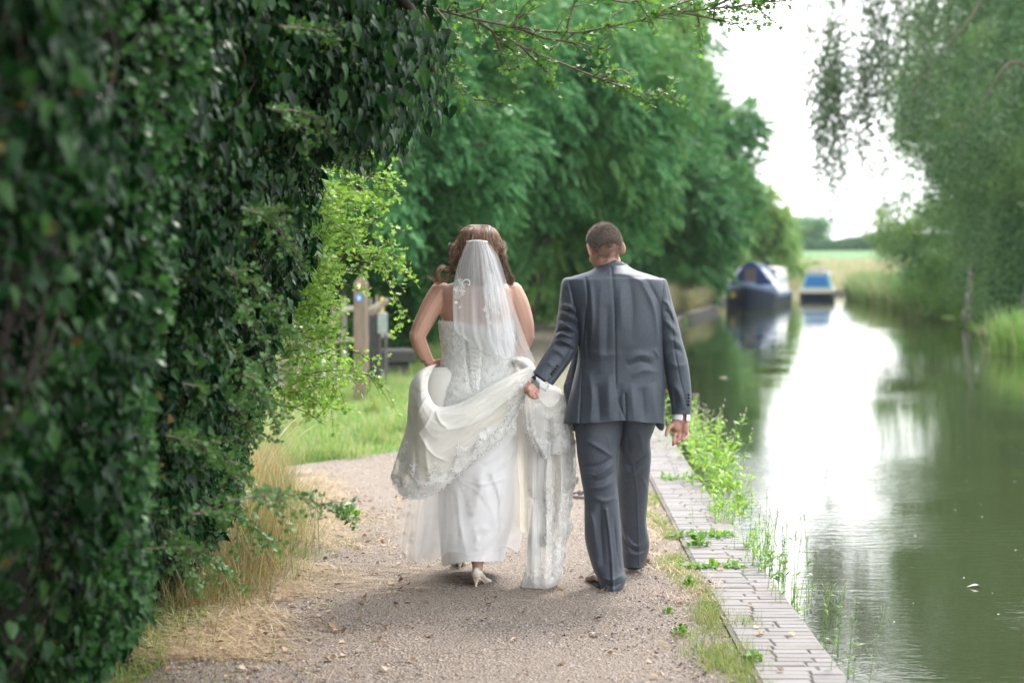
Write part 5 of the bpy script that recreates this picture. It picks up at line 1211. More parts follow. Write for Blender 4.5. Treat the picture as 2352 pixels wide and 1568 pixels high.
def shoe(parent, name, heel, yaw, pitch, m_up, m_sole, L=0.28, W=0.047, hh=0.03, stiletto=False, label=None):
    """shoe with its heel at `heel` on the ground, toe along local +Y"""
    R = rotm(yaw, 0) @ rotm(0, pitch); T = lambda P: np.asarray(P, float) @ R.T + np.asarray(heel, float)
    if stiletto:
        S = np.array([0.0, 0.02, 0.05, 0.09, 0.13, 0.17, 0.20, 0.225, 0.24]); hw = np.array([0.014, 0.026, 0.031, 0.031, 0.036, 0.041, 0.037, 0.024, 0.008])
        zb = np.array([0.062, 0.060, 0.052, 0.034, 0.014, 0.004, 0.003, 0.005, 0.008]); zt = np.array([0.115, 0.118, 0.100, 0.080, 0.058, 0.045, 0.036, 0.028, 0.016])
    else:
        S = np.array([0.0, 0.02, 0.06, 0.11, 0.16, 0.20, 0.24, 0.27, 0.285]); hw = np.array([0.020, 0.034, 0.036, 0.035, 0.042, 0.048, 0.044, 0.030, 0.010])
        zb = np.array([0.03, 0.03, 0.03, 0.028, 0.016, 0.012, 0.012, 0.014, 0.020]); zt = np.array([0.085, 0.095, 0.10, 0.098, 0.085, 0.07, 0.055, 0.045, 0.032])
    a = np.linspace(0, 2 * np.pi, 20, endpoint=False); A = crom(np.stack([S, hw, zb, zt], -1), 26)
    c, s_ = np.sign(np.cos(a)) * np.abs(np.cos(a)) ** 0.8, np.sign(np.sin(a)) * np.abs(np.sin(a)) ** 0.8
    G = np.stack([A[:, 1][:, None] * c * np.where(s_ > 0, 1 - 0.45 * s_, 1), A[:, 0][:, None] + 0 * a, (A[:, 2] + A[:, 3])[:, None] / 2 + (A[:, 3] - A[:, 2])[:, None] / 2 * s_], -1)
    V, F = closed(G); mb = MB(); mb.add(T(V), F); up = mb.build(name, m_up, parent)
    if label: up['label'] = label
    B = A[::2]; w_ = B[:, 1] * 0.7 if stiletto else B[:, 1] + 0.003
    z0 = np.maximum(B[:, 2] - (0.006 if stiletto else 0.012), 0.001)
    G = np.stack([np.stack([-w_, B[:, 0], z0], -1), np.stack([w_, B[:, 0], z0], -1), np.stack([w_, B[:, 0], B[:, 2] + 0.004], -1), np.stack([-w_, B[:, 0], B[:, 2] + 0.004], -1)], 1)
    V, F = loft_np(G); mb = MB(); mb.add(T(V), F); mb.build("sole", m_sole, up, False)
    mb = MB()
    if stiletto:
        R_ = []
        for z, r, y in ((0.0, 0.005, 0.012), (0.012, 0.0048, 0.013), (0.035, 0.007, 0.015), (0.05, 0.012, 0.018), (0.064, 0.021, 0.026)):
            R_.append([(r * math.cos(q), y + r * math.sin(q), z) for q in np.linspace(0, 2 * np.pi, 13)[:-1]])
        V, F = loft_np(R_); mb.add(T(V), F); mb.build("heel", m_up, up)
    else:
        R_ = [[(0.033 * math.cos(q), 0.036 + 0.034 * math.sin(q), z) for q in np.linspace(0, 2 * np.pi, 17)[:-1]] for z in (0.0, 0.026)]
        V, F = loft_np(R_); mb.add(T(V), F); mb.build("heel", m_sole, up, False)
    return up

# ---------------------------------------------------------------- the groom
DG = 8.88
def build_groom():
    base = at(1430, 1365, DG); base[2] = 0
    who = thing("person", "man in a grey suit walking away, head bowed, one hand holding the bride's train", "person", tuple(base))
    skin = skin_mat("groom_skin", (0.42, 0.215, 0.17), (0.52, 0.29, 0.235), 0.25)
    # --- suit cloth: fine grey-blue weave
    def suit(name, k=1.0):
        m, t, b = nodes(name)
        v = mapped(t, (1, 1, 1)); n1 = noise_(t, 900, 2, v); n2 = noise_(t, 4, 3, v); n3 = noise_(t, 1, 3, mapped(t, (700, 60, 60)))
        c = ramp(t, n3, [(0.35, (0.036 * k, 0.044 * k, 0.062 * k)), (0.65, (0.066 * k, 0.078 * k, 0.104 * k))])
        c = mixc(t, ramp(t, n1, [(0.3, (0, 0, 0)), (0.8, (0.5, 0.5, 0.5))]), c, (0.085 * k, 0.098 * k, 0.128 * k))
        t.links.new(c, b.inputs['Base Color']); b.inputs['Roughness'].default_value = 0.46; b.inputs['Sheen Weight'].default_value = 0.05; b.inputs['Sheen Roughness'].default_value = 0.4
        b.inputs['Specular IOR Level'].default_value = 0.35; bump(t, n1, b, 0.0005); return m
    SM = suit("suit_cloth"); black = plain("button_black", (0.012, 0.012, 0.014), 0.4); shirt = plain("shirt_white", (0.78, 0.79, 0.86), 0.7, 0.04)
    # --- body, continuous under the clothes
    hc = at(1388, 568, DG + 0.02); R = rotm(rad(20), rad(-30), rad(-5))
    P = head_pieces(hc, R, 1.0)
    V = lambda x, y, d=0.0: at(x, y, DG + d)
    P += caps([V(1402, 690, 0.02), V(1402, 640, 0.03), V(1398, 600, 0.04)], [0.068, 0.062, 0.058])
    P.append(closed(sil([(650, 1340, 1480, 0.03, 0.05), (690, 1325, 1512, 0.02, 0.09), (780, 1345, 1505, 0.02, 0.11), (880, 1350, 1500, 0.02, 0.11), (925, 1345, 1495, 0.03, 0.10), (955, 1355, 1485, 0.05, 0.07)], 20, 24, DG)[0]))
    P += caps([V(1322, 672, .01), V(1306, 770, -0.01), V(1244, 864, -0.09), V(1233, 880, -0.11)], [0.040, 0.036, 0.030, 0.028])
    P += caps([V(1508, 675, .01), V(1523, 710, .015), V(1542, 790, 0.02), V(1562, 920, 0.02), V(1564, 965, 0.02)], [0.036, 0.034, 0.034, 0.028, 0.027])
    P += caps([V(1376, 980, 0.03), V(1380, 1150, 0.015), V(1398, 1335, 0.02)], [0.065, 0.045, 0.034])
    P += caps([V(1462, 985, 0.07), V(1456, 1100, 0.22), V(1453, 1200, 0.36), V(1455, 1285, 0.49)], [0.058, 0.05, 0.042, 0.032])
    # left hand gripping the cloth: seen from the thumb side
    def finger(pts, r0): return caps([V(*p) for p in pts], [r0, r0 * 0.95, r0 * 0.9, r0 * 0.75][:len(pts)], 10)
    P.append(ell(V(1226, 887, -0.125), (0.026, 0.034, 0.036), rotm(0, 0, rad(32)), 12, 14))
    P.append(ell(V(1221, 892, -0.14), (0.022, 0.028, 0.026), rotm(0, 0, rad(32)), 12, 14))
    P += finger([(1222, 884, -0.155), (1213, 893, -0.175), (1212, 903, -0.175), (1217, 908, -0.16)], 0.0088)
    P += finger([(1226, 890, -0.16), (1217, 899, -0.185), (1217, 909, -0.18), (1222, 912, -0.16)], 0.0090)
    P += finger([(1231, 894, -0.15), (1224, 904, -0.175), (1225, 913, -0.17), (1229, 914, -0.15)], 0.0088)
    P += finger([(1236, 896, -0.135), (1233, 906, -0.155), (1234, 912, -0.15), (1236, 912, -0.135)], 0.0078)
    P += finger([(1214, 882, -0.11), (1208, 890, -0.125), (1207, 900, -0.14)], 0.0098)
    # right hand hanging, palm to the camera
    P.append(ell(V(1563, 977, 0.015), (0.040, 0.017, 0.040), rotm(rad(8), 0, rad(4)), 14, 18))
    P.append(ell(V(1552, 975, 0.0), (0.020, 0.017, 0.033), rotm(0, 0, rad(-12)), 12, 14))
    P.append(ell(V(1575, 980, 0.005), (0.016, 0.016, 0.034), rotm(0, 0, rad(8)), 12, 14))
    P += finger([(1546, 975, -0.005), (1537, 982, -0.018), (1532, 991, -0.024), (1530, 999, -0.03)], 0.0108)
    P += finger([(1552, 991, 0.012), (1549, 1003, -0.002), (1548, 1012, -0.02), (1546, 1021, -0.035)], 0.0092)
    P += finger([(1561, 994, 0.012), (1560, 1006, -0.002), (1556, 1014, -0.022), (1549, 1018, -0.04)], 0.0094)
    P += finger([(1569, 993, 0.01), (1570, 1005, -0.004), (1565, 1012, -0.026), (1557, 1015, -0.044)], 0.0090)
    P += finger([(1578, 989, 0.006), (1580, 999, -0.008), (1574, 1006, -0.026), (1568, 1009, -0.04)], 0.0078)
    body_mesh("body", P, skin, who, 0.0036, 3)
    eyem = plain("eye_white", (0.7, 0.68, 0.66), 0.2)
    for sd in (-1, 1):
        mb = MB(); mb.add(*ell(hc + R @ np.array((sd * 0.032, 0.086, 0.004)), (0.011, 0.009, 0.008), R, 8, 10)); mb.build("eye", eyem, who)
    # --- hair: close cropped, greying
    m, t, b = nodes("groom_hair"); g = t.nodes.new("ShaderNodeNewGeometry")
    t.links.new(ramp(t, g.outputs['Random Per Island'], [(0, (0.07, 0.05, 0.04)), (0.45, (0.19, 0.15, 0.125)), (0.8, (0.36, 0.30, 0.27)), (1, (0.6, 0.54, 0.5))]), b.inputs['Base Color']); b.inputs['Roughness'].default_value = 0.45
    gg = np.random.default_rng(4); rt, dr, rt2, dr2 = [], [], [], []
    N = 24000; U = unit(gg.normal(size=(N, 3)))
    for u in U:
        p = np.array((0, -0.012, 0.015)) + u * (0.077, 0.094, 0.092)
        hl = -0.070 + 0.008 * math.sin(u[0] * 9) if p[1] < 0.0 else 0.02 + 0.3 * max(0, p[1])
        if abs(p[0]) > 0.055 and -0.03 < p[1] < 0.03: hl = max(hl, 0.005)
        if p[2] < hl: continue
        if p[2] < 0.01 and p[1] < 0.0:      # follow the neck side of the skull
            q_ = (p - (0, 0.03, -0.03)) / (0.068, 0.072, 0.082); l_ = math.sqrt(q_ @ q_)
            if l_ < 1: p = np.array((0, 0.03, -0.03)) + q_ / l_ * (0.069, 0.073, 0.083)
            if p[2] < -0.02: p = p * (1, 1, 1) + (0, -0.003, 0)
        d = unit(u * 0.75 + np.array((0, -0.1, 0.15)) + gg.normal(size=3) * 0.28)
        thin = p[2] < hl + 0.028
        if thin and gg.random() < 0.3: continue
        if 0.035 < p[2] + 0.0 and abs(p[0]) < 0.035 and -0.08 < p[1] < -0.02 and gg.random() < 0.6: continue   # thinning crown
        (rt2 if thin else rt).append(hc + R @ p); (dr2 if thin else dr).append(R @ d)
    mb = MB(); strands(mb, rt, dr, 0.0105, 0.0007, n=3); strands(mb, rt2, dr2, 0.005, 0.0006, n=3)
    hair = mb.build("hair", m, who)
    # scalp under the hair, a shade darker
    th = np.linspace(0.05, 2.25, 30); a = np.linspace(0, 2 * np.pi, 44, endpoint=False)
    lim = np.where(np.sin(a) < 0.25, 1.0, 0.80) * np.where((np.abs(np.cos(a)) > 0.85), 0.86, 1)
    TH_ = th[:, None] * (0.93 * lim)[None]
    G = np.stack([np.sin(TH_) * np.cos(a), np.sin(TH_) * np.sin(a), np.cos(TH_)], -1) * (0.0785, 0.0955, 0.0935) + (0, -0.012, 0.015)
    gmesh("stubble", hc + G @ R.T, plain("scalp_mat", (0.21, 0.165, 0.14), 0.8, 0.35, 60), hair, True, (True, False))
    # --- jacket body
    def yw(x, y, s):
        hem = np.clip((y - 930) / 42, 0, 1); top = np.clip((660 - y) / 40, 0, 1) * 0.35
        u = (x - 1412) / 115
        return hem * (-5.0 * np.exp(-((x - 1435) / 35.0) ** 2) + 2.0 * np.abs(u)) + top * (14 * np.abs(u) ** 1.3)
    FJ = [([(1404, 612), (1411, 700), (1413, 800), (1416, 900), (1436, 964)], 2.0, -0.004, 0),          # centre seam
          ([(1346, 640), (1350, 690), (1341, 760), (1337, 860), (1331, 970)], 3.0, -0.006, 0), ([(1354, 640), (1360, 720), (1356, 790)], 7, 0.009), ([(1343, 700), (1348, 760), (1350, 830)], 6, -0.008),
          ([(1470, 640), (1500, 700), (1512, 770), (1515, 860)], 7, 0.010), ([(1484, 640), (1510, 690), (1520, 740)], 5, -0.008), ([(1440, 620), (1452, 700), (1450, 790)], 12, -0.006), ([(1425, 650), (1428, 760)], 10, 0.005),
          ([(1380, 640), (1376, 760), (1380, 860)], 14, 0.006), ([(1395, 700), (1392, 820)], 8, -0.004), ([(1440, 830), (1470, 815), (1505, 822)], 8, 0.007), ([(1440, 842), (1470, 830), (1500, 838)], 6, -0.006), ([(1450, 865), (1480, 850), (1515, 856)], 7, 0.005),
          ([(1350, 850), (1360, 910), (1355, 970)], 9, 0.008), ([(1372, 880), (1378, 970)], 10, -0.008), ([(1398, 860), (1400, 970)], 12, 0.007), ([(1424, 880), (1420, 965)], 7, -0.006), ([(1450, 880), (1456, 972)], 10, 0.007), ([(1475, 890), (1480, 972)], 9, -0.008), ([(1500, 880), (1508, 972)], 9, 0.007), ([(1436, 905), (1438, 964)], 2.2, -0.005, 0),
          ([(1335, 800), (1380, 815), (1430, 812)], 9, 0.004), ([(1395, 630), (1440, 632), (1490, 655)], 6, 0.004), ([(1500, 800), (1524, 830)], 5, 0.006), ([(1518, 700), (1514, 860), (1520, 972)], 2.0, -0.003, 0)]
    rows = [(606, 1374, 1440, 0.045, 0.062), (612, 1368, 1446, 0.03, 0.078), (620, 1357, 1462, 0.02, 0.090), (628, 1332, 1490, 0.01, 0.100), (636, 1306, 1514, 0.005, 0.108), (644, 1298, 1526, 0.0, 0.116), (668, 1298, 1528, 0.0, 0.130), (700, 1308, 1525, 0.0, 0.140), (760, 1326, 1523, 0.0, 0.145), (820, 1328, 1524, 0.01, 0.140), (870, 1318, 1527, 0.01, 0.140), (920, 1306, 1527, 0.01, 0.148), (950, 1299, 1526.5, 0.01, 0.152), (970, 1295, 1526, 0.01, 0.155)]
    G, x, y = sil(rows, 250, 330, DG, 0.85, lambda x, y: folds(x, y, FJ), yw, 0.0012, 5)
    jk = gmesh("jacket", G, SM, who, True, (False, False), 0.003)
    jk['label'] = "grey suit jacket with centre back seam"
    # front skirt of the jacket showing past the left side with its pocket flap
    rows = [(800, 1322, 1400, 0.11, 0.03), (830, 1312, 1400, 0.12, 0.035), (870, 1299, 1400, 0.13, 0.04), (892, 1294, 1400, 0.13, 0.045), (930, 1300, 1400, 0.13, 0.045), (970, 1304, 1400, 0.13, 0.045), (990, 1312, 1400, 0.13, 0.04)]
    G, x, y = sil(rows, 60, 50, DG, 1, lambda x, y: folds(x, y, [([(1322, 810), (1310, 890)], 3, 0.006), ([(1312, 860), (1306, 900)], 2.5, -0.005)])); gmesh("front_panel", G, SM, jk, True)
    mb = MB(); fl_ = [V(1296, 881, 0.055), V(1318, 872, 0.02), V(1316, 886, 0.02), V(1294, 903, 0.055)]; mb.add(fl_ + [p + (0.0, 0.006, 0) for p in fl_], [(3, 2, 1, 0), (4, 5, 6, 7), (0, 1, 5, 4), (1, 2, 6, 5), (2, 3, 7, 6), (3, 0, 4, 7)]); mb.build("pocket_flap", SM, jk, False)
    G, x, y = sil([(900, 1488, 1524, 0.12, 0.03), (965, 1500, 1527, 0.12, 0.03), (980, 1508, 1526, 0.12, 0.02), (988, 1516, 1523, 0.12, 0.01)], 24, 24, DG); gmesh("front_panel", G, SM, jk, True, (True, True))
    # collar, turned over round the neck
    a = np.linspace(-0.25, math.pi + 0.25, 50); C = []
    for dz, rx, ry in ((7, 30, 0.052), (-3, 31, 0.055), (-6, 33.5, 0.060), (-1, 37, 0.066), (6, 40, 0.074), (9, 41, 0.078), (9, 39, 0.072)):
        xx = 1405 + rx * np.cos(a) + (np.cos(a) > 0) * 0; yy = 607 + dz + 11 * (1 - np.sin(a)) ** 1.2 * (np.abs(np.cos(a)) > 0) - 3 * np.sin(a)
        C.append(at(xx, yy, DG + 0.03 - ry * np.sin(a)))
    gmesh("collar", np.array(C), SM, jk, False, thick=0.002)
    # shirt collar edge
    G, x, y = sil([(604, 1380, 1430, 0.05, 0.048), (616, 1378, 1434, 0.05, 0.052)], 6, 40, DG); gmesh("shirt_collar", G, shirt, who, True)
    # sleeves
    FL = [([(1288, 700), (1310, 706), (1330, 716)], 4, 0.010), ([(1284, 718), (1310, 726), (1333, 742)], 4, 0.011), ([(1286, 710), (1308, 716), (1330, 730)], 3, -0.009), ([(1282, 742), (1300, 746), (1332, 768)], 4, 0.012), ([(1283, 732), (1305, 738), (1332, 755)], 3.2, -0.010),
          ([(1276, 776), (1290, 766), (1318, 776)], 3.5, 0.014), ([(1276, 766), (1292, 757), (1320, 764)], 3, -0.012), ([(1272, 786), (1292, 782), (1325, 800)], 3.5, 0.010), ([(1274, 792), (1296, 792), (1320, 806)], 3, -0.010), ([(1302, 650), (1312, 690), (1308, 720)], 8, 0.008), ([(1296, 660), (1300, 700)], 5, -0.006),
          ([(1266, 800), (1290, 812), (1300, 830)], 5, 0.006), ([(1318, 790), (1290, 840), (1250, 890)], 1.8, -0.003, 0), ([(1255, 830), (1275, 845)], 5, 0.004), ([(1318, 700), (1326, 740)], 5, 0.006)]
    rows = [(1310, 637, 0.01, 6, 0.02), (1310, 641, 0.01, 15, 0.055), (1310, 652, 0.005, 20.5, 0.066), (1311, 668, 0.005, 23, 0.070), (1310, 695, 0.0, 25, 0.072), (1307, 735, -0.01, 26.5, 0.068), (1303, 770, -0.02, 29, 0.066), (1292, 802, -0.035, 30, 0.062), (1270, 836, -0.065, 28.5, 0.056), (1247, 870, -0.10, 26.5, 0.050)]
    G, x, y = tubev(rows, 150, 90, DG, lambda x, y: folds(x, y, FL), 1, 0.001, 8); sl = gmesh("sleeve", G, SM, jk, True, (True, False), 0.003)
    FR_ = [([(1531, 660), (1541, 720), (1548, 790), (1560, 860), (1578, 935)], 1.8, -0.003, 0), ([(1522, 690), (1535, 700), (1548, 735)], 4, 0.008), ([(1524, 712), (1538, 722), (1550, 750)], 3.5, -0.007), ([(1524, 735), (1540, 748), (1556, 770)], 5, 0.008), ([(1526, 790), (1545, 780), (1570, 800)], 6, 0.006), ([(1530, 812), (1550, 800), (1572, 815)], 5, -0.006), ([(1532, 830), (1555, 840), (1580, 836)], 6, 0.005), ([(1540, 880), (1560, 900), (1570, 940)], 7, 0.006), ([(1550, 900), (1553, 945)], 5, -0.005)]
    rows = [(1517, 639, 0.01, 5, 0.02), (1517, 643, 0.01, 12, 0.05), (1518, 656, 0.01, 16, 0.062), (1519, 670, 0.01, 18.5, 0.066), (1523, 700, 0.01, 21.5, 0.070), (1533, 745, 0.01, 24, 0.066), (1542, 790, 0.015, 26, 0.062), (1553, 836, 0.015, 27, 0.060), (1560, 888, 0.015, 26.5, 0.054), (1565, 925, 0.015, 23, 0.049), (1565, 951, 0.015, 21, 0.047)]
    G, x, y = tubev(rows, 150, 90, DG, lambda x, y: folds(x, y, FR_), 1, 0.001, 9); sr = gmesh("sleeve", G, SM, jk, True, (True, False), 0.003)
    # shirt cuffs and buttons
    G, x, y = tubev([(1244, 873, -0.105, 23, 0.043), (1240, 879, -0.108, 22, 0.041), (1235, 886, -0.11, 21, 0.038)], 6, 40, DG); gmesh("shirt_cuff", G, shirt, who, True, thick=0.0025)
    G, x, y = tubev([(1565, 946, 0.015, 19.5, 0.042), (1565, 956, 0.015, 20, 0.042), (1564, 965, 0.013, 20.5, 0.042)], 6, 40, DG)
    a_ = np.linspace(0, 2 * np.pi, 40, endpoint=False); gmesh("shirt_cuff", np.concatenate([G[:, 29:], G[:, :27]], 1), shirt, who, False, thick=0.0025)
    def button(x, y, d, par, r=0.0075): mb = MB(); mb.add(*ell(V(x, y, d), (r, 0.004, r), None, 8, 12)); mb.build("button", black, par)
    for i in range(4): button(1268 + i * 4.2, 880 - 28 + 0 - i * 6.0 + 6, -0.118 + i * 0.006 - 0.018, sl)
    for i in range(4): button(1582.5, 906 + i * 7.5, -0.028, sr, 0.006)
    # watch
    wt = MB(); wa = np.linspace(0, 2 * np.pi, 33)[:-1]
    G, x, y = tubev([(1240, 868, -0.108, 15.5, 0.034), (1232, 877, -0.112, 15, 0.033)], 4, 32, DG); strap = gmesh("watch", G, black, who, True, thick=0.003)
    strap['label'] = "black strapped wristwatch"
    c = V(1231, 880, -0.150); nrm = unit(np.array((-0.35, -1.0, -0.25))); T2, N2, B2 = frames(np.array([c, c + nrm * 0.01, c + nrm * 0.02])); wa2 = np.linspace(0, 2 * np.pi, 25)[:-1]
    def dial(o, r, r2): q = [c + nrm * o_ + r_ * (np.cos(wa2)[:, None] * N2[0] + np.sin(wa2)[:, None] * B2[0]) for o_, r_ in ((0, r), (o, r), (o, r2))]; return loft_np(q)
    mb = MB(); mb.add(*dial(0.008, 0.019, 0.017)); mb.build("watch_case", plain("steel", (0.45, 0.45, 0.45), 0.25, metal=1.0), strap); mb = MB(); mb.add(*dial(0.0092, 0.015, 0.0145)); mb.build("watch_face", plain("watch_glass", (0.28, 0.35, 0.36), 0.1), strap)
    # --- trousers: two legs and the seat
    FT = [([(1345, 1010), (1380, 1030), (1412, 1052)], 6, 0.012), ([(1335, 1070), (1375, 1068), (1412, 1046)], 5, -0.012), ([(1336, 1084), (1370, 1090), (1413, 1062)], 5, 0.014), ([(1340, 1100), (1380, 1102), (1414, 1080)], 5, -0.010), ([(1345, 1120), (1385, 1118), (1416, 1098)], 6, 0.010),
          ([(1360, 1140), (1390, 1150), (1418, 1140)], 6, 0.008), ([(1345, 1160), (1362, 1200), (1368, 1260)], 8, 0.014), ([(1378, 1150), (1380, 1220), (1386, 1300)], 9, -0.015), ([(1392, 1170), (1400, 1230), (1406, 1300), (1408, 1362)], 3.5, 0.014, 0), ([(1408, 1180), (1416, 1260), (1424, 1310)], 4, -0.012), ([(1415, 1240), (1421, 1300)], 4, 0.008), ([(1370, 1280), (1376, 1320)], 7, 0.010), ([(1384, 1325), (1405, 1332), (1432, 1318)], 6, 0.012), ([(1390, 1342), (1410, 1345), (1430, 1335)], 5, -0.009), ([(1398, 1000), (1403, 1045)], 4, 0.006)]
    rows = [(950, 1326, 1440, 0.02, 0.120), (985, 1321, 1432, 0.02, 0.120), (1015, 1324, 1424, 0.01, 0.115), (1047, 1327, 1419, 0.0, 0.105), (1096, 1335, 1416, -0.005, 0.095), (1141, 1342, 1420, 0.0, 0.088), (1190, 1343, 1424, 0.005, 0.085), (1232, 1344, 1427, 0.01, 0.085), (1264, 1350, 1429, 0.015, 0.085), (1307, 1363, 1433, 0.02, 0.085), (1328, 1374, 1437, 0.02, 0.088), (1348, 1380, 1431, 0.015, 0.085), (1363, 1384, 1424, 0.01, 0.080)]
    G, x, y = sil(rows, 260, 120, DG, 0.9, lambda x, y: 0.6 * folds(x, y, FT, 0.72), None, 0.0015, 12); tr = gmesh("trouser_leg", G, SM, who, True, thick=0.003)
    tr['label'] = "left leg of the grey trousers, hem over the heel"
    FQ = [([(1452, 1060), (1462, 1120), (1466, 1220), (1468, 1296)], 1.6, 0.006, 0), ([(1430, 1070), (1450, 1085), (1490, 1055)], 6, 0.010), ([(1425, 1052), (1450, 1068), (1488, 1038)], 6, -0.010), ([(1470, 1090), (1482, 1110), (1488, 1140)], 5, 0.008), ([(1426, 1190), (1440, 1235), (1462, 1254), (1485, 1240)], 5, 0.016), ([(1428, 1225), (1446, 1254), (1468, 1266), (1488, 1252)], 4.5, -0.014), ([(1432, 1255), (1455, 1272), (1485, 1268)], 5, 0.010), ([(1478, 1180), (1484, 1240)], 5, 0.008), ([(1440, 1000), (1444, 1040)], 8, -0.008), ([(1470, 990), (1478, 1040)], 8, 0.008)]
    rows = [(950, 1420, 1512, 0.04, 0.115), (985, 1422, 1502, 0.06, 0.115), (1012, 1421, 1493, 0.09, 0.110), (1047, 1419, 1495, 0.14, 0.100), (1096, 1417, 1491, 0.21, 0.092), (1151, 1419, 1487, 0.29, 0.086), (1200, 1425, 1484, 0.36, 0.082), (1248, 1428, 1491, 0.43, 0.084), (1284, 1430, 1484, 0.48, 0.082), (1303, 1433, 1474, 0.50, 0.078)]
    G, x, y = sil(rows, 230, 120, DG, 0.9, lambda x, y: 0.6 * folds(x, y, FQ, 0.72), None, 0.0015, 13); tr2 = gmesh("trouser_leg", G, SM, who, True, thick=0.003)
    tr2['label'] = "right leg of the grey trousers, stepping forward"
    br = plain("brown_leather", (0.095, 0.038, 0.02), 0.25, 0.25, 25); dk = plain("dark_sole", (0.018, 0.016, 0.015), 0.6)
    h = at(1398, 1362, DG); shoe(who, "shoe", (h[0] - 0.012, DG + 0.0, 0.0), rad(12), 0, br, dk)
    h = ground(1452, 1314); shoe(who, "shoe", (h[0], h[1], 0.0), rad(-16), 0, br, dk)
    return who
build_groom()

# ---------------------------------------------------------------- the bride
DB = 8.97
def motif():
    """embroidered flower: five petals, two leaves"""
    V, F = [], []
    for i in range(5):
        a = i * 2 * math.pi / 5; d = np.array((math.cos(a), math.sin(a), 0)); e = np.array((-d[1], d[0], 0)); b = len(V)
        V += [d * .10, d * .5 + e * .26, d * .95 + e * .12, d * .95 - e * .12, d * .5 - e * .26, d * .55 + np.array((0, 0, .10))]
        F += [(b, b + 1, b + 5), (b + 1, b + 2, b + 5), (b + 2, b + 3, b + 5), (b + 3, b + 4, b + 5), (b + 4, b, b + 5)]
    for a in (0.9, 3.6):
        d = np.array((math.cos(a), math.sin(a), 0)); e = np.array((-d[1], d[0], 0)); b = len(V)
        V += [d * .9, d * 1.3 + e * .16, d * 1.75, d * 1.3 - e * .16]; F += [(b, b + 1, b + 2), (b, b + 2, b + 3)]
    return np.array(V), np.array(F)
MO, MOF = motif()
def _curl():
    """scroll of cord"""
    t = np.linspace(0, 1, 9); r = 1.0 - 0.65 * t; a = t * 5.0
    P = np.stack([r * np.cos(a), r * np.sin(a), 0 * t], -1); V, F = tube_np(P, 0.10, 4, False); return V, np.array(F)
CU, CUF = _curl()

def gnormal(G, wrap):
    du = np.gradient(G, axis=1) if not wrap else (np.roll(G, -1, 1) - np.roll(G, 1, 1)); dv = np.gradient(G, axis=0)
    n = np.cross(du, dv); n /= np.linalg.norm(n, axis=-1, keepdims=True) + 1e-9
    return n

def lace(name, G, m, parent, pick, N, size, wrap=False, lift=0.003, seed=1, curl=0.45, label=None):
    """embroidery sewn on the grid G where pick(u, v) > random"""
    g = np.random.default_rng(seed); n, k = G.shape[:2]; Nn = gnormal(G, wrap)
    u, v = g.random(N * 6), g.random(N * 6); p = pick(u, v); kp = g.random(N * 6) < p; u, v = u[kp][:N], v[kp][:N]
    i = np.clip((v * (n - 1)).astype(int), 0, n - 1); j = np.clip((u * (k - 1)).astype(int), 0, k - 1)
    P = G[i, j]; nn = Nn[i, j]; s = np.where(nn[:, 1] > 0, -1.0, 1.0)[:, None]
    nn = nn * s; P = P + nn * lift
    tip = g.normal(size=P.shape); R = basis(tip - nn * np.sum(tip * nn, 1)[:, None], nn); sc = size * g.uniform(0.55, 1.2, len(P))
    c = g.random(len(P)) < curl
    V1, F1 = scatter(MO, MOF, P[~c], R[~c], sc[~c]); V2, F2 = scatter(CU * (1, 1, 1), CUF, P[c], R[c], sc[c] * 1.1)
    o = link(name, mesh_np(name, np.concatenate([V1, V2]), [F1, F2 + len(V1)], False), m, parent)
    if label: o['label'] = label
    return o

def freeform(ctrl, n, m, D, fl=None, pleat=None, nz=0.0, seed=1):
    """surface through a net of (x, y, depth) control points, rows down, columns across"""
    C = np.asarray(ctrl, float); A = crom(C, n); A = crom(A.transpose(1, 0, 2), m).transpose(1, 0, 2)
    x, y, d = A[..., 0], A[..., 1], A[..., 2]
    if pleat is not None:
        u, v = np.meshgrid(np.linspace(0, 1, m), np.linspace(0, 1, n)); d = d - pleat(u, v)
    if fl is not None: d = d - fl(x, y)
    if nz: d = d - nz * sines(np.stack([x / 30, y / 30], -1), seed, 1.5)
    return at(x, y, D + d), x, y

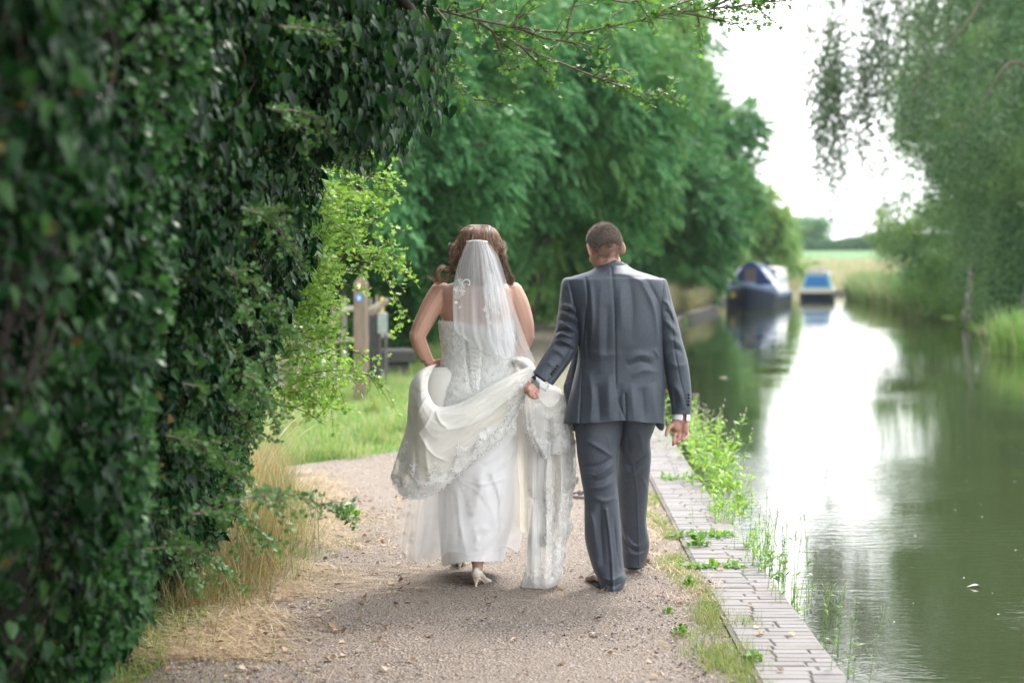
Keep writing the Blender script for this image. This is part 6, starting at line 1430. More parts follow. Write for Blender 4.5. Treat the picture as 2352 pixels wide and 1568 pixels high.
def build_bride():
    base = at(1095, 1357, DB); base[2] = 0
    who = thing("person", "bride in a lace wedding dress and veil walking away, elbows out, lifting her skirt", "person", tuple(base))
    V = lambda x, y, d=0.0: at(x, y, DB + d)
    skin = skin_mat("bride_skin", (0.48, 0.265, 0.20), (0.60, 0.36, 0.285), 0.4)
    hc = at(1100, 570, DB + 0.025); R = rotm(rad(-4), rad(-8), rad(2))
    P = head_pieces(hc, R, 0.93, 0.95)
    P += caps([V(1098, 680, 0.02), V(1099, 640, 0.02), V(1100, 600, 0.03)], [0.065, 0.052, 0.05])
    P.append(closed(sil([(645, 1055, 1140, 0.02, 0.05), (656, 1022, 1172, 0.02, 0.075), (672, 1003, 1190, 0.02, 0.095), (700, 1006, 1188, 0.03, 0.11), (735, 1014, 1180, 0.03, 0.115), (800, 1024, 1172, 0.03, 0.11), (860, 1018, 1180, 0.03, 0.12), (930, 1010, 1190, 0.04, 0.13), (1000, 1025, 1178, 0.06, 0.12)], 40, 36, DB, 0.9, lambda x, y: folds(x, y, [([(1098, 650), (1097, 760)], 6, -0.004), ([(1052, 690), (1060, 740)], 9, 0.004), ([(1142, 690), (1136, 740)], 9, 0.004)]))[0]))
    P += caps([V(1012, 672, 0.02), V(994, 700, 0.0), V(972, 742, -0.02), V(958, 773, -0.03)], [0.054, 0.052, 0.046, 0.039])
    P += caps([V(958, 770, -0.03), V(966, 796, -0.01), V(982, 826, 0.04), V(991, 838, 0.06)], [0.040, 0.037, 0.029, 0.024])
    P += caps([V(1178, 672, 0.02), V(1192, 700, 0.01), V(1205, 742, 0.0), V(1210, 772, 0.0)], [0.052, 0.050, 0.045, 0.038])
    P += caps([V(1210, 770, 0.0), V(1200, 796, 0.03), V(1184, 818, 0.08), V(1178, 828, 0.10)], [0.038, 0.035, 0.028, 0.024])
    # hands gripping the skirt
    for sx, (hx, hy, hd) in ((1, (1001, 836, 0.06)), (-1, (1172, 834, 0.10))):
        P.append(ell(V(hx, hy, hd), (0.034, 0.022, 0.020), rotm(0, 0, sx * 0.2), 12, 14))
        for k in range(4):
            y0 = hy - 5 + 4.2 * k; P += caps([V(hx + sx * 3, y0, hd - 0.006 * k), V(hx + sx * 12, y0 + 2, hd - 0.012), V(hx + sx * 17, y0 + 6, hd + 0.008), V(hx + sx * 13, y0 + 10, hd + 0.022)], [0.0078, 0.0078, 0.0072, 0.006], 8)
        P += caps([V(hx - sx * 2, hy - 4, hd - 0.015), V(hx + sx * 5, hy - 9, hd - 0.028), V(hx + sx * 12, hy - 9, hd - 0.03)], [0.009, 0.0085, 0.007], 8)
    # legs
    P += caps([V(1122, 1000, 0.05), V(1105, 1160, 0.06), V(1098, 1270, 0.02), V(1097, 1300, 0.0), V(1096, 1326, -0.005)], [0.075, 0.055, 0.04, 0.026, 0.026])
    h2 = ground(1056, 1316)
    P += caps([V(1070, 1000, 0.08), V(1062, 1160, 0.28), tuple(h2 + (0, 0.04, 0.26)), tuple(h2 + (0, 0.05, 0.10))], [0.075, 0.055, 0.042, 0.028])
    P += caps([tuple(V(1096, 1320, 0.01)), tuple(V(1094, 1338, 0.08)), tuple(V(1094, 1346, 0.15))], [0.028, 0.027, 0.022]) + caps([tuple(h2 + (0, 0.05, 0.09)), tuple(h2 + (0, 0.16, 0.04))], [0.027, 0.022])
    body_mesh("body", P, skin, who, 0.0038, 4)
    em = bpy.data.materials["eye_white"]
    for sd in (-1, 1): mb = MB(); mb.add(*ell(hc + R @ np.array((sd * 0.031, 0.084, 0.004)), (0.011, 0.009, 0.008), R, 8, 10)); mb.build("eye", em, who)
    # ---- shoes
    sat = plain("satin_shoe", (0.62, 0.57, 0.50), 0.28, 0.06); ssl = plain("shoe_sole", (0.45, 0.36, 0.28), 0.5)
    p = ground(1087, 1358); shoe(who, "shoe", (p[0] + 0.010, p[1], 0.0), rad(-12), 0, sat, ssl, stiletto=True)
    shoe(who, "shoe", (h2[0], h2[1], 0.0), rad(3), 0, sat, ssl, stiletto=True)
    # ---- hair
    m, t, b = nodes("bride_hair"); g_ = t.nodes.new("ShaderNodeNewGeometry")
    t.links.new(ramp(t, g_.outputs['Random Per Island'], [(0, (0.035, 0.017, 0.010)), (0.4, (0.12, 0.060, 0.036)), (0.75, (0.30, 0.165, 0.10)), (1, (0.58, 0.37, 0.24))]), b.inputs['Base Color']); b.inputs['Roughness'].default_value = 0.38
    g = np.random.default_rng(12); mb = MB()
    rows = [(519, 1084, 1114, 0.02, 0.045), (521.5, 1073, 1126, 0.015, 0.075), (528, 1062, 1137, 0.01, 0.10), (541, 1055, 1145, 0.005, 0.118), (560, 1046, 1151, 0.0, 0.118), (582, 1037, 1158, 0.0, 0.118), (604, 1039, 1160, 0.0, 0.11), (625, 1042, 1163, 0.0, 0.095), (642, 1052, 1160, 0.0, 0.075), (665, 1070, 1140, -0.02, 0.05), (690, 1082, 1125, -0.045, 0.02)]
    G, x, y = sil(rows, 70, 80, DB + 0.015, 1, None, None, 0.004, 3); G = G + gnormal(G, True) * (0.004 * sines(np.stack([x / 6, y / 30], -1), 5, 2.0))[..., None]
    hair = gmesh("hair", G, plain("hair_base", (0.05, 0.025, 0.016), 0.5, 0.3, 40), who, True, (True, True)); hair['label'] = "long curled brown hair"
    A = crom(rows, 60)
    for k in range(3800):          # locks lying over the mass
        a0 = g.uniform(0, 2 * np.pi); s0 = g.uniform(0, 0.45); s1 = min(0.98, s0 + g.uniform(0.2, 0.5)); n = 10; q = np.linspace(s0, s1, n)
        if math.sin(a0) > 0.5 and g.random() < 0.6: continue
        r_ = crom(rows, 101)[(q * 100).astype(int)] if k == 0 else A[(q * 59).astype(int)]
        ph, am = g.uniform(0, 6.3), g.uniform(0.3, 2.6); sw = np.sin(np.linspace(0, 1, n) * g.uniform(4, 11) + ph)
        aa = a0 + 0.06 * sw * am; ex = 1.0 + g.uniform(0.0, 0.05) + 0.03 * np.abs(sw) * g.random()
        xx = (r_[:, 1] + r_[:, 2]) / 2 + (r_[:, 2] - r_[:, 1]) / 2 * np.cos(aa) * ex; dd = r_[:, 3] + r_[:, 4] * np.sin(aa) * ex
        mb.tube(at(xx, r_[:, 0] - 2.5 * (q < 0.1), DB + 0.015 + dd), 0.0014 * np.linspace(0.6, 1, n) * g.uniform(0.6, 1.2), 3, False)
    def lock(pts, N, spread, r=0.0011):
        for _ in range(N):
            C = np.asarray(pts, float) + np.concatenate([g.normal(size=(len(pts), 2)) * spread, g.normal(size=(len(pts), 1)) * 0.008], 1) * np.linspace(0.6, 1.2, len(pts))[:, None] + np.append(g.normal(size=2) * spread * 0.6, g.normal() * 0.012)
            C = crom(C, 26); mb.tube(at(C[:, 0], C[:, 1], DB + C[:, 2]), r * np.linspace(1, 0.35, 26), 3, False)
    lock([(1050, 590, -.02), (1040, 612, -.03), (1026, 622, -.04), (1014, 616, -.05), (1006, 628, -.06), (1012, 643, -.06), (1026, 645, -.05), (1034, 636, -.04), (1026, 630, -.04)], 120, 2.0)
    lock([(1040, 606, -.02), (1030, 616, -.04), (1014, 612, -.05), (1004, 622, -.06), (998, 636, -.05), (990, 640, -.05), (986, 636, -.05)], 40, 2.0, 0.0009)
    lock([(1040, 622, -.03), (1026, 636, -.05), (1012, 648, -.06), (1001, 647, -.06), (1004, 638, -.06)], 45, 1.8)
    lock([(1156, 590, -.03), (1164, 608, -.04), (1170, 626, -.05), (1178, 640, -.05), (1175, 652, -.05), (1167, 648, -.05), (1166, 638, -.04)], 80, 1.8)
    lock([(1150, 570, -.03), (1158, 590, -.05), (1160, 612, -.05), (1168, 630, -.05)], 60, 2.2)
    lock([(1054, 556, -.03), (1040, 575, -.05), (1036, 596, -.05), (1042, 616, -.05)], 80, 2.6)
    for sx in (-1, 1):
        for _ in range(60):       # looped curls at the sides
            cx, cy = (1044 if sx < 0 else 1154) + g.normal() * 4, g.uniform(560, 622); a_ = np.linspace(0, g.uniform(4, 7), 16) + g.uniform(0, 6); rr_ = g.uniform(3, 8)
            mb.tube(at(cx + rr_ * np.cos(a_), cy + rr_ * np.sin(a_) + np.linspace(-5, 6, 16), DB - 0.055 - 0.02 * np.sin(a_)), 0.001, 3, False)
    for _ in range(46):           # flyaways
        a_ = g.uniform(math.pi, 2 * math.pi); x0, y0 = 1100 + 54 * math.cos(a_), 578 + 58 * math.sin(a_); s = np.linspace(0, 1, 9); o = g.normal(size=2) * 9; e = 1 + s * g.uniform(0.02, 0.16)
        mb.tube(at(1100 + (x0 - 1100) * e + o[0] * s ** 2, 578 + (y0 - 578) * e + o[1] * s ** 2, DB + 0.03 * g.normal()), 0.0004, 3, False)
    mb.build("lock", m, hair)
    # ---- cloths
    ivory, white = (0.80, 0.775, 0.72), (0.84, 0.84, 0.845)
    SAT = clothmat("ivory_satin", (0.93, 0.91, 0.875), rough=0.45, transl=0.1); LIN = clothmat("white_lining", (0.91, 0.90, 0.93), rough=0.5, transl=0.1)
    TUL = clothmat("tulle", (0.90, 0.89, 0.87), 0.55, 0.10, transl=0.4, uvs=(9, 9)); TU2 = clothmat("tulle_thin", (0.93, 0.93, 0.95), 0.40, 0.10, transl=0.4, uvs=(22, 2)); VL = clothmat("veil_tulle", (0.88, 0.90, 0.94), 0.33, 0.15, transl=0.4, uvs=(13, 1.0))
    LC = clothmat("lace_white", (0.92, 0.92, 0.92), transl=0.2, rough=0.5); LS = clothmat("lace_silver", (0.74, 0.74, 0.74), transl=0.15, rough=0.4)
    dress = thing("dress", None, None, tuple(base)); dress.parent = who; dress.location = (0, 0, 0)
    del_ = [k for k in dress.keys()]
    def par(o):
        o.parent = dress; o.matrix_parent_inverse = Matrix.Translation(-Vector(base)); return o
    # bodice
    def yw(x, y, s):
        top = np.clip((800 - y) / 70, 0, 1); u = (x - 1092) / 90.0
        return top * (10 * np.exp(-(u / 0.55) ** 2) - 5 * np.abs(u))
    FB = [([(1068, 755), (1070, 820), (1082, 900)], 3, -0.003, 0), ([(1112, 755), (1108, 820), (1100, 900)], 3, -0.003, 0), ([(1040, 750), (1044, 830)], 4, 0.002)]
    rows = [(742, 1009, 1184, 0.025, 0.120), (752, 1009, 1184, 0.025, 0.122), (781, 1012, 1181, 0.025, 0.122), (813, 1016, 1178, 0.025, 0.120), (842, 1011, 1184, 0.025, 0.128), (870, 1000, 1194, 0.03, 0.145), (900, 990, 1204, 0.03, 0.160), (940, 986, 1208, 0.03, 0.170)]
    G, x, y = sil(rows, 110, 200, DB, 0.92, lambda x, y: folds(x, y, FB), yw); G = G
    bod = par(gmesh("bodice", G, SAT, None, True, thick=0.002)); bod['label'] = "strapless lace bodice laced up the back"
    Gm = G
    lace("lace_overlay", Gm, LS, bod, lambda u, v: np.where((u > 0.5) & (v < 0.97), 1.0 - 0.75 * np.exp(-((u - 0.75) / 0.035) ** 2) * (v < 0.6), 0), 2600, 0.0085, True, 0.002, 3, 0.6)
    lace("lace_flower", Gm, LC, bod, lambda u, v: np.where((u > 0.5), 0.25 + 0.75 * (sines(np.stack([u * 9, v * 3], -1), 4, 2.0) > 0.1), 0), 900, 0.013, True, 0.0035, 4, 0.3)
    mb = MB()
    for k in range(13):            # lacing
        y0 = 760 + k * 10.5; hw = 19 - k * 0.8; P_ = []
        for sx in (-1, 1):
            C = crom([(1090 + sx * hw, y0, -0.103), (1090 + sx * hw * 0.3, y0 + 4, -0.112), (1090 - sx * hw, y0 + 9, -0.104)], 8); mb.tube(at(C[:, 0], C[:, 1], DB + C[:, 2] - 0.002), 0.0016, 5)
    mb.build("lacing", LC, bod)
    mb = MB(); e = np.concatenate([G[0, 100:], G[0, :1]]) ; mb.tube(e + (0, -0.002, 0), 0.0022, 5); 
    for q in e[::2]: mb.tube([q, q + (0, -0.001, 0.007)], [0.0025, 0.0008], 4)
    mb.build("neck_edging", LC, bod)
    # straight white lining skirt, feet showing under it
    def yw2(x, y, s): return np.clip((y - 1240) / 50, 0, 1) * (9 * np.clip((1060 - x) / 45, -0.2, 1))
    FS = [([(1111, 1069), (1100, 1130), (1085, 1190)], 8, 0.012), ([(1130, 1090), (1150, 1150), (1152, 1240), (1150, 1288)], 4, 0.012, 0), ([(1160, 1100), (1172, 1180)], 6, -0.010), ([(1050, 1110), (1055, 1200), (1075, 1280)], 5, 0.008), ([(1065, 1120), (1068, 1200)], 9, -0.008), ([(1090, 1230), (1110, 1212), (1128, 1222)], 4, 0.006), ([(1085, 1205), (1095, 1240), (1082, 1265)], 5, 0.005), ([(1098, 1222), (1112, 1232)], 5, -0.006), ([(1030, 1150), (1032, 1290)], 8, 0.007), ([(1020, 1200), (1024, 1300)], 5, -0.006), ([(1120, 1180), (1138, 1260)], 6, -0.008), ([(1090, 1085), (1125, 1150)], 9, 0.010)]
    rows = [(900, 1015, 1185, 0.06, 0.13), (960, 1004, 1192, 0.06, 0.15), (1030, 1004, 1192, 0.08, 0.17), (1100, 1006, 1188, 0.11, 0.20), (1150, 1007, 1184, 0.13, 0.22), (1190, 1006, 1181, 0.15, 0.235), (1230, 1009, 1170, 0.16, 0.245), (1265, 1012, 1163, 0.17, 0.25), (1291, 1017, 1156, 0.17, 0.25)]
    G, x, y = sil(rows, 150, 150, DB, 0.9, lambda x, y: folds(x, y, FS), yw2, 0.002, 22); par(gmesh("underskirt", G, LIN, None, True, thick=0.0015))
    # net hanging loose left of it and over it
    pl = lambda n, a, ph=0: (lambda u, v: a * (0.3 + 0.7 * v) * (np.sin(u * n + ph + 1.5 * np.sin(v * 3)) + 0.4 * np.sin(u * n * 2.3 + 1)))
    G, x, y = freeform([[(938, 1080, 0.10), (965, 1085, 0.02), (1000, 1090, 0.00), (1030, 1085, 0.02)], [(932, 1150, 0.12), (958, 1150, 0.03), (1000, 1150, 0.0), (1035, 1150, 0.02)], [(920, 1205, 0.15), (950, 1210, 0.04), (998, 1210, 0.0), (1030, 1200, 0.02)], [(912, 1243, 0.16), (942, 1284, 0.05), (985, 1286, 0.02), (1015, 1255, 0.03)]], 60, 90, DB, None, pl(15, 0.014)); par(gmesh("net_layer", G, TU2, None, False))
    G, x, y = freeform([[(958, 1090, 0.20), (985, 1085, 0.16), (1010, 1085, 0.14)], [(950, 1180, 0.22), (975, 1180, 0.16), (1005, 1180, 0.14)], [(943, 1270, 0.22), (965, 1282, 0.17), (990, 1280, 0.15)]], 50, 60, DB, None, pl(12, 0.014, 1)); par(gmesh("net_layer", G, TU2, None, False))
    rows2 = [(930, 1000, 1198, 0.06, 0.17), (1000, 992, 1202, 0.08, 0.20), (1070, 985, 1203, 0.11, 0.23), (1130, 976, 1204, 0.13, 0.26), (1190, 966, 1202, 0.15, 0.285), (1240, 958, 1198, 0.16, 0.30), (1276, 955, 1190, 0.17, 0.305)]
    FN = [([(1055, 1098), (1075, 1150), (1090, 1210), (1098, 1262)], 2.2, 0.006, 0), ([(1056, 1100), (1110, 1112), (1168, 1096)], 2.2, 0.008), ([(1056, 1104), (1104, 1135), (1135, 1180)], 2.2, 0.008), ([(1190, 985), (1150, 1040), (1110, 1066)], 4, 0.010), ([(1190, 1010), (1165, 1060), (1120, 1090)], 4, 0.010), ([(1165, 1090), (1150, 1170), (1148, 1250)], 4, 0.010), ([(1020, 1120), (1024, 1200), (1018, 1270)], 4, 0.008), ([(1040, 1130), (1052, 1200), (1050, 1270)], 3, -0.008)]
    G, x, y = sil(rows2, 120, 150, DB, 0.9, lambda x, y: folds(x, y, FN), lambda x, y, s: np.clip((y - 1180) / 90, 0, 1) * (10 * np.sin(x / 17) - 16 * np.clip((x - 1110) / 60, 0, 1)), 0.003, 27)
    par(gmesh("net_layer", G, clothmat("tulle_even", (0.92, 0.92, 0.94), 0.34, 0.05, transl=0.4, uvs=(8, 3)), None, True))
    # cream cloth between lining and train
    G, x, y = freeform([[(1120, 960, 0.02), (1150, 950, -0.03), (1180, 940, -0.04), (1222, 915, -0.04), (1245, 910, 0.02)], [(1140, 1040, 0.06), (1165, 1040, 0.0), (1195, 1040, -0.02), (1222, 1030, 0.0), (1246, 1030, 0.08)], [(1160, 1120, 0.12), (1178, 1125, 0.04), (1200, 1130, 0.02), (1222, 1120, 0.04), (1244, 1120, 0.10)], [(1170, 1190, 0.14), (1184, 1196, 0.06), (1205, 1198, 0.04), (1222, 1185, 0.06), (1240, 1180, 0.12)], [(1176, 1228, 0.15), (1190, 1216, 0.08), (1207, 1224, 0.06), (1220, 1205, 0.08), (1236, 1200, 0.12)]], 90, 80, DB, None, pl(10, 0.02, 2), 0.004, 8); par(gmesh("drape_layer", G, clothmat("ivory_sheer", (0.90, 0.87, 0.81), 0.82, transl=0.4), None, False, thick=0.001))
    # the gathered overskirt swept from her left hip to the groom's hand
    C = [[(1012, 838, 0.10), (1002, 837, 0.0), (984, 872, -0.10), (985, 905, -0.16), (1008, 934, -0.185), (1060, 924, -0.195), (1115, 893, -0.19), (1170, 862, -0.17), (1224, 838, -0.15)],
         [(1000, 840, 0.10), (966, 850, -0.03), (966, 878, -0.14), (973, 922, -0.20), (1004, 952, -0.23), (1058, 946, -0.23), (1113, 914, -0.22), (1170, 880, -0.20), (1223, 850, -0.17)],
         [(980, 870, 0.12), (943, 880, -0.02), (955, 918, -0.15), (970, 958, -0.22), (1003, 982, -0.24), (1056, 970, -0.235), (1111, 938, -0.23), (1170, 898, -0.21), (1221, 861, -0.175)],
         [(970, 925, 0.13), (938, 925, -0.02), (952, 962, -0.15), (968, 1000, -0.21), (1001, 1018, -0.23), (1056, 998, -0.225), (1109, 962, -0.22), (1169, 918, -0.20), (1219, 870, -0.18)],
         [(966, 980, 0.14), (933, 978, -0.01), (943, 1018, -0.13), (963, 1050, -0.19), (1000, 1060, -0.21), (1057, 1030, -0.21), (1106, 988, -0.20), (1168, 942, -0.19), (1217, 878, -0.18)],
         [(960, 1040, 0.14), (914, 1040, 0.0), (928, 1082, -0.11), (955, 1103, -0.17), (998, 1100, -0.19), (1059, 1058, -0.19), (1102, 1018, -0.19), (1166, 968, -0.18), (1214, 888, -0.18)],
         [(955, 1090, 0.14), (902, 1087, 0.0), (917, 1128, -0.10), (948, 1143, -0.15), (996, 1130, -0.17), (1060, 1080, -0.18), (1099, 1044, -0.18), (1162, 992, -0.175), (1211, 898, -0.175)]]
    FO = [([(1224, 846), (1150, 888), (1060, 935), (1000, 950)], 5, 0.012), ([(1222, 856), (1150, 908), (1070, 955)], 6, -0.012), ([(1222, 862), (1160, 922), (1080, 975), (1000, 990)], 5, 0.012), ([(1220, 870), (1160, 945), (1100, 1000)], 6, -0.010), ([(1218, 880), (1180, 950), (1120, 1020)], 6, 0.010), ([(986, 905), (968, 930), (958, 960)], 3, 0.010), ([(1000, 935), (1008, 965), (1030, 985)], 3, 0.010), ([(995, 940), (975, 980), (955, 1000)], 3, 0.010), ([(942, 890), (960, 900), (980, 895)], 4, -0.010), ([(940, 925), (960, 935)], 4, 0.008), ([(960, 990), (990, 1040), (1030, 1060)], 3, 0.010), ([(950, 1000), (955, 1060), (950, 1110)], 4, -0.012), ([(975, 1000), (980, 1060), (990, 1110)], 5, 0.010), ([(1100, 905), (1180, 868), (1222, 850)], 3, -0.008)]
    fo = lambda x, y: 0.62 * folds(x, y, FO)
    G, x, y = freeform(C, 150, 230, DB, fo, lambda u, v: (0.009 * (1 - np.abs(np.sin(v * 12 + 2.4 * np.sin(u * 4.5)))) + 0.006 * (1 - np.abs(np.sin(v * 21 - 3 * u + 1.5 * np.sin(u * 9)))) + 0.008 * np.sin(v * 9 + u * 4)) * (0.25 + 0.75 * u) * np.clip(v * 5, 0, 1), 0.004, 31)
    ov = par(gmesh("overskirt", G, TUL, None, False)); ov['label'] = "gathered tulle overskirt with scalloped lace border"
    Gi, x, y = freeform([r_ for r_ in C[:6]], 110, 190, DB, fo, None, 0.003, 31); Gi = Gi + (0, 0.012, 0); gmesh("satin_layer", Gi, SAT, ov, False)
    lace("lace_border", G, LS, ov, lambda u, v: np.where(u > 0.12, np.clip((v - 0.80 - 0.10 * np.sin(u * 46)) * 9, 0, 1) * (1 - 0.3 * (u > 0.62)), 0), 1500, 0.0095, False, 0.002, 5, 0.55)
    lace("lace_border", G, LC, ov, lambda u, v: np.where((u > 0.12), np.clip((v - 0.74 - 0.12 * np.sin(u * 46 + 1)) * 9, 0, 1) * (0.35 + 0.65 * (u > 0.6)), 0), 800, 0.0135, False, 0.004, 6, 0.3)
    lace("lace_flower", G, LC, ov, lambda u, v: ((np.abs(u - 0.33) < 0.05) & (v > 0.3) & (v < 0.36)) * 1.0 + ((np.abs(u - 0.93) < 0.06) & (np.abs(v - 0.5) < 0.3)) * 0.6, 60, 0.011, False, 0.003, 7, 0.3)
    def scallop(edge, par_, rr=0.0022, per=0.035):
        L = np.concatenate([[0], np.cumsum(np.linalg.norm(np.diff(edge, axis=0), axis=1))]); n = int(L[-1] / 0.004); s = np.linspace(0, L[-1], n)
        E = np.stack([np.interp(s, L, edge[:, i]) for i in range(3)], -1); Tn = np.gradient(E, axis=0); Tn /= np.linalg.norm(Tn, axis=1)[:, None] + 1e-9
        dn = np.cross(Tn, (0, 1.0, 0)); dn *= np.where(dn[:, 2] > 0, -1, 1)[:, None]
        E = E + dn * (0.009 * np.abs(np.sin(s / per * np.pi)))[:, None] + (0, -0.003, 0)
        mb = MB(); mb.tube(E, rr, 5); mb.build("scalloped_edge", LS, par_)
    scallop(G[-1, 25:], ov)
    # roll of cloth at her right hip
    G, x, y = tubev([(1176, 826, -0.02, 4, 0.02), (1186, 828, -0.05, 9, 0.05), (1200, 832, -0.06, 13, 0.06), (1214, 842, -0.08, 13, 0.06), (1226, 858, -0.10, 8, 0.04)], 40, 40, DB, None, 1, 0.006, 12); par(gmesh("gathered_roll", G, SAT, None, True, (True, True)))
    # the train hanging from the groom's hand
    def ywt(x, y, s): return np.clip((y - 1290) / 60, 0, 1) * (-30 * np.clip((x - 1262) / 40, 0, 1))
    FT = [([(1214, 905), (1216, 1000), (1222, 1100), (1228, 1340)], 4, 0.016, 0), ([(1224, 910), (1232, 1000), (1236, 1150)], 5, -0.018), ([(1236, 915), (1262, 935), (1290, 915)], 3.5, 0.014), ([(1232, 935), (1262, 962), (1296, 935)], 4, 0.014), ([(1228, 925), (1262, 948), (1294, 925)], 3.5, -0.012), ([(1230, 965), (1265, 992), (1300, 960)], 4, 0.012), ([(1230, 952), (1262, 976), (1298, 948)], 4, -0.010),
          ([(1262, 1020), (1254, 1100), (1256, 1200), (1252, 1340)], 6, 0.022, 0), ([(1246, 1040), (1240, 1140), (1242, 1300)], 6, -0.018, 0), ([(1284, 1000), (1290, 1100), (1284, 1220)], 5, 0.018, 0), ([(1272, 1030), (1274, 1130), (1268, 1320)], 6, -0.020, 0), ([(1304, 990), (1308, 1080)], 4, -0.012), ([(1230, 1200), (1240, 1300)], 5, 0.012), ([(1210, 1300), (1240, 1310), (1270, 1295)], 6, 0.010)]
    G, x, y = sil([(843, 998, 1190, 0.02, 0.10), (860, 982, 1198, 0.02, 0.12), (890, 970, 1206, 0.02, 0.13), (930, 962, 1208, 0.03, 0.14), (1000, 955, 1206, 0.05, 0.15)], 50, 90, DB, 0.9, None, None, 0.005, 41); par(gmesh('inner_fold', G, SAT, None, True))
    TRN = clothmat('train_tulle', (0.92, 0.91, 0.90), 0.5, 0.12, transl=0.4, uvs=(9, 9))
    rows = [(884, 1206, 1270, 0.00, 0.030), (896, 1203, 1290, 0.0, 0.055), (920, 1202, 1298, 0.0, 0.075), (960, 1204, 1304, 0.0, 0.085), (1000, 1208, 1314, 0.0, 0.09), (1046, 1212, 1320, 0.0, 0.09), (1092, 1215, 1321, 0.0, 0.09), (1142, 1220, 1315, -0.005, 0.080), (1192, 1219, 1309, -0.01, 0.075), (1240, 1214, 1296, -0.01, 0.085), (1285, 1207, 1297, -0.01, 0.10), (1330, 1204, 1288, -0.01, 0.095), (1352, 1209, 1276, -0.01, 0.075), (1359, 1220, 1262, -0.01, 0.05)]
    XW = lambda x, y, s: np.clip((y - 980) / 80, 0, 1) * (x - 1258) / 48 * (4.5 * np.sin(y / 19.0) + 3 * np.sin(y / 8.7 + 1 + x / 30)) + 5 * np.sin(y / 60.0) * np.clip((y - 1000) / 100, 0, 1)
    G, x, y = sil(rows, 230, 170, DB, 0.9, lambda x, y: folds(x, y, FT), ywt, 0.006, 33, 1.0, XW)
    tr = par(gmesh("train", G, TRN, None, True, (True, False))); tr['label'] = "lace edged train bunched in the groom's hand and trailing to the gravel"
    Gi, x, y = sil([(q[0], q[1] + 7, q[2] - 7, q[3], q[4] * 0.8) for q in rows[:12]], 130, 110, DB, 0.9, lambda x, y: folds(x, y, FT), lambda x, y, s: np.clip((y - 1050) / 180, 0, 1) * (-60 - 75 * np.clip((x - 1225) / 70, 0, 1) ** 1.3 + 14 * np.sin(x / 9))); gmesh("satin_layer", Gi, SAT, tr, True)
    lace("lace_border", G, LS, tr, lambda u, v: np.where(u > 0.5, np.clip((v - 0.42) * 5, 0, 0.8) * (0.35 + 0.65 * (sines(np.stack([u * 8, v * 10], -1), 9, 1.5) > 0)), 0) + (u > 0.9) * (v > 0.12) * 0.8 + (np.abs(u - 0.52) < 0.03) * (v > 0.05) * (v < 0.4) * 1.0, 1900, 0.0095, True, 0.002, 8, 0.55)
    lace("lace_flower", G, LC, tr, lambda u, v: np.where(u > 0.5, (v > 0.5) * (0.2 + 0.8 * (sines(np.stack([u * 8, v * 10], -1), 19, 1.5) > 0.4)), 0), 420, 0.013, True, 0.004, 9, 0.3)
    G, x, y = freeform([[(1240, 1060, 0.04), (1280, 1050, -0.02), (1312, 1050, -0.01), (1318, 1060, 0.06)], [(1236, 1130, 0.05), (1282, 1130, -0.04), (1312, 1125, -0.03), (1316, 1130, 0.07)], [(1232, 1190, 0.06), (1278, 1200, -0.05), (1306, 1195, -0.04), (1312, 1190, 0.08)], [(1230, 1240, 0.06), (1272, 1262, -0.05), (1300, 1240, -0.04), (1308, 1215, 0.08)]], 60, 60, DB, None, pl(9, 0.02, 1), 0.004, 44); gmesh('net_layer', G, TRN, tr, False)
    G, x, y = freeform([[(1206, 930, -0.05), (1230, 925, -0.10), (1262, 930, -0.10)], [(1206, 1060, -0.07), (1228, 1060, -0.11), (1258, 1060, -0.11)], [(1210, 1180, -0.08), (1226, 1190, -0.12), (1250, 1180, -0.11)], [(1208, 1290, -0.08), (1222, 1310, -0.13), (1250, 1290, -0.11)]], 90, 60, DB, None, pl(8, 0.014, 3), 0.004, 45); gmesh('net_layer', G, TU2, tr, False)
    # flounces of lace folding over the train
    Fq = [[(1203, 912, -0.10), (1212, 905, -0.12), (1222, 915, -0.11), (1232, 930, -0.10)], [(1206, 980, -0.11), (1216, 985, -0.13), (1228, 990, -0.12), (1240, 990, -0.10)], [(1226, 1020, -0.11), (1236, 1030, -0.13), (1250, 1036, -0.13), (1262, 1020, -0.10)], [(1238, 1040, -0.11), (1245, 1048, -0.12), (1254, 1047, -0.12), (1263, 1038, -0.10)]]
    G, x, y = freeform(Fq, 60, 40, DB, None, lambda u, v: 0.006 * np.sin(u * 14)); fl = gmesh("lace_flounce", G, TUL, tr, False); lace("lace_border", G, LS, fl, lambda u, v: np.clip((v - .2) * 2, .1, 1), 260, 0.009, False, 0.002, 10, 0.5); scallop(G[-1], fl); scallop(G[:, 0], fl)
    Fq = [[(1262, 960, -0.09), (1280, 950, -0.10), (1300, 950, -0.06), (1312, 960, 0.0)], [(1262, 1010, -0.10), (1284, 1004, -0.12), (1306, 1000, -0.08), (1319, 1005, 0.0)], [(1262, 1040, -0.10), (1284, 1038, -0.12), (1308, 1026, -0.08), (1322, 1016, 0.0)]]
    G, x, y = freeform(Fq, 50, 50, DB, None, lambda u, v: 0.006 * np.sin(u * 14)); fl = gmesh("lace_flounce", G, TUL, tr, False); lace("lace_border", G, LS, fl, lambda u, v: np.clip(v * 1.2, .2, 1), 330, 0.009, False, 0.002, 11, 0.5); scallop(G[-1], fl)
    Fq = [[(1296, 1020, -0.05), (1310, 1015, -0.04), (1320, 1015, 0.0)], [(1294, 1080, -0.06), (1310, 1075, -0.05), (1323, 1070, 0.0)], [(1294, 1125, -0.05), (1307, 1130, -0.05), (1319, 1120, 0.0)]]
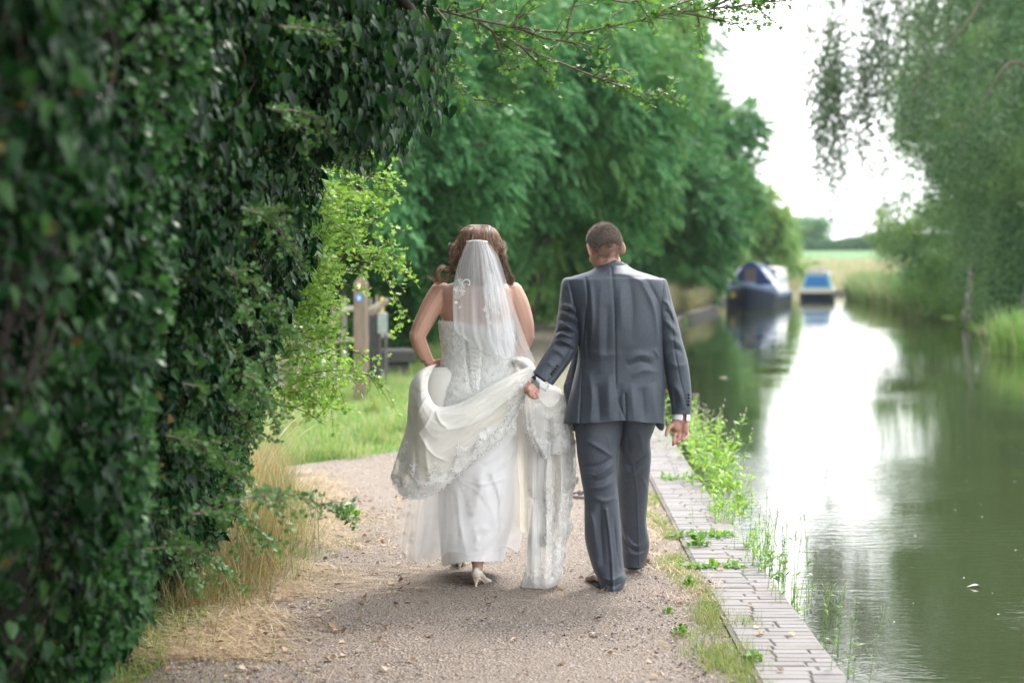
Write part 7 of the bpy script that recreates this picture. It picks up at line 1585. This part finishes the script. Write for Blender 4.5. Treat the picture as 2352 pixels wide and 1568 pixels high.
    G, x, y = freeform(Fq, 50, 36, DB, None, lambda u, v: 0.005 * np.sin(u * 12)); fl = gmesh("lace_flounce", G, TUL, tr, False); lace("lace_border", G, LS, fl, lambda u, v: 0.7 + 0 * u, 330, 0.009, False, 0.002, 13, 0.5); scallop(G[-1], fl)
    # ---- veil
    vt = None
    def veil(C, n, m_, k, am, dz, seed):
        G, x, y = freeform(C, n, m_, DB + dz, None, lambda u, v: am * (0.25 + 0.75 * v) * (np.sin(u * k + 1.8 * np.sin(u * 6 + seed) + 0.8 * np.sin(v * 4)) + 0.55 * np.sin(u * k * 1.7 + 2 + 2 * np.sin(u * 4)) + 0.25 * np.sin(u * k * 3.1 + seed)), 0.0, seed); return G
    C1 = [[(1072, 557, -0.12), (1088, 553, -0.14), (1104, 552, -0.14), (1119, 554, -0.12)], [(1058, 590, -0.125), (1086, 590, -0.16), (1116, 590, -0.16), (1145, 590, -0.11)], [(1046, 630, -0.13), (1084, 630, -0.17), (1124, 630, -0.17), (1160, 635, -0.11)], [(1040, 680, -0.14), (1084, 680, -0.16), (1130, 680, -0.16), (1176, 685, -0.12)], [(1041, 730, -0.15), (1086, 732, -0.16), (1140, 735, -0.17), (1196, 745, -0.13)], [(1043, 756, -0.15), (1090, 770, -0.17), (1150, 782, -0.18), (1212, 790, -0.14)], [(1048, 762, -0.16), (1100, 800, -0.18), (1165, 822, -0.19), (1230, 832, -0.15)]]
    G = veil(C1, 120, 260, 19, 0.010, 0.0, 1); vl = gmesh("veil", G, VL, who, False); vl['label'] = "sheer white veil gathered on a comb, with floral lace"
    C2 = [[(1074, 558, -0.11), (1092, 555, -0.125), (1108, 554, -0.125), (1117, 556, -0.11)], [(1062, 592, -0.115), (1090, 592, -0.14), (1118, 592, -0.14), (1140, 592, -0.10)], [(1052, 635, -0.12), (1086, 635, -0.15), (1122, 635, -0.15), (1154, 640, -0.10)], [(1044, 690, -0.13), (1084, 690, -0.145), (1130, 690, -0.145), (1168, 695, -0.11)], [(1044, 752, -0.14), (1060, 752, -0.15), (1140, 770, -0.155), (1186, 790, -0.12)]]
    G2 = veil(C2, 90, 220, 15, 0.009, 0.012, 2); gmesh("veil_layer", G2, VL, vl, False)
    # loose bright pleats on the right half
    C3 = [[(1104, 556, -0.13), (1112, 555, -0.13), (1118, 556, -0.12)], [(1106, 600, -0.17), (1122, 600, -0.17), (1138, 600, -0.14)], [(1112, 660, -0.18), (1136, 660, -0.18), (1160, 665, -0.15)], [(1118, 730, -0.185), (1146, 735, -0.18), (1176, 742, -0.15)], [(1122, 800, -0.19), (1152, 812, -0.185), (1184, 822, -0.16)]]
    G3 = veil(C3, 90, 120, 9, 0.009, 0.0, 3); gmesh("veil_layer", G3, VL, vl, False)
    lace("lace_flower", G, LC, vl, lambda u, v: 1.0 * ((((u - 0.115) / 0.085) ** 2 + ((v - 0.47) / 0.13) ** 2) < 1), 150, 0.0125, False, 0.004, 14, 0.25)
    lace("lace_flower", G2, LC, vl, lambda u, v: 1.0 * ((((u - 0.72) / 0.13) ** 2 + ((v - 0.66) / 0.16) ** 2) < 1), 210, 0.0135, False, 0.003, 15, 0.25)
    lace("lace_flower", G, LC, vl, lambda u, v: 1.0 * ((((u - 0.63) / 0.10) ** 2 + ((v - 0.60) / 0.16) ** 2) < 1), 110, 0.0115, False, 0.002, 16, 0.3)
    C = crom([(1058, 655, -0.155), (1062, 648, -0.16), (1070, 642, -0.16), (1078, 645, -0.16), (1079, 653, -0.16), (1074, 655, -0.16)], 20); mb = MB(); mb.tube(at(C[:, 0], C[:, 1], DB + C[:, 2] - 0.01), 0.0028, 6); mb.build("lace_scroll", LC, vl)
    mb = MB(); mb.tube(at(np.linspace(1071, 1120, 8), 556 - 3 * np.sin(np.linspace(0, 3.1, 8)), DB - 0.135 + 0.01 * np.abs(np.linspace(-1, 1, 8))), 0.004, 6); mb.build("comb", plain("comb_pearl", (0.7, 0.7, 0.7), 0.3), vl)
    # ---- bracelet
    G, x, y = tubev([(977, 824, 0.03, 13.6, 0.031), (979, 829, 0.036, 13.2, 0.030)], 4, 30, DB); gmesh("bracelet", G, plain("silver_bracelet", (0.35, 0.33, 0.3), 0.3, metal=0.9), who, True, thick=0.003)
build_bride()

# ---------------------------------------------------------------- air over the canal
def build_haze():
    mb = MB(); mb.box((20, 520, 8.2), (980, 1240, 22.4))
    m = bpy.data.materials.new("haze_air"); m.use_nodes = True; t = m.node_tree; t.nodes.clear()
    o = t.nodes.new("ShaderNodeOutputMaterial"); v = t.nodes.new("ShaderNodeVolumePrincipled")
    v.inputs['Color'].default_value = (0.82, 0.91, 1.0, 1); v.inputs['Density'].default_value = 0.0002; v.inputs['Anisotropy'].default_value = 0.2
    t.links.new(v.outputs[0], o.inputs['Volume'])
    tag(mb.build("haze", m, None, False), kind='stuff')
build_haze()
